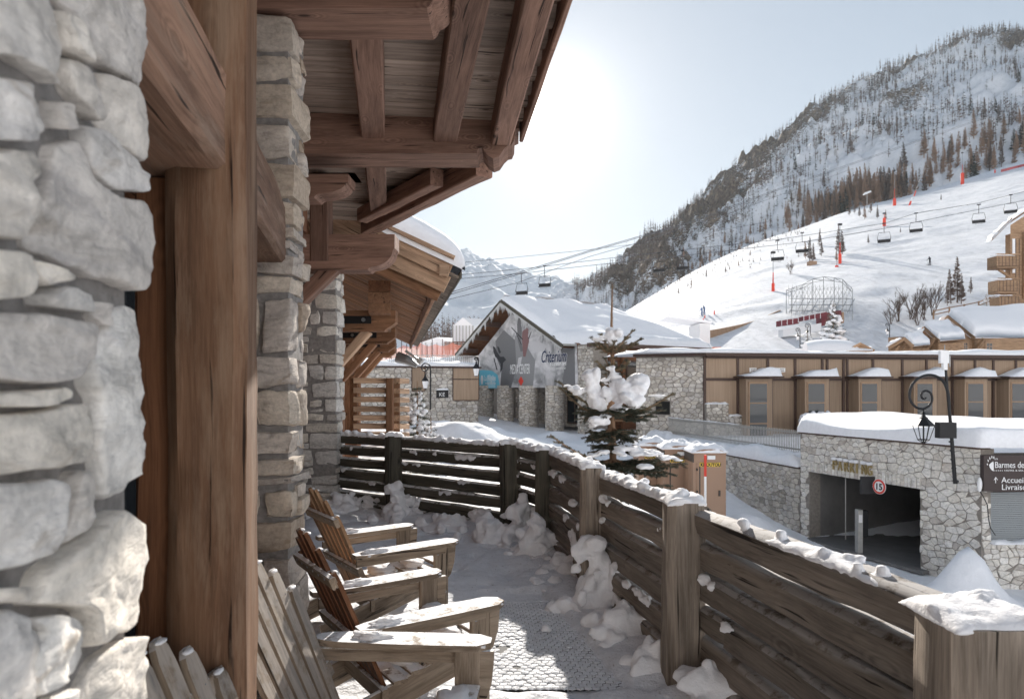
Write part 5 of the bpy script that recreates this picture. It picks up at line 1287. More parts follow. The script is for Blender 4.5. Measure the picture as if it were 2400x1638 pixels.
# ------------------------------------------------------------------ portable toilets, snow pole
def toilets():
    tan = plain('tan_plastic', (.33, .21, .14), .45); dk = plain('dark_plastic', (.05, .04, .035), .5); yl = plain('label_yellow', (.80, .55, .08), .6)
    zb = -2.9
    def mk(x, y, label):
        t = thing('portable_toilet', (x, y, zb), label, 'portable toilet', 'portable toilets lined up on the snow')
        b = MB(); b.box((x-.52, y-.5, zb), (x+.52, y+.6, zb+2.35)); b.build('cabin', tan, t)
        b = MB(); b.box((x-.40, y-.53, zb+.15), (x+.42, y-.50, zb+2.05)); d = b.build('door', tan, t)
        b = MB(); b.box((x-.34, y-.535, zb+.25), (x-.30, y-.53, zb+1.95)); b.build('door_groove', dk, d)
        b = MB(); b.box((x+.27, y-.56, zb+1.0), (x+.33, y-.53, zb+1.18)); b.build('latch', dk, d)
        for zz in (.4, 1.1, 1.8):
            b = MB(); b.box((x-.43, y-.55, zb+zz), (x-.38, y-.52, zb+zz+.08)); b.build('hinge', dk, d)
        b = MB(); b.box((x-.32, y-.54, zb+1.93), (x+.34, y-.53, zb+2.06)); b.build('name_plate', yl, t)
        lettering('KILOUTOU', .145, (x-.30, y-.545, zb+1.945), (1, 0, 0), (0, 0, 1), M['metal'], t, ext=.002, width=.88, off=.006)
        b = MB(); b.box((x-.08, y-.545, zb+2.16), (x+.17, y-.53, zb+2.28)); b.build('paper_label', M['white'], t)
        b = MB(); b.box((x-.53, y-.52, zb+2.06), (x-.50, y+.6, zb+2.35)); b.build('side_vent', dk, t)
        for k in range(5):
            b = MB(); b.box((x-.528, y-.4+k*.2, zb+.2), (x-.52, y-.36+k*.2, zb+2.0)); b.build('side_rib', tan, t)
        v = []; n = 10
        for i in range(n+1):
            for j in range(2):
                a = math.pi*i/n; v.append((x-.54*math.cos(a), y-.56+j*1.2, zb+2.33+.16*math.sin(a)))
        b = MB(); b.add(v, [(2*i, 2*i+1, 2*i+3, 2*i+2) for i in range(n)]+[tuple(2*i for i in range(n+1))[::-1], tuple(2*i+1 for i in range(n+1))]); b.build('toilet_roof', tan, t)
        s = MB(); snowcap(s, (x-.6, y+.02, zb+2.38), (x+.6, y+.02, zb+2.38), 1.28, .32, res=.06, seed=int(x*10), m=14, sharp=4, cover=.0, wob=.05); s.build('roof_snow', M['snow'], t, smooth=True)
    mk(6.28, 22.2, 'front tan portable toilet with a yellow name plate above its door'); mk(5.62, 23.4, 'middle tan portable toilet, half hidden behind the front one'); mk(5.0, 24.6, 'rearmost tan portable toilet, next to the fir branches')
    p = P(1653, 1178, 20.2); t = thing('snow_pole', p, 'slim red and white snow pole in front of the tan toilets', 'pole')
    b = MB(); b.tube([p-V3((0, 0, 1)), p+V3((0, 0, .78))], .035, 8); b.build('white_part', M['white'], t)
    b = MB(); b.tube([p+V3((0, 0, .78)), p+V3((0, 0, 1.42))], .04, 8); b.build('red_part', M['red'], t)
toilets()

# ------------------------------------------------------------------ scrolled street lamps
def lamp_at(D, label, mini=False):
    """the big scrolled lamp on the garage wall, D metres away"""
    c2 = lambda x, y, dd=0: P(1600+.3442*x, 560+.3442*y, D+dd)
    base = c2(1855, 1660); t = thing('scroll_street_lamp', base, label, 'street lamp')
    b = MB(); b.tube([c2(1855, 1665), c2(1842, 1500), c2(1828, 1300), c2(1815, 1160), c2(1800, 1000), c2(1790, 870)], [.05, .05, .045, .04, .035, .03], 10)
    for k in range(6): q = c2(1846-6*k, 1560-60*k); b.tube([q-V3((0, 0, .02)), q+V3((0, 0, .02))], .06, 8)
    b.tube([c2(1855, 1650), c2(1868, 1650, .3)], .05, 8); b.build('pole', M['metal'], t)
    arc = [(1815, 1160), (1808, 1060), (1785, 985), (1745, 945), (1690, 927), (1635, 935), (1585, 965), (1553, 1015), (1545, 1070), (1560, 1115), (1595, 1148), (1640, 1156), (1678, 1135), (1698, 1095), (1690, 1052), (1660, 1033), (1632, 1045), (1625, 1072), (1642, 1090), (1656, 1078)]
    A = V3([c2(*a) for a in arc]); 
    T = np.linspace(0, len(A)-1, 90); i = np.minimum(T.astype(int), len(A)-2); f = (T-i)[:, None]
    p0, p1, p2, p3 = A[np.maximum(i-1, 0)], A[i], A[i+1], A[np.minimum(i+2, len(A)-1)]
    S = .5*((2*p1)+(-p0+p2)*f+(2*p0-5*p1+4*p2-p3)*f**2+(-p0+3*p1-3*p2+p3)*f**3)
    b = MB(); b.tube(S, np.linspace(.042, .028, 90), 8); b.build('scroll', M['metal'], t)
    ln = c2(1640, 1160); k = D/1600*.3442
    L_ = thing('lantern', ln, None, None); 
    bpy.data.objects.remove(L_)
    def ring(b, pts, n=6, sx=1): 
        V = []; 
        for z, r_ in pts:
            for j in range(n): a = 2*math.pi*(j+.5)/n; V.append((ln[0]+r_*k*math.cos(a), ln[1]+r_*k*math.sin(a), ln[2]-z*k))
        b.add(V, [(i*n+j, i*n+(j+1) % n, (i+1)*n+(j+1) % n, (i+1)*n+j) for i in range(len(pts)-1) for j in range(n)])
    b = MB(); b.tube([ln, ln-V3((0, 0, 45*k))], .02, 6); ring(b, [(18, 4), (25, 22), (32, 8), (50, 16), (55, 26), (62, 26), (108, 70), (112, 72), (112, 66)]); b.build('lantern_cap', M['metal'], t)
    b = MB()
    for j in range(6):
        a = 2*math.pi*(j+.5)/6; b.tube([ln+V3((64*k*math.cos(a), 64*k*math.sin(a), -112*k)), ln+V3((34*k*math.cos(a), 34*k*math.sin(a), -208*k)), ln+V3((6*k*math.cos(a), 6*k*math.sin(a), -228*k))], .011, 5)
    b.tube([ln-V3((0, 0, 108*k)), ln-V3((0, 0, 232*k))], .02, 6); ring(b, [(203, 38), (208, 38), (208, 33), (203, 33)]); b.build('lantern_frame', M['metal'], t)
    if not mini:
        b = MB(); a = c2(1735, 1355), c2(1850, 1248); b.box((a[0][0], D-.1, a[0][2]), (a[1][0], D+.12, a[1][2])); b.build('control_box', M['metal'], t)
    return t
lamp_at(18.5, 'black scrolled street lamp with a hanging lantern rising from the garage wall')
def antenna():
    p = P(2209, 860, 18.5); t = thing('wifi_antenna', p, 'white box antenna fixed to the top of the black lamp pole', 'antenna')
    b = MB(); b.box((p[0]-.10, 18.42, p[2]+.10), (p[0]+.13, 18.52, p[2]+.44)); b.build('antenna_box', M['tent'], t)
    b = MB(); b.box((p[0]-.02, 18.42, p[2]-.08), (p[0]+.09, 18.52, p[2]+.10)); b.build('lower_box', M['tent'], t)
    b = MB(); b.tube([p+V3((.04, -.03, .44)), p+V3((.04, -.03, .6))], .012, 5); b.tube([p+V3((.18, -.03, .0)), p+V3((.18, -.03, .3))], .014, 5); b.build('rod', M['steel'], t)
antenna()
def small_lamp(px, pyt, pyb, d, label, hand=-1):
    """a scrolled lamp farther off: pole foot at px,pyb; top of the scroll at pyt"""
    a, b_ = P(px, pyb, d), P(px, pyt, d); H = b_[2]-a[2]; t = thing('scroll_street_lamp', a, label, 'street lamp', 'distant scrolled street lamps'); r_ = H*.11
    b = MB(); b.tube([a, (a[0], a[1], b_[2]-r_)], .05, 6); b.build('pole', M['metal'], t)
    c = V3((a[0]+hand*r_, a[1], b_[2]-r_)); th = np.linspace(0, 2*math.pi*1.5, 34); rr = r_*(1-th/th[-1]*.78)
    pts = [c+V3((-hand*rr[i]*math.cos(th[i])*1.0+0, 0, rr[i]*math.sin(th[i]))) for i in range(34)]
    b = MB(); b.tube(pts, .04, 5); b.build('scroll', M['metal'], t)
    q = c+V3((0, 0, -r_*1.1)); b = MB(); 
    b.tube([q, q-V3((0, 0, .18)), q-V3((0, 0, .42)), q-V3((0, 0, .44))], [.04, .07, .24, .2], 6); b.tube([q-V3((0, 0, .86)), q-V3((0, 0, .9))], .1, 6); b.build('lantern_cap', M['metal'], t)
    b = MB(); b.tube([q-V3((0, 0, .45)), q-V3((0, 0, .86))], [.2, .12], 6); b.build('lantern_glass', M['tent'], t)
small_lamp(1121, 836, 880, 40, 'small dark street lamp with a bright lantern left of the banner')
small_lamp(1009, 850, 960, 40, 'thin scrolled street lamp in front of the low stone building')
small_lamp(1899, 757, 818, 80, 'scrolled street lamp beside the little spruce behind the flat roof'); small_lamp(1875, 768, 818, 80, 'scrolled street lamp leaning left of the little spruce'); small_lamp(2085, 757, 805, 85, 'lone scrolled street lamp below the bare shrubs')
# ================================================================== trees: near fir, slope conifers
def needles(mb, p0, p1, dens, nl, wd, spread=.9, r0=.0, nseed=0):
    """needle leaves all round a twig"""
    p0, p1 = V3(p0), V3(p1); d = p1-p0; Ln = np.linalg.norm(d)
    if Ln < 1e-5: return
    d /= Ln; n = max(4, int(dens*Ln)); a = unit(np.cross(d, (0, 0, 1)) if abs(d[2]) < .95 else np.cross(d, (1, 0, 0))); b = np.cross(d, a)
    t = rng.random(n)*Ln; th = rng.random(n)*2*math.pi; rad = np.outer(np.cos(th), a)+np.outer(np.sin(th), b)
    o = p0+np.outer(t, d); dr = rad*spread+d*.75+V3((0, 0, .12)); dr /= np.linalg.norm(dr, axis=1)[:, None]; L_ = nl*rng.uniform(.7, 1.15, n)[:, None]
    sd = np.cross(dr, rng.normal(size=(n, 3))); sd /= np.linalg.norm(sd, axis=1)[:, None]
    v = np.stack([o-sd*wd, o+sd*wd, o+dr*L_], 1).reshape(-1, 3)
    mb.add(v, [(3*i, 3*i+1, 3*i+2) for i in range(n)])
def needle_mat(name, a, b_):
    m = Mat(name); n = m.noise(m.pos(), 7, 3, .6); n2 = m.noise(m.gc(), .9, 1)
    c = m.mix(m.ramp(n2, [(.35, 0), (.65, 1)]), a, b_); c = m.mix(1.0, c, m.ramp(n, [(.3, .7), (.7, 1.2)]), 'MULTIPLY'); m.set(Base_Color=c, Roughness=.6); m.b.inputs['Specular IOR Level'].default_value = .3; return m.m
M['needle'] = needle_mat('fir_needles', (.045, .055, .04), (.10, .105, .075)); M['needlesun'] = needle_mat('fir_needles_sunlit', (.10, .095, .06), (.19, .165, .10))  # second needle set has sunlight painted into its paler colour
def near_fir():
    D = 8.0; Q = lambda px, py, dd=0: P(px, py, D+dd); c = Q(1435, 900)
    t = thing('fir_tree', (c[0], D, -3.2), 'snow-laden young fir with a bare upright leader just beyond the timber fence', 'fir tree')
    b = MB(); b.tube([V3((c[0]+.02, D, -3.2)), Q(1437, 1090), Q(1434, 960), Q(1436, 850), Q(1433, 770), Q(1435, 665)], [.07, .042, .034, .026, .015, .006], 10); b.build('trunk', M['bark'], t)
    nb = MB(); ns = MB(); wood_ = MB()
    needles(ns, Q(1434, 775), Q(1435, 668), 1300, .03, .0016, 1.2); needles(ns, Q(1434, 840), Q(1433, 775), 500, .03, .0016, 1.1)
    def branch(px0, py0, dd0, px1, py1, dd1, tw=6, tl=.16, dens=760, pale=False, sag=.03, bias=1):
        dens *= 1.9; a, e = Q(px0, py0, dd0), Q(px1, py1, dd1); mb = ns if pale else nb
        n = 6; pts = [a+(e-a)*k/n+V3((0, 0, -sag*math.sin(k/n*math.pi)*1.5)) for k in range(n+1)]
        wood_.tube(pts, np.linspace(.013, .004, n+1), 5)
        for u, v in zip(pts[1:], pts[2:]): needles(mb, u, v, dens, .03, .0018)
        d = unit(e-a); sdv = unit(np.cross(d, (0, 0, 1)))
        for k in range(tw):
            s_ = .25+.7*k/max(1, tw-1); o = a+(e-a)*s_+V3((0, 0, -sag*math.sin(s_*math.pi)*1.5))
            for sg in (-1, 1):
                L_ = tl*(1.15-s_*.6)*rng.uniform(.75, 1.2); q = o+L_*unit(d*.75+sdv*sg*rng.uniform(.5, .9)+V3((0, 0, rng.uniform(-.28, .12))))
                wood_.tube([o, q], [.005, .002], 4, cap=False); needles(mb, o, q, dens, .028, .0018)
                if L_ > .14:
                    for sg2 in (-1, 1):
                        o2 = o+(q-o)*.5; q2 = o2+L_*.45*unit((q-o)/L_*.7+np.cross((q-o)/L_, (0, 0, 1))*sg2*.7); needles(mb, o2, q2, dens*.9, .026, .0018)
    for (x, y, dd) in ((1386, 792, -.1), (1400, 800, .1), (1483, 775, .1), (1502, 795, -.15), (1470, 790, .25), (1408, 783, .3), (1392, 808, -.2), (1492, 806, -.3), (1440, 800, -.4)):
        branch(1434, 832, 0, x, y, dd, 3, .08, 900, True, -.0)
    for i in range(9):
        a = i*2.4; branch(1435, 862, 0, 1435+36*math.cos(a), 848+10*math.sin(a), .18*math.sin(a), 3, .07, 800, i % 2 == 0)
    for i in range(9):
        a = i*2.4+1; branch(1435, 905, 0, 1435+42*math.cos(a), 885+10*math.sin(a), .2*math.sin(a), 3, .08, 800)
    # the big snow-loaded whorl
    branch(1430, 965, 0, 1309, 893, -.1, 6, .13, 800, True, .04); branch(1425, 985, 0, 1312, 908, .15, 4, .1, 800, True, .04)
    branch(1440, 975, 0, 1577, 922, -.1, 6, .14, 800, True, .04); branch(1440, 985, 0, 1545, 960, -.3, 6, .2)
    for i in range(12):
        a = i*2.4+.4; branch(1435, 945+4*(i % 3), 0, 1435+76*math.cos(a), 965+16*math.sin(a*2), .4*math.sin(a), 6, .19)
    for i in range(10):
        a = i*2.4+.9; branch(1435, 1000, 0, 1435+56*math.cos(a), 1018+12*math.sin(a*2), .40*math.sin(a), 6, .17)
    for i in range(9):
        a = i*2.4+.3; branch(1435, 1035, 0, 1435+50*math.cos(a), 1050+10*math.sin(a*2), .38*math.sin(a), 5, .15)
    for i in range(14):
        a = i*2.4; branch(1436, 1075, 0, 1440+100*math.cos(a)*1.1, 1090+14*math.sin(a*3), .5*math.sin(a), 7, .22)
    branch(1445, 1080, 0, 1600, 1086, -.2, 8, .2); branch(1420, 1085, 0, 1290, 1020, -.6, 6, .12, 800, True); branch(1440, 1090, 0, 1560, 1105, -.5, 8, .24); branch(1440, 1085, 0, 1585, 1065, .1, 7, .18)
    for i in range(12):
        a = i*2.4+.5; branch(1436, 1130, 0, 1440+130*math.cos(a), 1150+14*math.sin(a*3), .65*math.sin(a), 7, .26)
    wood_.build('branches', M['bark'], t, kind='stuff'); nb.build('needles', M['needle'], t, kind='stuff'); ns.build('sunlit_needles', M['needlesun'], t, kind='stuff')
    def lump(parts):
        s = MB()
        for (px, py, rx, ry, dd) in parts:
            for k in range(7):
                q = rng.uniform(-.62, .62, 3)*V3((1, 1, 1)); blob(s, Q(px+q[0]*rx, py+q[2]*ry, dd+q[1]*rx/250), (rx/330, rx/330, ry/330), lod=(16, 12), amp=.35, freq=2)
        melt(s, 'snow_clump', M['snowclump'], t, vox=.012, it=2, amp=.02, freq=14, kind='stuff')
    lump([(1385, 900, 20, 34, -.15), (1376, 880, 12, 14, -.15), (1395, 935, 18, 24, -.15), (1360, 916, 20, 9, -.1), (1345, 908, 14, 5, -.1), (1410, 950, 16, 12, -.15)])
    lump([(1482, 910, 36, 30, -.2), (1500, 905, 20, 26, -.2), (1455, 920, 22, 26, -.2), (1475, 935, 30, 20, -.25), (1440, 900, 20, 12, -.15), (1420, 925, 12, 16, -.2), (1450, 955, 20, 9, -.25)])
    lump([(1441, 783, 18, 16, -.08), (1434, 798, 11, 14, -.08), (1423, 790, 12, 8, -.05)]); lump([(1400, 797, 16, 5, -.1), (1412, 792, 10, 5, 0)])
    lump([(1432, 862, 11, 8, -.12), (1440, 880, 15, 10, -.15), (1422, 893, 14, 7, -.1)]); lump([(1405, 987, 22, 9, -.3), (1422, 975, 14, 7, -.3), (1392, 996, 12, 6, -.3)])
    lump([(1470, 1050, 26, 6, -.4), (1500, 1060, 34, 7, -.4), (1530, 1063, 26, 6, -.3), (1565, 1072, 24, 5, -.2), (1590, 1078, 12, 3, -.2), (1455, 1062, 18, 6, -.5)])
    lump([(1515, 1092, 20, 5, -.5), (1420, 1060, 16, 5, -.45), (1392, 1068, 16, 6, -.45)])
    lump([(1330, 905, 12, 2.5, -.1), (1540, 927, 20, 2.5, -.12)])
near_fir()
def snowy_fir(base, H, Rd, label, seed=1, full=True, mat='needle', dens=1.0, nm='spruce_tree', grp=None):
    base = V3(base); rs = np.random.default_rng(seed); t = thing(nm, base, label, 'spruce tree', grp)
    b = MB(); b.tube([base, base+V3((0, 0, H))], [H*.02, .008], 6); b.build('trunk', M['bark'], t)
    nb = MB(); s = MB(); K = max(8, int(H*4.5*dens)); nl = max(.05, H*.028)
    for k in range(K):
        u = .08+.9*k/K; z = H*u; R_ = Rd*(1-u)**.85+.04; m = int(5+4*(1-u))
        for j in range(m):
            a = j*2*math.pi/m+k*1.3+rs.uniform(-.2, .2); L_ = R_*rs.uniform(.75, 1.12); d = V3((math.cos(a), math.sin(a), 0))
            o = base+V3((0, 0, z)); e = o+d*L_+V3((0, 0, -L_*.25+rs.uniform(-.03, .05)*H*.1))
            needles(nb, o, e, 130/nl*.05*dens, nl*1.3, nl*.07)
            sdv = V3((-d[1], d[0], 0))
            for q in (.45, .7, .9):
                for sg in (-1, 1): o2 = o+(e-o)*q; needles(nb, o2, o2+(d*.6+sdv*sg*.7)*L_*.38*(1.2-q), 120/nl*.05*dens, nl*1.1, nl*.07)
            if rs.random() < .62: blob(s, o+(e-o)*rs.uniform(.45, .85)+V3((0, 0, nl*.35)), (L_*.3, L_*.3, nl*.75+L_*.06), lod=(10, 7), amp=.5)
    nb.build('needles', M[mat], t, kind='stuff'); s.build('snow_load', M['snow'], t, smooth=True, kind='stuff'); return t
snowy_fir((P(978, 900, 16)[0], 16, -.6), 2.33, .62, 'small spruce loaded with snow beside the slatted screen', 4, dens=1.6)
snowy_fir((P(1010, 900, 15.5)[0], 15.5, -.5), 1.4, .4, 'low snowy spruce sapling right of the small spruce', 5, dens=1.6)
snowy_fir(P(1953, 818, 70), 4.9, 1.75, 'broad snow-dusted spruce standing behind the flat roof under the scaffold', 6)
snowy_fir(P(1892, 820, 72), 2.5, 1.0, 'squat little spruce beside the scrolled lamps', 7); snowy_fir(P(2312, 738, 95), 3.0, .9, 'tiny dark spruce by the slope railing', 8)

# ================================================================== hills and mountains
def interp(pts, x): pts = V3(pts); x = np.asarray(x, float); return sum(np.interp(x+o, pts[:, 0], pts[:, 1]) for o in (-60, -36, -14, 14, 36, 60))/6
rockm = {}
def hill_mat(name, rock=.5, snowc=(.82, .835, .87), s=1.0, fine=1.0, brush=0, tracks=0):
    m = Mat(name); p = m.pos(); at = m.n('ShaderNodeAttribute', attribute_name='rk').outputs['Fac']
    n1 = m.noise(p, .055*s, 9, .72, .4); n2 = m.noise(m.mul(p, (1, 1, .6)), .35*s, 6, .75)
    rc = m.ramp(n2, [(.32, (.035, .028, .024)), (.5, (.12, .092, .072)), (.68, (.36, .28, .20))])
    k = m.math('ADD', m.math('MULTIPLY', n1, .55), m.math('MULTIPLY', n2, .45)); k = m.math('ADD', k, m.math('MULTIPLY', m.math('SUBTRACT', at, .5), 1.3))
    hi = m.noise(m.mul(p, (.35, .35, .9)), 1.0*s, 7, .75, .6); k = m.math('ADD', k, m.math('MULTIPLY', m.math('SUBTRACT', hi, .5), 1.5)); f = m.ramp(k, [(.43, 0), (.45, 1)])
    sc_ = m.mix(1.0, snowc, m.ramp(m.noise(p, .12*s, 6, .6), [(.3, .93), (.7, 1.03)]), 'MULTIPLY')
    c = m.mix(m.math('MULTIPLY', f, rock), sc_, rc)
    if brush: c = m.mix(m.math('MULTIPLY', m.ramp(m.noise(p, 1.3*s, 4, .8), [(.60, 0), (.66, 1)]), brush), c, (.16, .12, .09))
    if tracks:
        tr = m.noise(m.mul(p, (.55, .10, .55)), 1.0, 7, .7, 1.0); c = m.mix(1.0, c, m.ramp(tr, [(.35, .80), (.55, 1.0)]), 'MULTIPLY')
    h = m.math('ADD', m.noise(p, .25*s, 8, .7), m.math('MULTIPLY', f, -.15))
    m.set(Base_Color=c, Roughness=.85, Normal=m.bump(h, .8*fine, 2.2/s)); m.b.inputs['Specular IOR Level'].default_value = .1; return m.m
class Hill:
    """terrain sheet: a fan of columns from a near foot to a ridge line, then down the far side"""
    def __init__(s, foot, ridge, dn, df, amp, freq, seed, prof=1.0, rk=None): s.foot, s.ridge, s.dn, s.df, s.amp, s.freq, s.seed, s.prof, s.rk = foot, ridge, dn, df, amp, freq, seed, prof, rk
    def base(s, px, t):
        dn, df = interp(s.dn, px), interp(s.df, px); d = dn+(df-dn)*t; z0 = EYE-(interp(s.foot, px)-900)/1600*dn; z1 = EYE-(interp(s.ridge, px)-900)/1600*df
        tt = np.clip(t, 0, 1); z = z0+(z1-z0)*(tt**s.prof)-np.maximum(t-1, 0)*(z1-z0)*1.1
        k = (px-1200)/1600; return np.stack([k*d, d, z], -1)
    def pt(s, px, t):
        px = np.asarray(px, float); t = np.asarray(t, float); p = s.base(px, t)
        w_ = np.clip(t*9, 0, 1)*np.clip((1.0-np.minimum(t, 1))*5+.22, 0, 1)
        r = 1-2*np.abs(vnoise(p*V3((1, 1, .6))*s.freq+s.seed, s.seed)); r2 = 1-2*np.abs(vnoise(p*s.freq*2.7+s.seed, s.seed+1)); f = fbm(p*s.freq*5, 4, s.seed+2)
        h = s.amp*(.5*r+.3*r2+.28*f)*w_
        rk = s.rk(px, t) if s.rk is not None else 0
        fn = fbm(p*s.freq*14, 3, s.seed+5)
        p = p.copy(); p[..., 2] += h+s.amp*.6*rk*fn; p[..., 1] += -h*.5
        return p, np.clip(.5*(r*.5+.5)+.35*(f+.5), 0, 1)*rk if s.rk is not None else r*0
    def mesh(s, name, mat, px0, px1, nx, nt, tmax=1.35):
        px = np.linspace(px0, px1, nx); t = np.linspace(0, 1, nt)**1.0; t = np.r_[t, np.linspace(1.03, tmax, 6)]; X, T = np.meshgrid(px, t, indexing='ij'); p, rk = s.pt(X, T); n, m = X.shape
        b = MB(); b.add(p.reshape(-1, 3), [(i*m+j, (i+1)*m+j, (i+1)*m+j+1, i*m+j+1) for i in range(n-1) for j in range(m-1)]); o = b.build(name, mat, smooth=True, kind='structure')
        at = o.data.attributes.new('rk', 'FLOAT', 'POINT'); at.data.foreach_set('value', np.ascontiguousarray(rk).ravel().astype(float)); return o
RIDGE = [(1300, 705), (1364, 690), (1431, 648), (1531, 573), (1603, 512), (1657, 462), (1711, 412), (1784, 353), (1847, 303), (1915, 256), (1982, 228), (2040, 198), (2095, 168), (2150, 150), (2186, 124), (2254, 98), (2330, 88), (2400, 90), (2700, 20), (3300, -160)]
PISTE = [(1100, 812), (1300, 800), (1400, 770), (1450, 737), (1500, 712), (1560, 672), (1640, 628), (1700, 598), (1760, 572), (1850, 543), (1900, 530), (1950, 508), (1995, 485), (2050, 481), (2110, 462), (2170, 448), (2230, 430), (2310, 405), (2400, 374), (2800, 280), (3300, 180)]
def rk_main(px, t):
    # bands of crag: mid-left cliffs, the big rock right of centre and the summit
    g = lambda a, b_, sa, sb: np.exp(-((px-a)/sa)**2-((t-b_)/sb)**2)
    return np.clip(.40+.55*(g(1660, .55, 130, .40)+g(1850, .82, 160, .25)+g(1580, .35, 120, .3)+g(2110, .48, 80, .13)+g(2150, .93, 120, .10)+g(2400, .8, 90, .15)+g(1470, .5, 80, .5)), 0, 1)
main_hill = Hill([(x, y+14) for x, y in PISTE], RIDGE, [(1300, 500), (1600, 480), (2400, 520), (3300, 560)], [(1300, 760), (1600, 880), (2400, 1150), (3300, 1300)], 26, 1/90, 5, .95, rk_main)
main_hill.mesh('rocky_mountain', hill_mat('mountain_rock', 1.0), 1290, 3300, 420, 170)
def rk_p(px, t): return np.clip(.30*np.exp(-((px-1560)/110)**2)+.12, 0, 1)*sm(.35, .7, t)
piste = Hill([(1100, 850), (1500, 850), (3300, 830)], PISTE, [(1100, 105), (1500, 100), (3300, 95)], [(1100, 360), (1500, 380), (2000, 420), (2400, 440), (3300, 480)], 1.0, 1/34, 9, .98, rk_p)
piste.mesh('ski_slope', hill_mat('slope_snow', .9, s=3.2, fine=.9, tracks=1), 1090, 3300, 330, 150)
back_peak = Hill([(1380, 700), (1500, 640), (1800, 520)], [(1370, 690), (1440, 640), (1490, 590), (1530, 556), (1560, 522), (1600, 498), (1650, 470), (1700, 470), (1800, 480)], [(1380, 1500), (1800, 1500)], [(1380, 1900), (1800, 1900)], 40, 1/160, 15, 1, lambda a, b_: a*0+.33)
back_peak.mesh('snowy_peak', hill_mat('peak_rock', .8, s=.6), 1380, 1800, 90, 60)
LEFTR = [(300, 380), (700, 470), (900, 530), (1000, 556), (1039, 570), (1090, 581), (1124, 602), (1169, 626), (1198, 636), (1243, 654), (1283, 675), (1330, 692), (1400, 705)]
left_m = Hill([(300, 830), (1000, 815), (1400, 720)], LEFTR, [(300, 900), (1400, 1300)], [(300, 1900), (1400, 2100)], 55, 1/230, 25, 1.0, lambda a, b_: np.clip(.42*sm(.25, .6, b_)+.05, 0, 1))
left_m.mesh('snowy_mountain', hill_mat('far_snow_mountain', .72, s=.45), 300, 1400, 220, 110)
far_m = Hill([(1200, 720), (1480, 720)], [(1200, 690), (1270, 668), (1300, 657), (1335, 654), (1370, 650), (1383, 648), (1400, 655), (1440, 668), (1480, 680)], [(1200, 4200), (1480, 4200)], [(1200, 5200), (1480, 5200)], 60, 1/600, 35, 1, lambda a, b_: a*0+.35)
far_m.mesh('haze_blue_mountain', hill_mat('haze_painted_mountain', .6, snowc=(.42, .50, .58), s=.2), 1200, 1480, 50, 30)  # distance haze is painted into the bluish snow colour

# ------------------------------------------------------------------ bare larches and dark pines on the slopes
def tree_mesh(name, H, nb, kind, seed, thin=1.0):
    rs = np.random.default_rng(seed); v = []; f = []
    def tri(a, b_, c): n = len(v); v.extend([a, b_, c]); f.append((n, n+1, n+2))
    w0 = .018*H
    for k in range(3):
        a = k*2.09; a2 = a+2.09; n = len(v); v.extend([(w0*math.cos(a), w0*math.sin(a), 0), (w0*math.cos(a2), w0*math.sin(a2), 0), (0, 0, H)]); f.append((n, n+1, n+2))
    for i in range(nb):
        u = rs.uniform(.12 if kind == 'larch' else .05, .99); R_ = H*(.165 if kind == 'larch' else .22)*(1-u)**.8+.012*H; a = rs.random()*6.283; R_ *= rs.uniform(.5, 1.1)
        z = H*u; d = V3((math.cos(a), math.sin(a), 0)); s_ = V3((-d[1], d[0], 0))*(H*.010*thin if kind == 'larch' else H*.03)
        e = d*R_+V3((0, 0, z+R_*(.25 if kind == 'larch' else -.35))); o = V3((0, 0, z))
        tri(tuple(o), tuple(o+d*R_*.5+s_+V3((0, 0, -.01*H))), tuple(e)); tri(tuple(o), tuple(e), tuple(o+d*R_*.55-s_+V3((0, 0, .012*H))))
        if kind == 'larch' and nb > 60:
            for sg in (-1, 1): m_ = o+(e-o)*.55; tri(tuple(m_), tuple(m_+unit(s_)*sg*R_*.3+d*R_*.2+V3((0, 0, .02*H))), tuple(m_+d*R_*.10))
    me = bpy.data.meshes.new(name); me.from_pydata([tuple(x) for x in v], [], f); at = me.attributes.new('gc', 'FLOAT_VECTOR', 'POINT'); at.data.foreach_set('vector', (V3(v)*.2+rng.random(3)*90).ravel()); return me
M['larch'] = plain('larch_twigs', (.34, .23, .165), .9, nz=.35, nscale=2); M['larch2'] = plain('larch_twigs_grey', (.17, .13, .11), .9, nz=.3, nscale=2); M['pine'] = plain('pine_foliage', (.045, .05, .04), .9, nz=.3)
LM = []
for k in range(5):
    me = tree_mesh('larch_tree', 1.0, 230, 'larch', 60+k, 1.5); me.materials.append(M['larch' if k < 3 else 'larch2']); LM.append(me)
for k in range(2):
    me = tree_mesh('pine_tree', 1.0, 120, 'pine', 70+k); me.materials.append(M['pine']); LM.append(me)
low = [tree_mesh('x', 1.0, 26, 'larch', 80, 4), tree_mesh('x', 1.0, 22, 'pine', 81), tree_mesh('x', 1.0, 30, 'larch', 82, 3.0)]
def low_arr(me):
    co = np.zeros(len(me.vertices)*3); me.vertices.foreach_get('co', co); return co.reshape(-1, 3), [tuple(p.vertices) for p in me.polygons]
lowA = [low_arr(m) for m in low]
def tp(px, py):
    """first point of the ski slope seen at this pixel"""
    t = np.linspace(0.01, .995, 300); p, _ = piste.pt(np.full(300, float(px)), t); y = 900-(p[:, 2]-EYE)/p[:, 1]*1600; i = int(np.argmin(np.abs(y-py))); return p[i]
def plant(pos, H, k, label, grp, cat='larch tree'):
    me = LM[k]; o = bpy.data.objects.new('larch_tree' if k < 5 else 'pine_tree', me); COL.objects.link(o); o.location = tuple(pos-V3((0, 0, H*.03))); o.scale = (H*rng.uniform(.85, 1.2), H*rng.uniform(.85, 1.2), H); o.rotation_euler = (rng.uniform(-.04, .04), rng.uniform(-.04, .04), rng.random()*6.28)
    return tag(o, label, cat, grp)
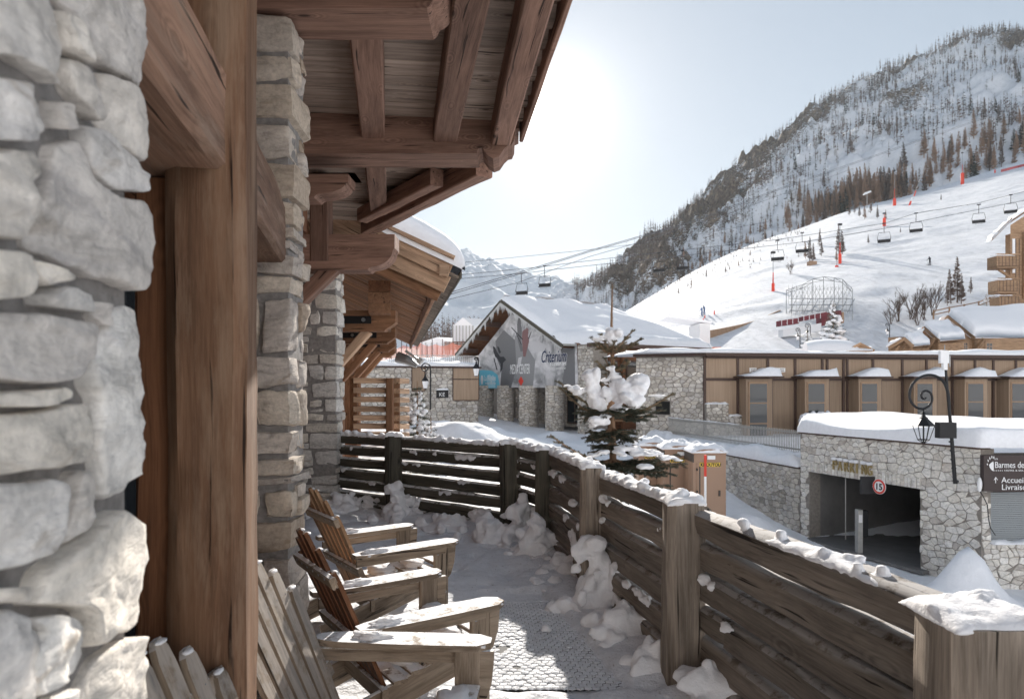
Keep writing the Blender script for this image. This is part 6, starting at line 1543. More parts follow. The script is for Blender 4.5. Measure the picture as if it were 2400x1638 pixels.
def forest():
    rs = np.random.default_rng(17); big = 0
    # dense belt just above the ski slope
    for i in range(205):
        px = rs.choice([rs.uniform(1840, 2420), rs.uniform(1880, 2120)]); t = rs.random()**1.3*.085+.002
        if px < 1800: t *= .5
        p, _ = main_hill.pt(px, t); H = rs.uniform(14, 25)*(1 if px > 1950 else .75)
        k = rs.choice([0, 1, 2, 3, 4, 5], p=[.28, .28, .22, .09, .09, .04])
        plant(p, H, k, 'bare brown larch in the dense belt along the upper edge of the ski slope' if k < 5 else 'dark pine among the brown larches above the ski slope', 'larches above the ski slope' if k < 5 else 'pines above the ski slope', 'larch tree' if k < 5 else 'pine tree')
    for i in range(60):
        px = rs.uniform(1560, 1900); t = rs.random()**1.4*.12+.002; p, _ = main_hill.pt(px, t); H = rs.uniform(5, 11); plant(p, H, int(rs.integers(0, 5)), 'small bare larch on the lower rocky slope left of the dense belt', 'small larches left of the dense belt')
    for (px, t, H, k) in ((1858, .30, 13, 5), (1985, .22, 20, 3), (2010, .3, 16, 5), (1930, .16, 15, 3), (2330, .16, 24, 5), (2290, .12, 20, 3), (2375, .28, 15, 5)):
        p, _ = main_hill.pt(px, t); plant(p, H, k, 'tall single %s standing apart on the snow above the larch belt' % ('pine' if k == 5 else 'larch'), 'single %ss on the open mountain snow' % ('pine' if k == 5 else 'larch'), 'pine tree' if k == 5 else 'larch tree')
    # trees on the ski slope itself
    for (px, py, hp, k) in ((2002, 500, 30, 3), (2014, 508, 28, 4), (2040, 500, 34, 3), (2026, 514, 40, 2), (2056, 512, 34, 4), (1990, 505, 26, 3), (1966, 600, 76, 3), (1974, 596, 60, 4), (1920, 578, 44, 3), (1897, 612, 60, 4), (1904, 618, 50, 3), (1888, 606, 44, 2), (1925, 600, 40, 3), (2075, 516, 26, 2), (2035, 570, 22, 4), (1960, 612, 30, 2), (1758, 600, 16, 2), (1700, 640, 18, 3), (1655, 650, 20, 3), (1730, 625, 16, 2), (1620, 670, 20, 2), (1590, 690, 18, 3), (2110, 545, 14, 4), (2205, 470, 16, 4)):
        p = tp(px, py); plant(p, hp/1600*p[1], k, 'bare larch growing out of the snow on the ski slope', 'lone trees on the ski slope')
    # everything smaller and farther: one mass
    V = []; Fc = []; n = 0
    def dens(px, t):
        d = .26+.9*np.exp(-((px-1470)/95)**2)*(t < .8)+.5*np.exp(-((t-.95)/.06)**2)+.95*sm(.86, .97, t)*sm(1900, 2150, px)+.25*np.exp(-((t-.97)/.05)**2)+.75*sm(2180, 2400, px)*sm(.72, .85, t)+.35*np.exp(-((px-2080)/90)**2-((t-.78)/.1)**2)+.3*np.exp(-((px-1750)/60)**2-((t-.35)/.2)**2)
        return d
    cnt = 0
    while cnt < 4600:
        px = rs.uniform(1340, 2560); t = rs.uniform(.03, 1.0)
        cl = fbm(V3([[px*.016, t*9, 3]]), 3, 44)[0]
        if rs.random() > dens(px, t)*(.4+1.9*max(0, cl+.12)): continue
        p, _ = main_hill.pt(px, t); H = rs.uniform(9, 20)*(1.0 if px > 1900 else .8)
        if px < 1650 and t < .3: H *= .75
        k = 1 if rs.random() < .13 else (0 if rs.random() < .5 else 2); v, f = lowA[k]; a = rs.random()*6.28; c, s_ = math.cos(a), math.sin(a); q = v*V3((H, H, H)); q = np.stack([q[:, 0]*c-q[:, 1]*s_, q[:, 0]*s_+q[:, 1]*c, q[:, 2]], 1)+p-V3((0, 0, .3))
        V.append(q); Fc.append((f, n, k)); n += len(v); cnt += 1
    for kk, mt, nm, lb in (((0, 2), 'larch2', 'distant_larch_wood', 'hundreds of tiny bare larches scattered over the rocky mountain'), ((1,), 'pine', 'distant_pines', 'small dark pines dotted among the rocks of the mountain')):
        b = MB()
        for q, (f, _, k) in zip(V, Fc):
            if k in kk: b.add(q, f, q*.05)
        b.build(nm, M[mt], kind='stuff', label=lb, cat='trees')
    b = MB()                                       # scrub on the near shoulder and far left foot
    for i in range(420):
        px = rs.uniform(1480, 1900); t = rs.uniform(.45, 1); 
        if rs.random() > .25+.75*(t > .8): continue
        p, _ = piste.pt(px, t); H = rs.uniform(.8, 2.6); v, f = lowA[2]; b.add(v*V3((H*1.9, H*1.9, H))+p, f, v+p)
    b.build('slope_scrub', M['larch2'], kind='stuff', label='low dry scrub sticking out of the snow on the near shoulder', cat='shrubs')
    b = MB()
    for i in range(160):
        px = rs.uniform(960, 1130); d = rs.uniform(150, 260); p = P(px, rs.uniform(792, 812), d); H = rs.uniform(4, 10)*d/220; v, f = lowA[2 if rs.random() < .6 else 1]; b.add(v*H+p-V3((0, 0, 1)), f, v+p)
    b.build('valley_wood', M['larch2'], kind='stuff', label='strip of grey trees beyond the tents', cat='trees')
forest()
def valley_bank():
    xs = np.linspace(-120, 60, 60); ys = np.linspace(110, 330, 40); X, Y = np.meshgrid(xs, ys, indexing='ij'); Z = 2+ (Y-110)*.055*sm(60, 0, X)+1.5*fbm(np.stack([X, Y, X*0], -1)*.03, 3, 3); n, m = X.shape
    b = MB(); b.add(np.stack([X, Y, Z], -1).reshape(-1, 3), [(i*m+j, (i+1)*m+j, (i+1)*m+j+1, i*m+j+1) for i in range(n-1) for j in range(m-1)]); b.build('valley_snow', M['snowfar'], smooth=True, kind='structure')
valley_bank()
def shrub(base, H, W, label, seed, grp):
    rs = random.Random(seed); b = MB()
    def grow(p, d, L_, r_, lv):
        e = p+d*L_; b.tube([p, (p+e)/2+V3([rs.uniform(-.05, .05)*L_ for _ in range(3)]), e], [r_, r_*.8, r_*.6], 3, cap=False)
        if lv == 0: return
        for k in range(3 if lv > 1 else 4):
            nd = unit(d+V3((rs.uniform(-.7, .7)*W, rs.uniform(-.7, .7)*W, rs.uniform(-.05, .5)))); grow(p+(e-p)*rs.uniform(.35, 1), nd, L_*rs.uniform(.5, .8), r_*.6, lv-1)
    base = V3(base)
    for k in range(5): grow(base+V3((rs.uniform(-.3, .3), rs.uniform(-.3, .3), -.2)), unit(V3((rs.uniform(-.5, .5)*W, rs.uniform(-.5, .5)*W, 1))), H*.42, H*.014, 4)
    return tag(b.build('bare_shrub', M['twig']), label, 'shrub', grp)
for i, (px, py, hp, l) in enumerate(((2104, 752, 78, 'bare many-stemmed shrub at the left of the clump above the chalet roofs'), (2136, 750, 84, 'bare shrub in the middle of the clump above the chalet roofs'), (2182, 738, 92, 'tall bare shrub with fan-shaped crown right of the clump'), (2150, 762, 62, 'low bare shrub nearest the chalet roofs'), (1853, 643, 36, 'round bare bush alone on the piste'), (2088, 760, 50, 'small bare shrub by the lone street lamp'), (2165, 752, 70, 'bare shrub between the fan-shaped one and the lowest one'))):
    p = tp(px, py); shrub(p, hp/1600*p[1]*.98, .75, l, i, 'bare shrubs on the lower slope')
for i, (px, py, hp) in enumerate(((2228, 712, 84), (2243, 708, 112), (2252, 712, 70), (2219, 716, 60), (2272, 688, 40))): p = tp(px, py); plant(p, hp/1600*p[1], 3, 'slender bare larch by the rail fence near the right-hand chalet', 'slender larches by the rail fence')

# ------------------------------------------------------------------ chalets at the right
def log_chalets():
    t = thing('timber_chalet', P(2250, 800, 60), 'group of honey-coloured timber chalet roofs with deep snow behind the flat roof', 'chalet')
    def roof(rl, rr, el, er, gl, th=.8, wallz=3):
        """points are (px, py, distance): ridge left/right, eave left/right, foot of the left gable slope"""
        RL, RR, EL_, ER_, GL = [P(*q) for q in (rl, rr, el, er, gl)]
        b = MB(); b.add([GL, EL_, RL, GL-V3((0, 0, wallz)), EL_-V3((0, 0, wallz)), ER_, ER_-V3((0, 0, wallz))], [(0, 1, 2), (3, 4, 1, 0), (4, 6, 5, 1)]); b.v[0] = b.v[0]+V3((.25, .5, -.15)); b.build('chalet_wall', M['log'], t)
        for q in (GL, EL_):
            b = MB(); b.timber(RL, q, .12, .3, seg=6); b.build('barge_board', M['log'], t)
            b = MB(); b.timber(RL+(q-RL)*.25-V3((0, -.2, .4)), GL+(EL_-GL)*(.35 if q is GL else .65)-V3((0, -.2, .3)), .15, .18, seg=3); b.build('truss', M['log'], t)
        b = MB(); b.add([RL, RR, ER_, EL_, GL], [(0, 1, 2, 3), (0, 3, 4)][:1]); b.build('roof_deck', M['log'], t)
        n, m = 34, 22; V = []
        for i in range(n+1):
            for j in range(m+1):
                u, v = i/n, j/m; p = (RL*(1-u)+RR*u)*(1-v)+(EL_*(1-u)+ER_*u)*v; e = math.sqrt(max(0, 1-(1-min(1, u/.06))**2)); e2 = math.sqrt(max(0, 1-(1-min(1, (1-v)/.12))**2))
                V.append(p+V3((0, 0, .04+th*(.15+.85*e)*(.1+.9*e2)*(1+.25*vnoise(V3([[u*4+rl[0], v*3, 1]]), 2)[0]))))
        k = m+1; b = MB(); f = [(i*k+j, (i+1)*k+j, (i+1)*k+j+1, i*k+j+1) for i in range(n) for j in range(m)]
        n0 = len(V); V += [p-V3((0, 0, .0)) for p in (RL, EL_, ER_)]; f += [(i*k+m, (i+1)*k+m, n0+2, n0+1)[:4] if i == n else (i*k+m, n0+1, (i+1)*k+m) for i in range(n)]+[(j, n0 if j < m/2 else n0+1, j+1) for j in range(m)]
        b.add(V3(V), f); b.build('roof_snow', M['snow'], t, smooth=True)
        s = MB(); snowcap(s, RL+V3((0, .2, .05)), GL+V3((0, .2, .05)), .9, th*.7, res=.2, m=8); s.build('verge_snow', M['snow'], t, smooth=True)
    roof((2222, 742, 64), (2440, 734, 69), (2284, 793, 60), (2440, 795, 63), (2208, 762, 65), .85, 5)
    roof((2166, 768, 61), (2222, 765, 63), (2201, 800, 58.5), (2262, 797, 59.5), (2143, 806, 61), .6, 3)
    roof((2120, 794, 58), (2160, 790, 60), (2140, 812, 57), (2180, 810, 58), (2083, 815, 59), .5, 3)
    A, B = (40.5, 60.6), (52, 63); F = Frame(A, B); Fl = Frame((33.4, 59.3), (52, 62.6))
    Fl.part('log_wall', 'log', t, 0, 19, -1, 5.75, -1, -.0)
    for u, w_, z0, z1 in ((4.3, .95, 4.0, 5.2), (6.6, .45, 4.6, 5.3), (9.0, .6, 4.4, 5.3)):
        wf = Fl.part('window', 'bayframe', t, u-.12, u+w_+.12, z0-.1, z1+.1, .0, .06)
        for i in range(2):
            for j in range(3): Fl.part('pane', 'glass', wf, u+w_*i/2+.03, u+w_*(i+1)/2-.03, z0+(z1-z0)*j/3+.03, z0+(z1-z0)*(j+1)/3-.03, .06, .07)
    for u in (.3, 2.6, 7.6): Fl.part('log_post', 'log', t, u, u+.35, -1, 5.7, 0, .25); b = MB(); b.timber(Fl.p(u+.2, 4.6, .1), Fl.p(u+.2, 5.6, 1.0), .25, .3, up=Fl.U, seg=4); b.build('log_brace', M['log'], t)
    # low snow-capped roof behind the flat roof
    c = thing('snowy_hut', P(1972, 820, 58), 'low hut with a rounded snow roof and timber gable peeping over the flat roof', 'hut')
    p = P(2010, 806, 58); b = MB(); b.add([P(1985, 822, 58), P(2047, 822, 58), P(2016, 806, 58), P(1985, 840, 58), P(2047, 840, 58)], [(3, 4, 1, 2, 0)]); b.build('gable', M['log'], c)
    for q in ((1984, 2017), (2049, 2015)): b = MB(); b.timber(P(q[0], 822, 57.9), P(q[1], 805, 57.9), .1, .2, seg=4); b.build('barge_board', M['log'], c)
    s = MB(); V = []; n, m = 20, 12
    for i in range(n+1):
        for j in range(m+1):
            u, v = i/n, j/m; x = 1893+(2046-1893)*u; top = 797+20*abs(2*v-1)**2; V.append(P(x, 0, 1)*0+P(x-12*v, 822-(822-(795+16*(1-math.sin(min(1, u*1.15+.08)*math.pi)**.35)))*math.sin(v*math.pi)**.5, 57.6+4*v))
    k = m+1; s.add(V3(V), [(i*k+j, i*k+j+1, (i+1)*k+j+1, (i+1)*k+j) for i in range(n) for j in range(m)]); s.build('roof_snow', M['snow'], c, smooth=True)
M['log'] = wood('log_wood', (.20, .12, .07), (.44, .29, .18), streak=.4, tint=.3, bump=.3)
log_chalets()
def tall_chalet():
    d = 88; t = thing('balconied_chalet', P(2380, 720, d), 'tall timber chalet with stacked balconies and a snowy roof at the right edge', 'chalet')
    Q = lambda px, py, dd=0: P(px, py, d+dd)
    def bx(nm, mat, px0, px1, py0, py1, d0, d1): a, e = Q(px0, py1), Q(px1, py0); b = MB(); b.box((a[0], d+d0, a[2]), (e[0], d+d1, e[2])); return b.build(nm, M[mat] if isinstance(mat, str) else mat, t)
    bx('chalet_wall', 'log', 2368, 2500, 548, 720, 0, .9); bx('wall_strip', 'tentwall', 2372, 2378, 560, 640, -.1, 0); bx('corner_post', 'log', 2396, 2400, 545, 700, -.3, 0)
    for x in (2380, 2388, 2404, 2412): bx('wall_batten', 'trim', x, x+1, 560, 690, -.05, 0)
    for (y0, y1, x0) in ((596, 632, 2321), (652, 690, 2323), (690, 724, 2327)):
        bx('balcony_floor', 'log', x0, 2372, y1-5, y1, -1.2, .6)
        bx('balcony_panel', 'log', x0, 2372, y0+8, y1-4, -1.2, -1.1); bx('balcony_panel', 'log', x0, x0+1.5, y0+8, y1-4, -1.1, .6)
        bx('balcony_rail', 'log', x0-1, 2373, y0+3, y0+6, -1.3, -1.0); s = MB(); snowcap(s, Q(x0, y0+3, -1.15), Q(2372, y0+3, -1.15), .4, .2, res=.2, m=6); s.build('rail_snow', M['snow'], t, smooth=True)
        for k in range(6): bx('baluster', 'trim', x0+4+k*8, x0+5+k*8, y0+8, y1-5, -1.23, -1.2)
        b = MB(); b.timber(Q(x0+20, y1, -.5), Q(2374, y1+22, -.5), .25, .3, seg=3); b.build('balcony_brace', M['log'], t)
    b = MB(); a = [Q(2325, 562), Q(2372, 515), Q(2500, 430)]
    b.add([a[0], a[1], a[2], a[0]+V3((1.2, 2.2, 0)), a[1]+V3((1.2, 2.2, 0)), a[2]+V3((1.2, 2.2, 0))], [(0, 1, 4, 3), (1, 2, 5, 4)]); b.add([a[0]+V3((0,0,.3)), a[1]+V3((0,0,.3)), a[0], a[1]], [(0, 1, 3, 2)]); b.build('roof_deck', M['log'], t)
    b = MB(); b.add([Q(2368, 528, .2), Q(2500, 442, .2), Q(2500, 560, .2), Q(2368, 560, .2)], [(0, 3, 2, 1)]); b.build('gable', M['log'], t)
    s = MB(); snowcap(s, a[0]+V3((.3, .9, .1)), a[1]+V3((.4, .9, .1)), 2.4, .55, res=.25, m=12, side=(.3, 1, 0)); snowcap(s, a[1]+V3((.3, .9, .1)), a[2]+V3((.4, .9, .1)), 2.4, .55, res=.5, m=12, side=(.3, 1, 0)); s.build('roof_snow', M['snow'], t, smooth=True)
tall_chalet()
def rail_fence(pts, label, d, mat='log', grp=None):
    t = thing('rail_fence', P(*pts[0], d), label, 'fence')
    for i, (a, b_) in enumerate(zip(pts, pts[1:])):
        p, q = P(*a, d+i*2), P(*b_, d+i*2+2)
        for dz in (0, -.5): c = MB(); c.timber(p+V3((0, 0, dz)), q+V3((0, 0, dz)), .12, .14, seg=2); c.build('rail', M[mat], t)
        c = MB(); c.timber(p+V3((0, 0, -1.1)), p+V3((0, 0, .12)), .16, .16, up=(0, 1, 0), seg=2); c.build('fence_post', M[mat], t)
rail_fence([(2188, 729), (2225, 721), (2260, 715), (2294, 708), (2320, 698), (2350, 690)], 'honey-coloured timber rail fence climbing to the balconied chalet', 92)
def windscreen():
    t = thing('padded_barrier', P(1740, 770, 125), 'long brown padded barrier fence across the foot of the ski slope', 'fence')
    pts = [(1652, 784), (1690, 777), (1730, 769), (1765, 760), (1797, 747), (1829, 733)]
    for i, (a, b_) in enumerate(zip(pts, pts[1:])):
        n = 4
        for k in range(n):
            p = P(a[0]+(b_[0]-a[0])*k/n, a[1]+(b_[1]-a[1])*k/n, 118+i*4+k); q = P(a[0]+(b_[0]-a[0])*(k+.93)/n, a[1]+(b_[1]-a[1])*(k+.93)/n, 119+i*4+k); c = MB(); c.timber(p-V3((0, 0, .2)), q-V3((0, 0, .2)), .4, 1.55, seg=1, rough=0); c.build('pad', M['bayframe'], t)
windscreen()
def scaffold():
    d = 122; t = thing('scaffold_roof', P(1920, 770, d), 'arched lattice of scaffold tubes over the grandstand at the foot of the piste', 'scaffold')
    top = [(1843, 680), (1855, 676), (1880, 668), (1905, 654), (1930, 649), (1955, 651), (1975, 655), (1998, 678)]
    tb = MB(); 
    for row in range(6):
        dd = row*3
        for (a, b_) in zip(top, top[1:]):
            for off in (0, 8): tb.tube([P(a[0], a[1]+off, d+dd), P(b_[0], b_[1]+off, d+dd)], .045, 4)
            tb.tube([P(a[0], a[1], d+dd), P(b_[0], b_[1]+8, d+dd)], .05, 4)
        for y in (700, 715, 728): tb.tube([P(1850, y, d+dd), P(1998, y, d+dd)], .06, 4)
        for a in top: tb.tube([P(a[0], a[1], d+dd), P(a[0], 755 if a[0] > 1960 else 735, d+dd)], .07, 4)
        for k in range(16): x = 1848+k*9; tb.tube([P(x, 700, d+dd), P(x+14, 672, d+dd)], .035, 3); tb.tube([P(x+14, 700, d+dd), P(x, 672, d+dd)], .03, 3); tb.tube([P(x+5, 752, d+dd), P(x+10, 716, d+dd)], .03, 3); tb.tube([P(x, 715, d+dd), P(x, 668, d+dd)], .035, 3)
        for k in range(9): x = 1850+k*17; tb.tube([P(x, 733, d+dd), P(x+17, 700, d+dd)], .05, 4)
    for a in top:
        for off in (0, 20): tb.tube([P(a[0], a[1]+off, d), P(a[0], a[1]+off, d+12)], .05, 4)
    tb.build('scaffold_tubes', M['steel'], t, kind='stuff')
    s = thing('grandstand', P(1900, 768, 112), 'small dark red grandstand with railings on a white base below the scaffold', 'stand')
    dark = plain('dark_red_seats', (.16, .03, .04), .7)
    def q(nm, mat, px0, px1, pyA, pyB, h, dd=0): a, e = P(px0, pyA, 112+dd), P(px1, pyB, 112+dd); b = MB(); hh = h*112/1600; b.add([a, e, e+V3((0, 0, hh)), a+V3((0, 0, hh)), a+V3((0, 2, 0)), e+V3((0, 2, 0)), e+V3((0, 2, hh)), a+V3((0, 2, hh))], [(0, 1, 2, 3), (5, 4, 7, 6), (3, 2, 6, 7), (1, 5, 6, 2), (4, 0, 3, 7)]); b.build(nm, mat, s)
    q('seats', dark, 1830, 1873, 764, 758, 13); q('seats', dark, 1883, 1938, 752, 741, 12, .5); q('base', M['tentwall'], 1835, 1925, 790, 775, 18, 1); q('booth', dark, 1925, 1972, 764, 757, 30, 2); q('booth_side', M['bayframe'], 1973, 1978, 757, 757, 26, 2)
    for k in range(8): p = P(1832+k*13, 764-k*2.5, 111.8); c = MB(); c.tube([p, p+V3((0, 0, 1.05))], .05, 4); c.build('rail_post', M['tent'], s)
    c = MB(); c.tube([P(1830, 751, 111.8), P(1938, 730, 111.8)], .05, 4); c.build('hand_rail', M['tent'], s)
scaffold()
# ------------------------------------------------------------------ lifts, chairs, snow cannons, markers, skiers
def cable(name, pts, r_, label, sag=0):
    A = [P(*p) for p in pts]; out_ = []
    for a, b_ in zip(A, A[1:]):
        for k in range(8): u = k/8; out_.append(a+(b_-a)*u-V3((0, 0, sag*4*u*(1-u))))
    out_.append(A[-1]); b = MB(); b.tube(out_, r_, 4); return tag(b.build(name, M['rope']), label, 'cable', 'lift cables')
cable('lift_cable', [(930, 722, 118), (1039, 690, 120), (1209, 641, 126), (1380, 588, 135), (1621, 519, 170), (1802, 451, 210), (1982, 388, 260), (2450, 226, 420)], .06, 'upper of the twin thick lift cables crossing the sky')
cable('lift_cable', [(930, 727, 118), (1039, 695, 120), (1209, 645, 126), (1380, 591, 135), (1621, 522, 170), (1802, 454, 210), (1982, 391, 260), (2450, 229, 420)], .06, 'lower of the twin thick lift cables crossing the sky')
cable('lift_cable', [(1030, 707, 124), (1209, 664, 130), (1380, 602, 140), (1500, 568, 150), (1700, 503, 180), (1900, 432, 240), (2000, 395, 260)], .05, 'thin cable hanging just under the twin lift cables')
cable('lift_cable', [(980, 630, 140), (1059, 618, 140), (1349, 589, 150), (1544, 566, 160), (1800, 520, 190)], .045, 'thin wire running almost level above the lift chairs')
UPL = [(1000, 652, 118), (1266, 626, 125), (1350, 615, 128), (1542, 592, 135), (1822, 562, 142), (2072, 524, 150), (2147, 500, 152), (2294, 476, 156), (2369, 457, 158), (2480, 430, 162)]
LOL = [(1000, 660, 118), (1222, 641, 122), (1350, 626, 126), (1596, 600, 134), (1878, 568, 140), (2072, 536, 146), (2150, 520, 149), (2400, 470, 157), (2480, 452, 160)]
cable('lift_cable', UPL, .05, 'upper cable carrying the hanging lift chairs'); cable('lift_cable', LOL, .05, 'lower cable carrying the hanging lift chairs')
def chair_proto():
    t = thing('lift_chair', (0, 0, 0), 'lift chair', 'lift chair', 'chairs of the ski lift'); m = M['metal']
    b = MB(); b.tube([(0, 0, 0), (.0, 0, -1.5), (0, .25, -1.75)], .06, 6); b.box((-.35, -.08, -.10), (.35, .08, .12)); b.build('hanger', m, t)
    b = MB(); b.tube([(-1.15, .2, -3.9), (-1.25, .2, -2.9), (-1.0, .25, -1.85), (1.0, .25, -1.85), (1.25, .2, -2.9), (1.15, .2, -3.9)], .05, 6); b.build('side_frame', m, t)
    b = MB(); b.box((-1.2, -.35, -4.0), (1.2, .25, -3.9)); b.build('seat', m, t)
    b = MB(); b.box((-1.15, .2, -3.85), (1.15, .28, -3.35)); b.build('backrest', m, t)
    b = MB(); b.tube([(-1.2, .2, -3.0), (-1.15, -.35, -3.4), (1.15, -.35, -3.4), (1.2, .2, -3.0)], .035, 5); b.tube([(-.8, -.35, -3.4), (-.7, -.5, -4.3), (.7, -.5, -4.3), (.8, -.35, -3.4)], .03, 5); b.build('safety_bar', m, t)
    return t
ch = chair_proto()
spots = [(1222, 641, 122, 'empty lift chair left of the hall roof, lower one of that pair'), (1276, 624, 125, 'empty lift chair just above the hall roof ridge'), (1544, 593, 135, 'lift chair in front of the snowy shoulder, left of the mountain foot'), (1599, 588, 137, 'lift chair over the thin trees at the mountain foot'), (1822, 564, 130, 'lift chair beside the red-footed floodlight mast on the piste'), (1880, 546, 132, 'lift chair right of the mast, above the round bare bush'), (2072, 524, 136, 'lift chair left of centre over the open piste'), (2147, 500, 138, 'lift chair hanging highest over the middle of the piste'), (2294, 480, 142, 'lift chair over the bright piste, second from the right edge'), (2369, 457, 142, 'lift chair nearest the balconied chalet roof')]
for i, (x, y, d, l) in enumerate(spots):
    o = ch if i == 0 else copy_tree(ch); o.location = tuple(P(x, y, d)); o['label'] = l; o.rotation_euler = (0, 0, R(-28+rng.uniform(-4, 4))); s_ = 1.0; o.scale = (.95, .95, .95)
M['redb'] = plain('bright_red', (.75, .06, .03), .6)
def mast(px, pyb, pyt, label, padh=.25):
    a = tp(px, pyb); d = a[1]; H = (pyb-pyt)/1600*d; t = thing('floodlight_mast', a, label, 'mast', 'masts on the ski slope')
    b = MB(); b.tube([a-V3((0,0,.5)), a+V3((0, 0, H))], [.11, .07], 6); b.build('mast_pole', M['steel'], t)
    b = MB(); b.tube([a-V3((0,0,.5)), a+V3((0, 0, H*padh))], [.36*d/150, .33*d/150], 8); b.build('red_padding', M['redb'], t)
    b = MB()
    b.tube([a+V3((0, 0, H*padh)), a+V3((0, 0, H*(padh+.28)))], [.17, .12], 6); b.build('red_sleeve', M['red'], t)
    b = MB(); b.box(tuple(a+V3((-.5, -.3, H-.4))), tuple(a+V3((.5, .3, H+.1)))); b.build('lamp_head', M['metal'], t)
mast(1812, 682, 590, 'tall thin mast with a red padded foot by the lift chair', .2); mast(1968, 618, 525, 'mast with a big orange-red padded foot in the middle of the piste', .25); mast(2255, 432, 358, 'red mast with a wide red base on the upper edge of the piste', .35); mast(2096, 482, 400, 'grey mast with red foot on the upper edge of the piste left of the tripod', .2); mast(2072, 530, 500, 'short red marker mast beside the lone larches', .6)
def cannon(px, pyb, H, label, lean=0):
    a = tp(px, pyb); t = thing('snow_lance', a, label, 'snow cannon', 'snow lances'); d = a[1]; h = H/1600*d
    b = MB(); b.tube([a, a+V3((lean*h, 0, h))], [.10, .05], 6); b.build('lance', M['steel'], t)
    b = MB(); b.tube([a-V3((0, 0, .4)), a+V3((lean*h*.25, 0, h*.25))], [.5, .45], 8); b.build('red_base', M['redb'], t)
cannon(2142, 460, 50, 'leaning snow lance with a red base on the piste edge', .35); cannon(2130, 482, 40, 'lower leaning snow lance with a red base', .45); cannon(1960, 626, 14, 'stubby red padded post next to the big orange mast foot', .05)
def markers():
    for i, (px, py, h, l) in enumerate(((1673, 738, 9, 'orange piste marker by the far skiers'), (1648, 752, 7, 'small orange piste marker above the white cabin'), (2332, 406, 8, 'red piste marker on the top right edge of the slope'), (1651, 744, 6, 'tiny orange piste marker left of the far skiers'))):
        a = tp(px, py); k = a[1]/1600; b = MB(); b.tube([a, a+V3((0, 0, h*k))], [1.6*k, 1.2*k], 6); tag(b.build('piste_marker', M['redb']), l, 'marker', 'orange piste markers')
    n = thing('safety_net', tp(2380, 395), 'thin red safety net on the top right edge of the piste', 'net')
    for i in range(6):
        a, b_ = tp(2345+i*14, 404-i*3.4), tp(2359+i*14, 400.6-i*3.4); q = MB(); q.add([a, b_, b_+V3((0, 0, 1.5)), a+V3((0, 0, 1.5))], [(0, 1, 2, 3)]); q.build('net_panel', plain('net_red', (.6, .15, .15), .8), n)
    p = tp(2032, 488); t = thing('satellite_dish', p, 'white dish on a post at the crest of the ski slope', 'dish'); k = p[1]/1600
    b = MB(); b.tube([p, p+V3((0, 0, 34*k))], .2, 6); b.build('dish_post', M['galv'], t); b = MB(); b.tube([p+V3((-10*k, 0, 30*k)), p+V3((-4*k, 0, 34*k)), p+V3((9*k, 0, 39*k))], [.2, .7, .5], 10); b.build('dish_plate', M['white'], t)
    a = tp(1905, 622); k = a[1]/1600; b = MB(); b.box(tuple(a+V3((-8*k, 0, -.3))), tuple(a+V3((9*k, 2, 10*k)))); tag(b.build('utility_box', M['bayframe']), 'small grey-brown cabinet on the snow beside the bare trees', 'box')
markers()
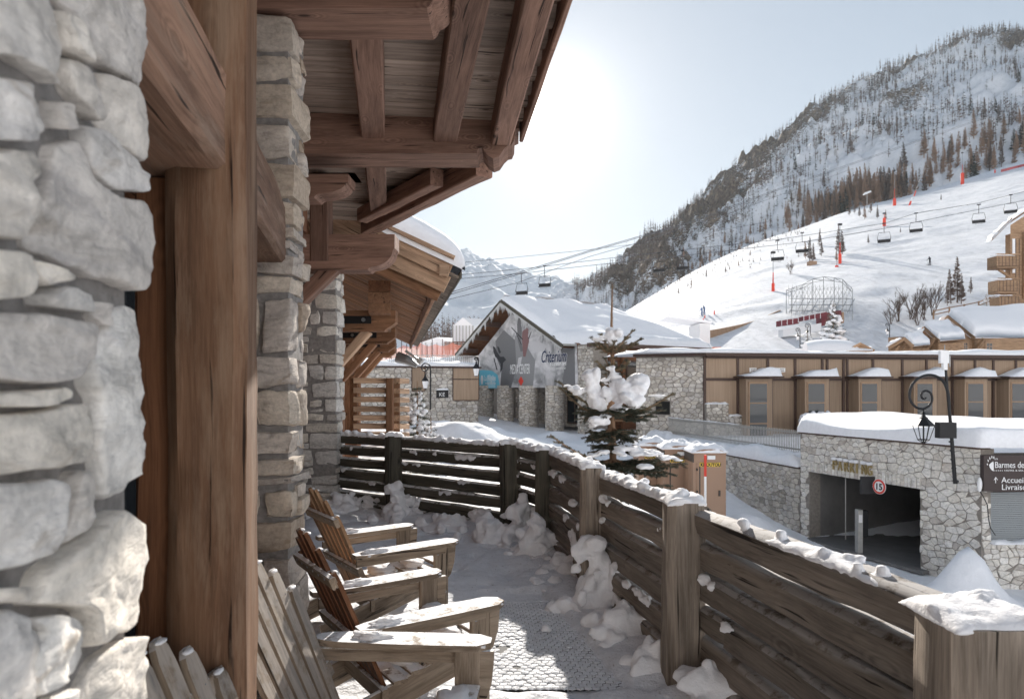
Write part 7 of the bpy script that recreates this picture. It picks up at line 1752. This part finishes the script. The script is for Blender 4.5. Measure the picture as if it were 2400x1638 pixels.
def skier(px, py, col, label, H=1.75, lean=.25, scale=1.0):
    a = tp(px, py); t = thing('person', a, label, 'person'); 
    J = V3([(0, 0, .92), (.02+lean*.2, 0, 1.15), (lean*.5+.05, 0, 1.42), (lean*.6+.08, 0, 1.5), (lean*.7+.10, 0, 1.6), (.14, -.13, .52), (.0, -.15, .08), (.14, -.17, .03), (.14, .13, .52), (.0, .15, .08), (.14, .17, .03), (lean*.5+.04, -.2, 1.38), (lean*.5+.15, -.32, 1.12), (lean*.5+.38, -.34, 1.0), (lean*.5+.04, .2, 1.38), (lean*.5+.15, .32, 1.12), (lean*.5+.38, .34, 1.0), (lean*.7+.11, 0, 1.72)])
    E = [(0, 1), (1, 2), (2, 3), (3, 4), (4, 17), (0, 5), (5, 6), (6, 7), (0, 8), (8, 9), (9, 10), (2, 11), (11, 12), (12, 13), (2, 14), (14, 15), (15, 16)]
    Rr = [.15, .14, .17, .07, .10, .09, .065, .05, .09, .065, .05, .075, .055, .04, .075, .055, .04, .09]
    me = bpy.data.meshes.new('body'); me.from_pydata((J*scale).tolist(), E, []); o = bpy.data.objects.new('body', me); COL.objects.link(o); md = o.modifiers.new('s', 'SKIN'); sv = me.skin_vertices[0].data
    for v, r_ in zip(sv, Rr): v.radius = (r_*scale, r_*scale)
    sv[0].use_root = True; o.modifiers.new('u', 'SUBSURF').levels = 1
    dg = bpy.context.evaluated_depsgraph_get(); m2 = bpy.data.meshes.new_from_object(o.evaluated_get(dg)); bpy.data.objects.remove(o); o = bpy.data.objects.new('body', m2); m2.materials.clear(); m2.materials.append(plain('ski_suit', col, .7)); COL.objects.link(o); o.parent = t
    for sy in (-.15, .15): b = MB(); b.box((-.8, sy-.05, 0), (.95, sy+.05, .03)); b.v[0] = b.v[0]*scale+a; b.build('ski', M['metal'], t)
    for sy in (-.34, .34): b = MB(); b.tube([V3((lean*.5+.38, sy, 1.0))*scale+a, V3((-.15, sy*1.2, .05))*scale+a], .015*scale, 4); b.build('ski_pole', M['metal'], t)
    t.rotation_euler = (0, 0, R(200)); 
    for c in t.children:
        if c.name.startswith('body'): pass
    return t
skier(2180, 622, (.03, .03, .04), 'skier in dark clothes crouching across the open piste', scale=1.25)
skier(1651, 738, (.05, .10, .22), 'far skier in blue at the foot of the slope, left of the pair', scale=1.2); skier(1645, 741, (.05, .12, .3), 'far skier in pale blue at the foot of the slope, leftmost', scale=1.1)
def haze():
    b = MB(); b.box((-4500, -400, -10), (4500, 5900, 900)); m = bpy.data.materials.new('haze_air'); m.use_nodes = True; nt = m.node_tree
    for n in list(nt.nodes):
        if n.type != 'OUTPUT_MATERIAL': nt.nodes.remove(n)
    v = nt.nodes.new('ShaderNodeVolumePrincipled'); v.inputs['Density'].default_value = .00005; v.inputs['Color'].default_value = (.80, .90, 1, 1); v.inputs['Anisotropy'].default_value = .35
    nt.links.new(v.outputs[0], [n for n in nt.nodes if n.type == 'OUTPUT_MATERIAL'][0].inputs['Volume'])
    b.build('haze', m, kind='stuff')
haze()
def added_bounce_slope():
    """unseen snow slope behind the viewer, added to bounce sunlight forward"""
    xs = np.linspace(-900, 900, 60); ys = np.linspace(-28, -900, 50); X, Y = np.meshgrid(xs, ys, indexing='ij'); p = np.stack([X, Y, X*0], -1)
    Z = -3.5+(np.abs(Y)-28)*.55+sm(200, 800, np.abs(X))*60+14*fbm(p/90, 4, 71)*sm(28, 120, np.abs(Y)); n, m = X.shape
    b = MB(); b.add(np.stack([X, Y, Z], -1).reshape(-1, 3), [(i*m+j, i*m+j+1, (i+1)*m+j+1, (i+1)*m+j) for i in range(n-1) for j in range(m-1)]); b.build('snowy_hillside', M['snowfar'], smooth=True, kind='structure')  # out of view, added to brighten the shaded fronts
added_bounce_slope()
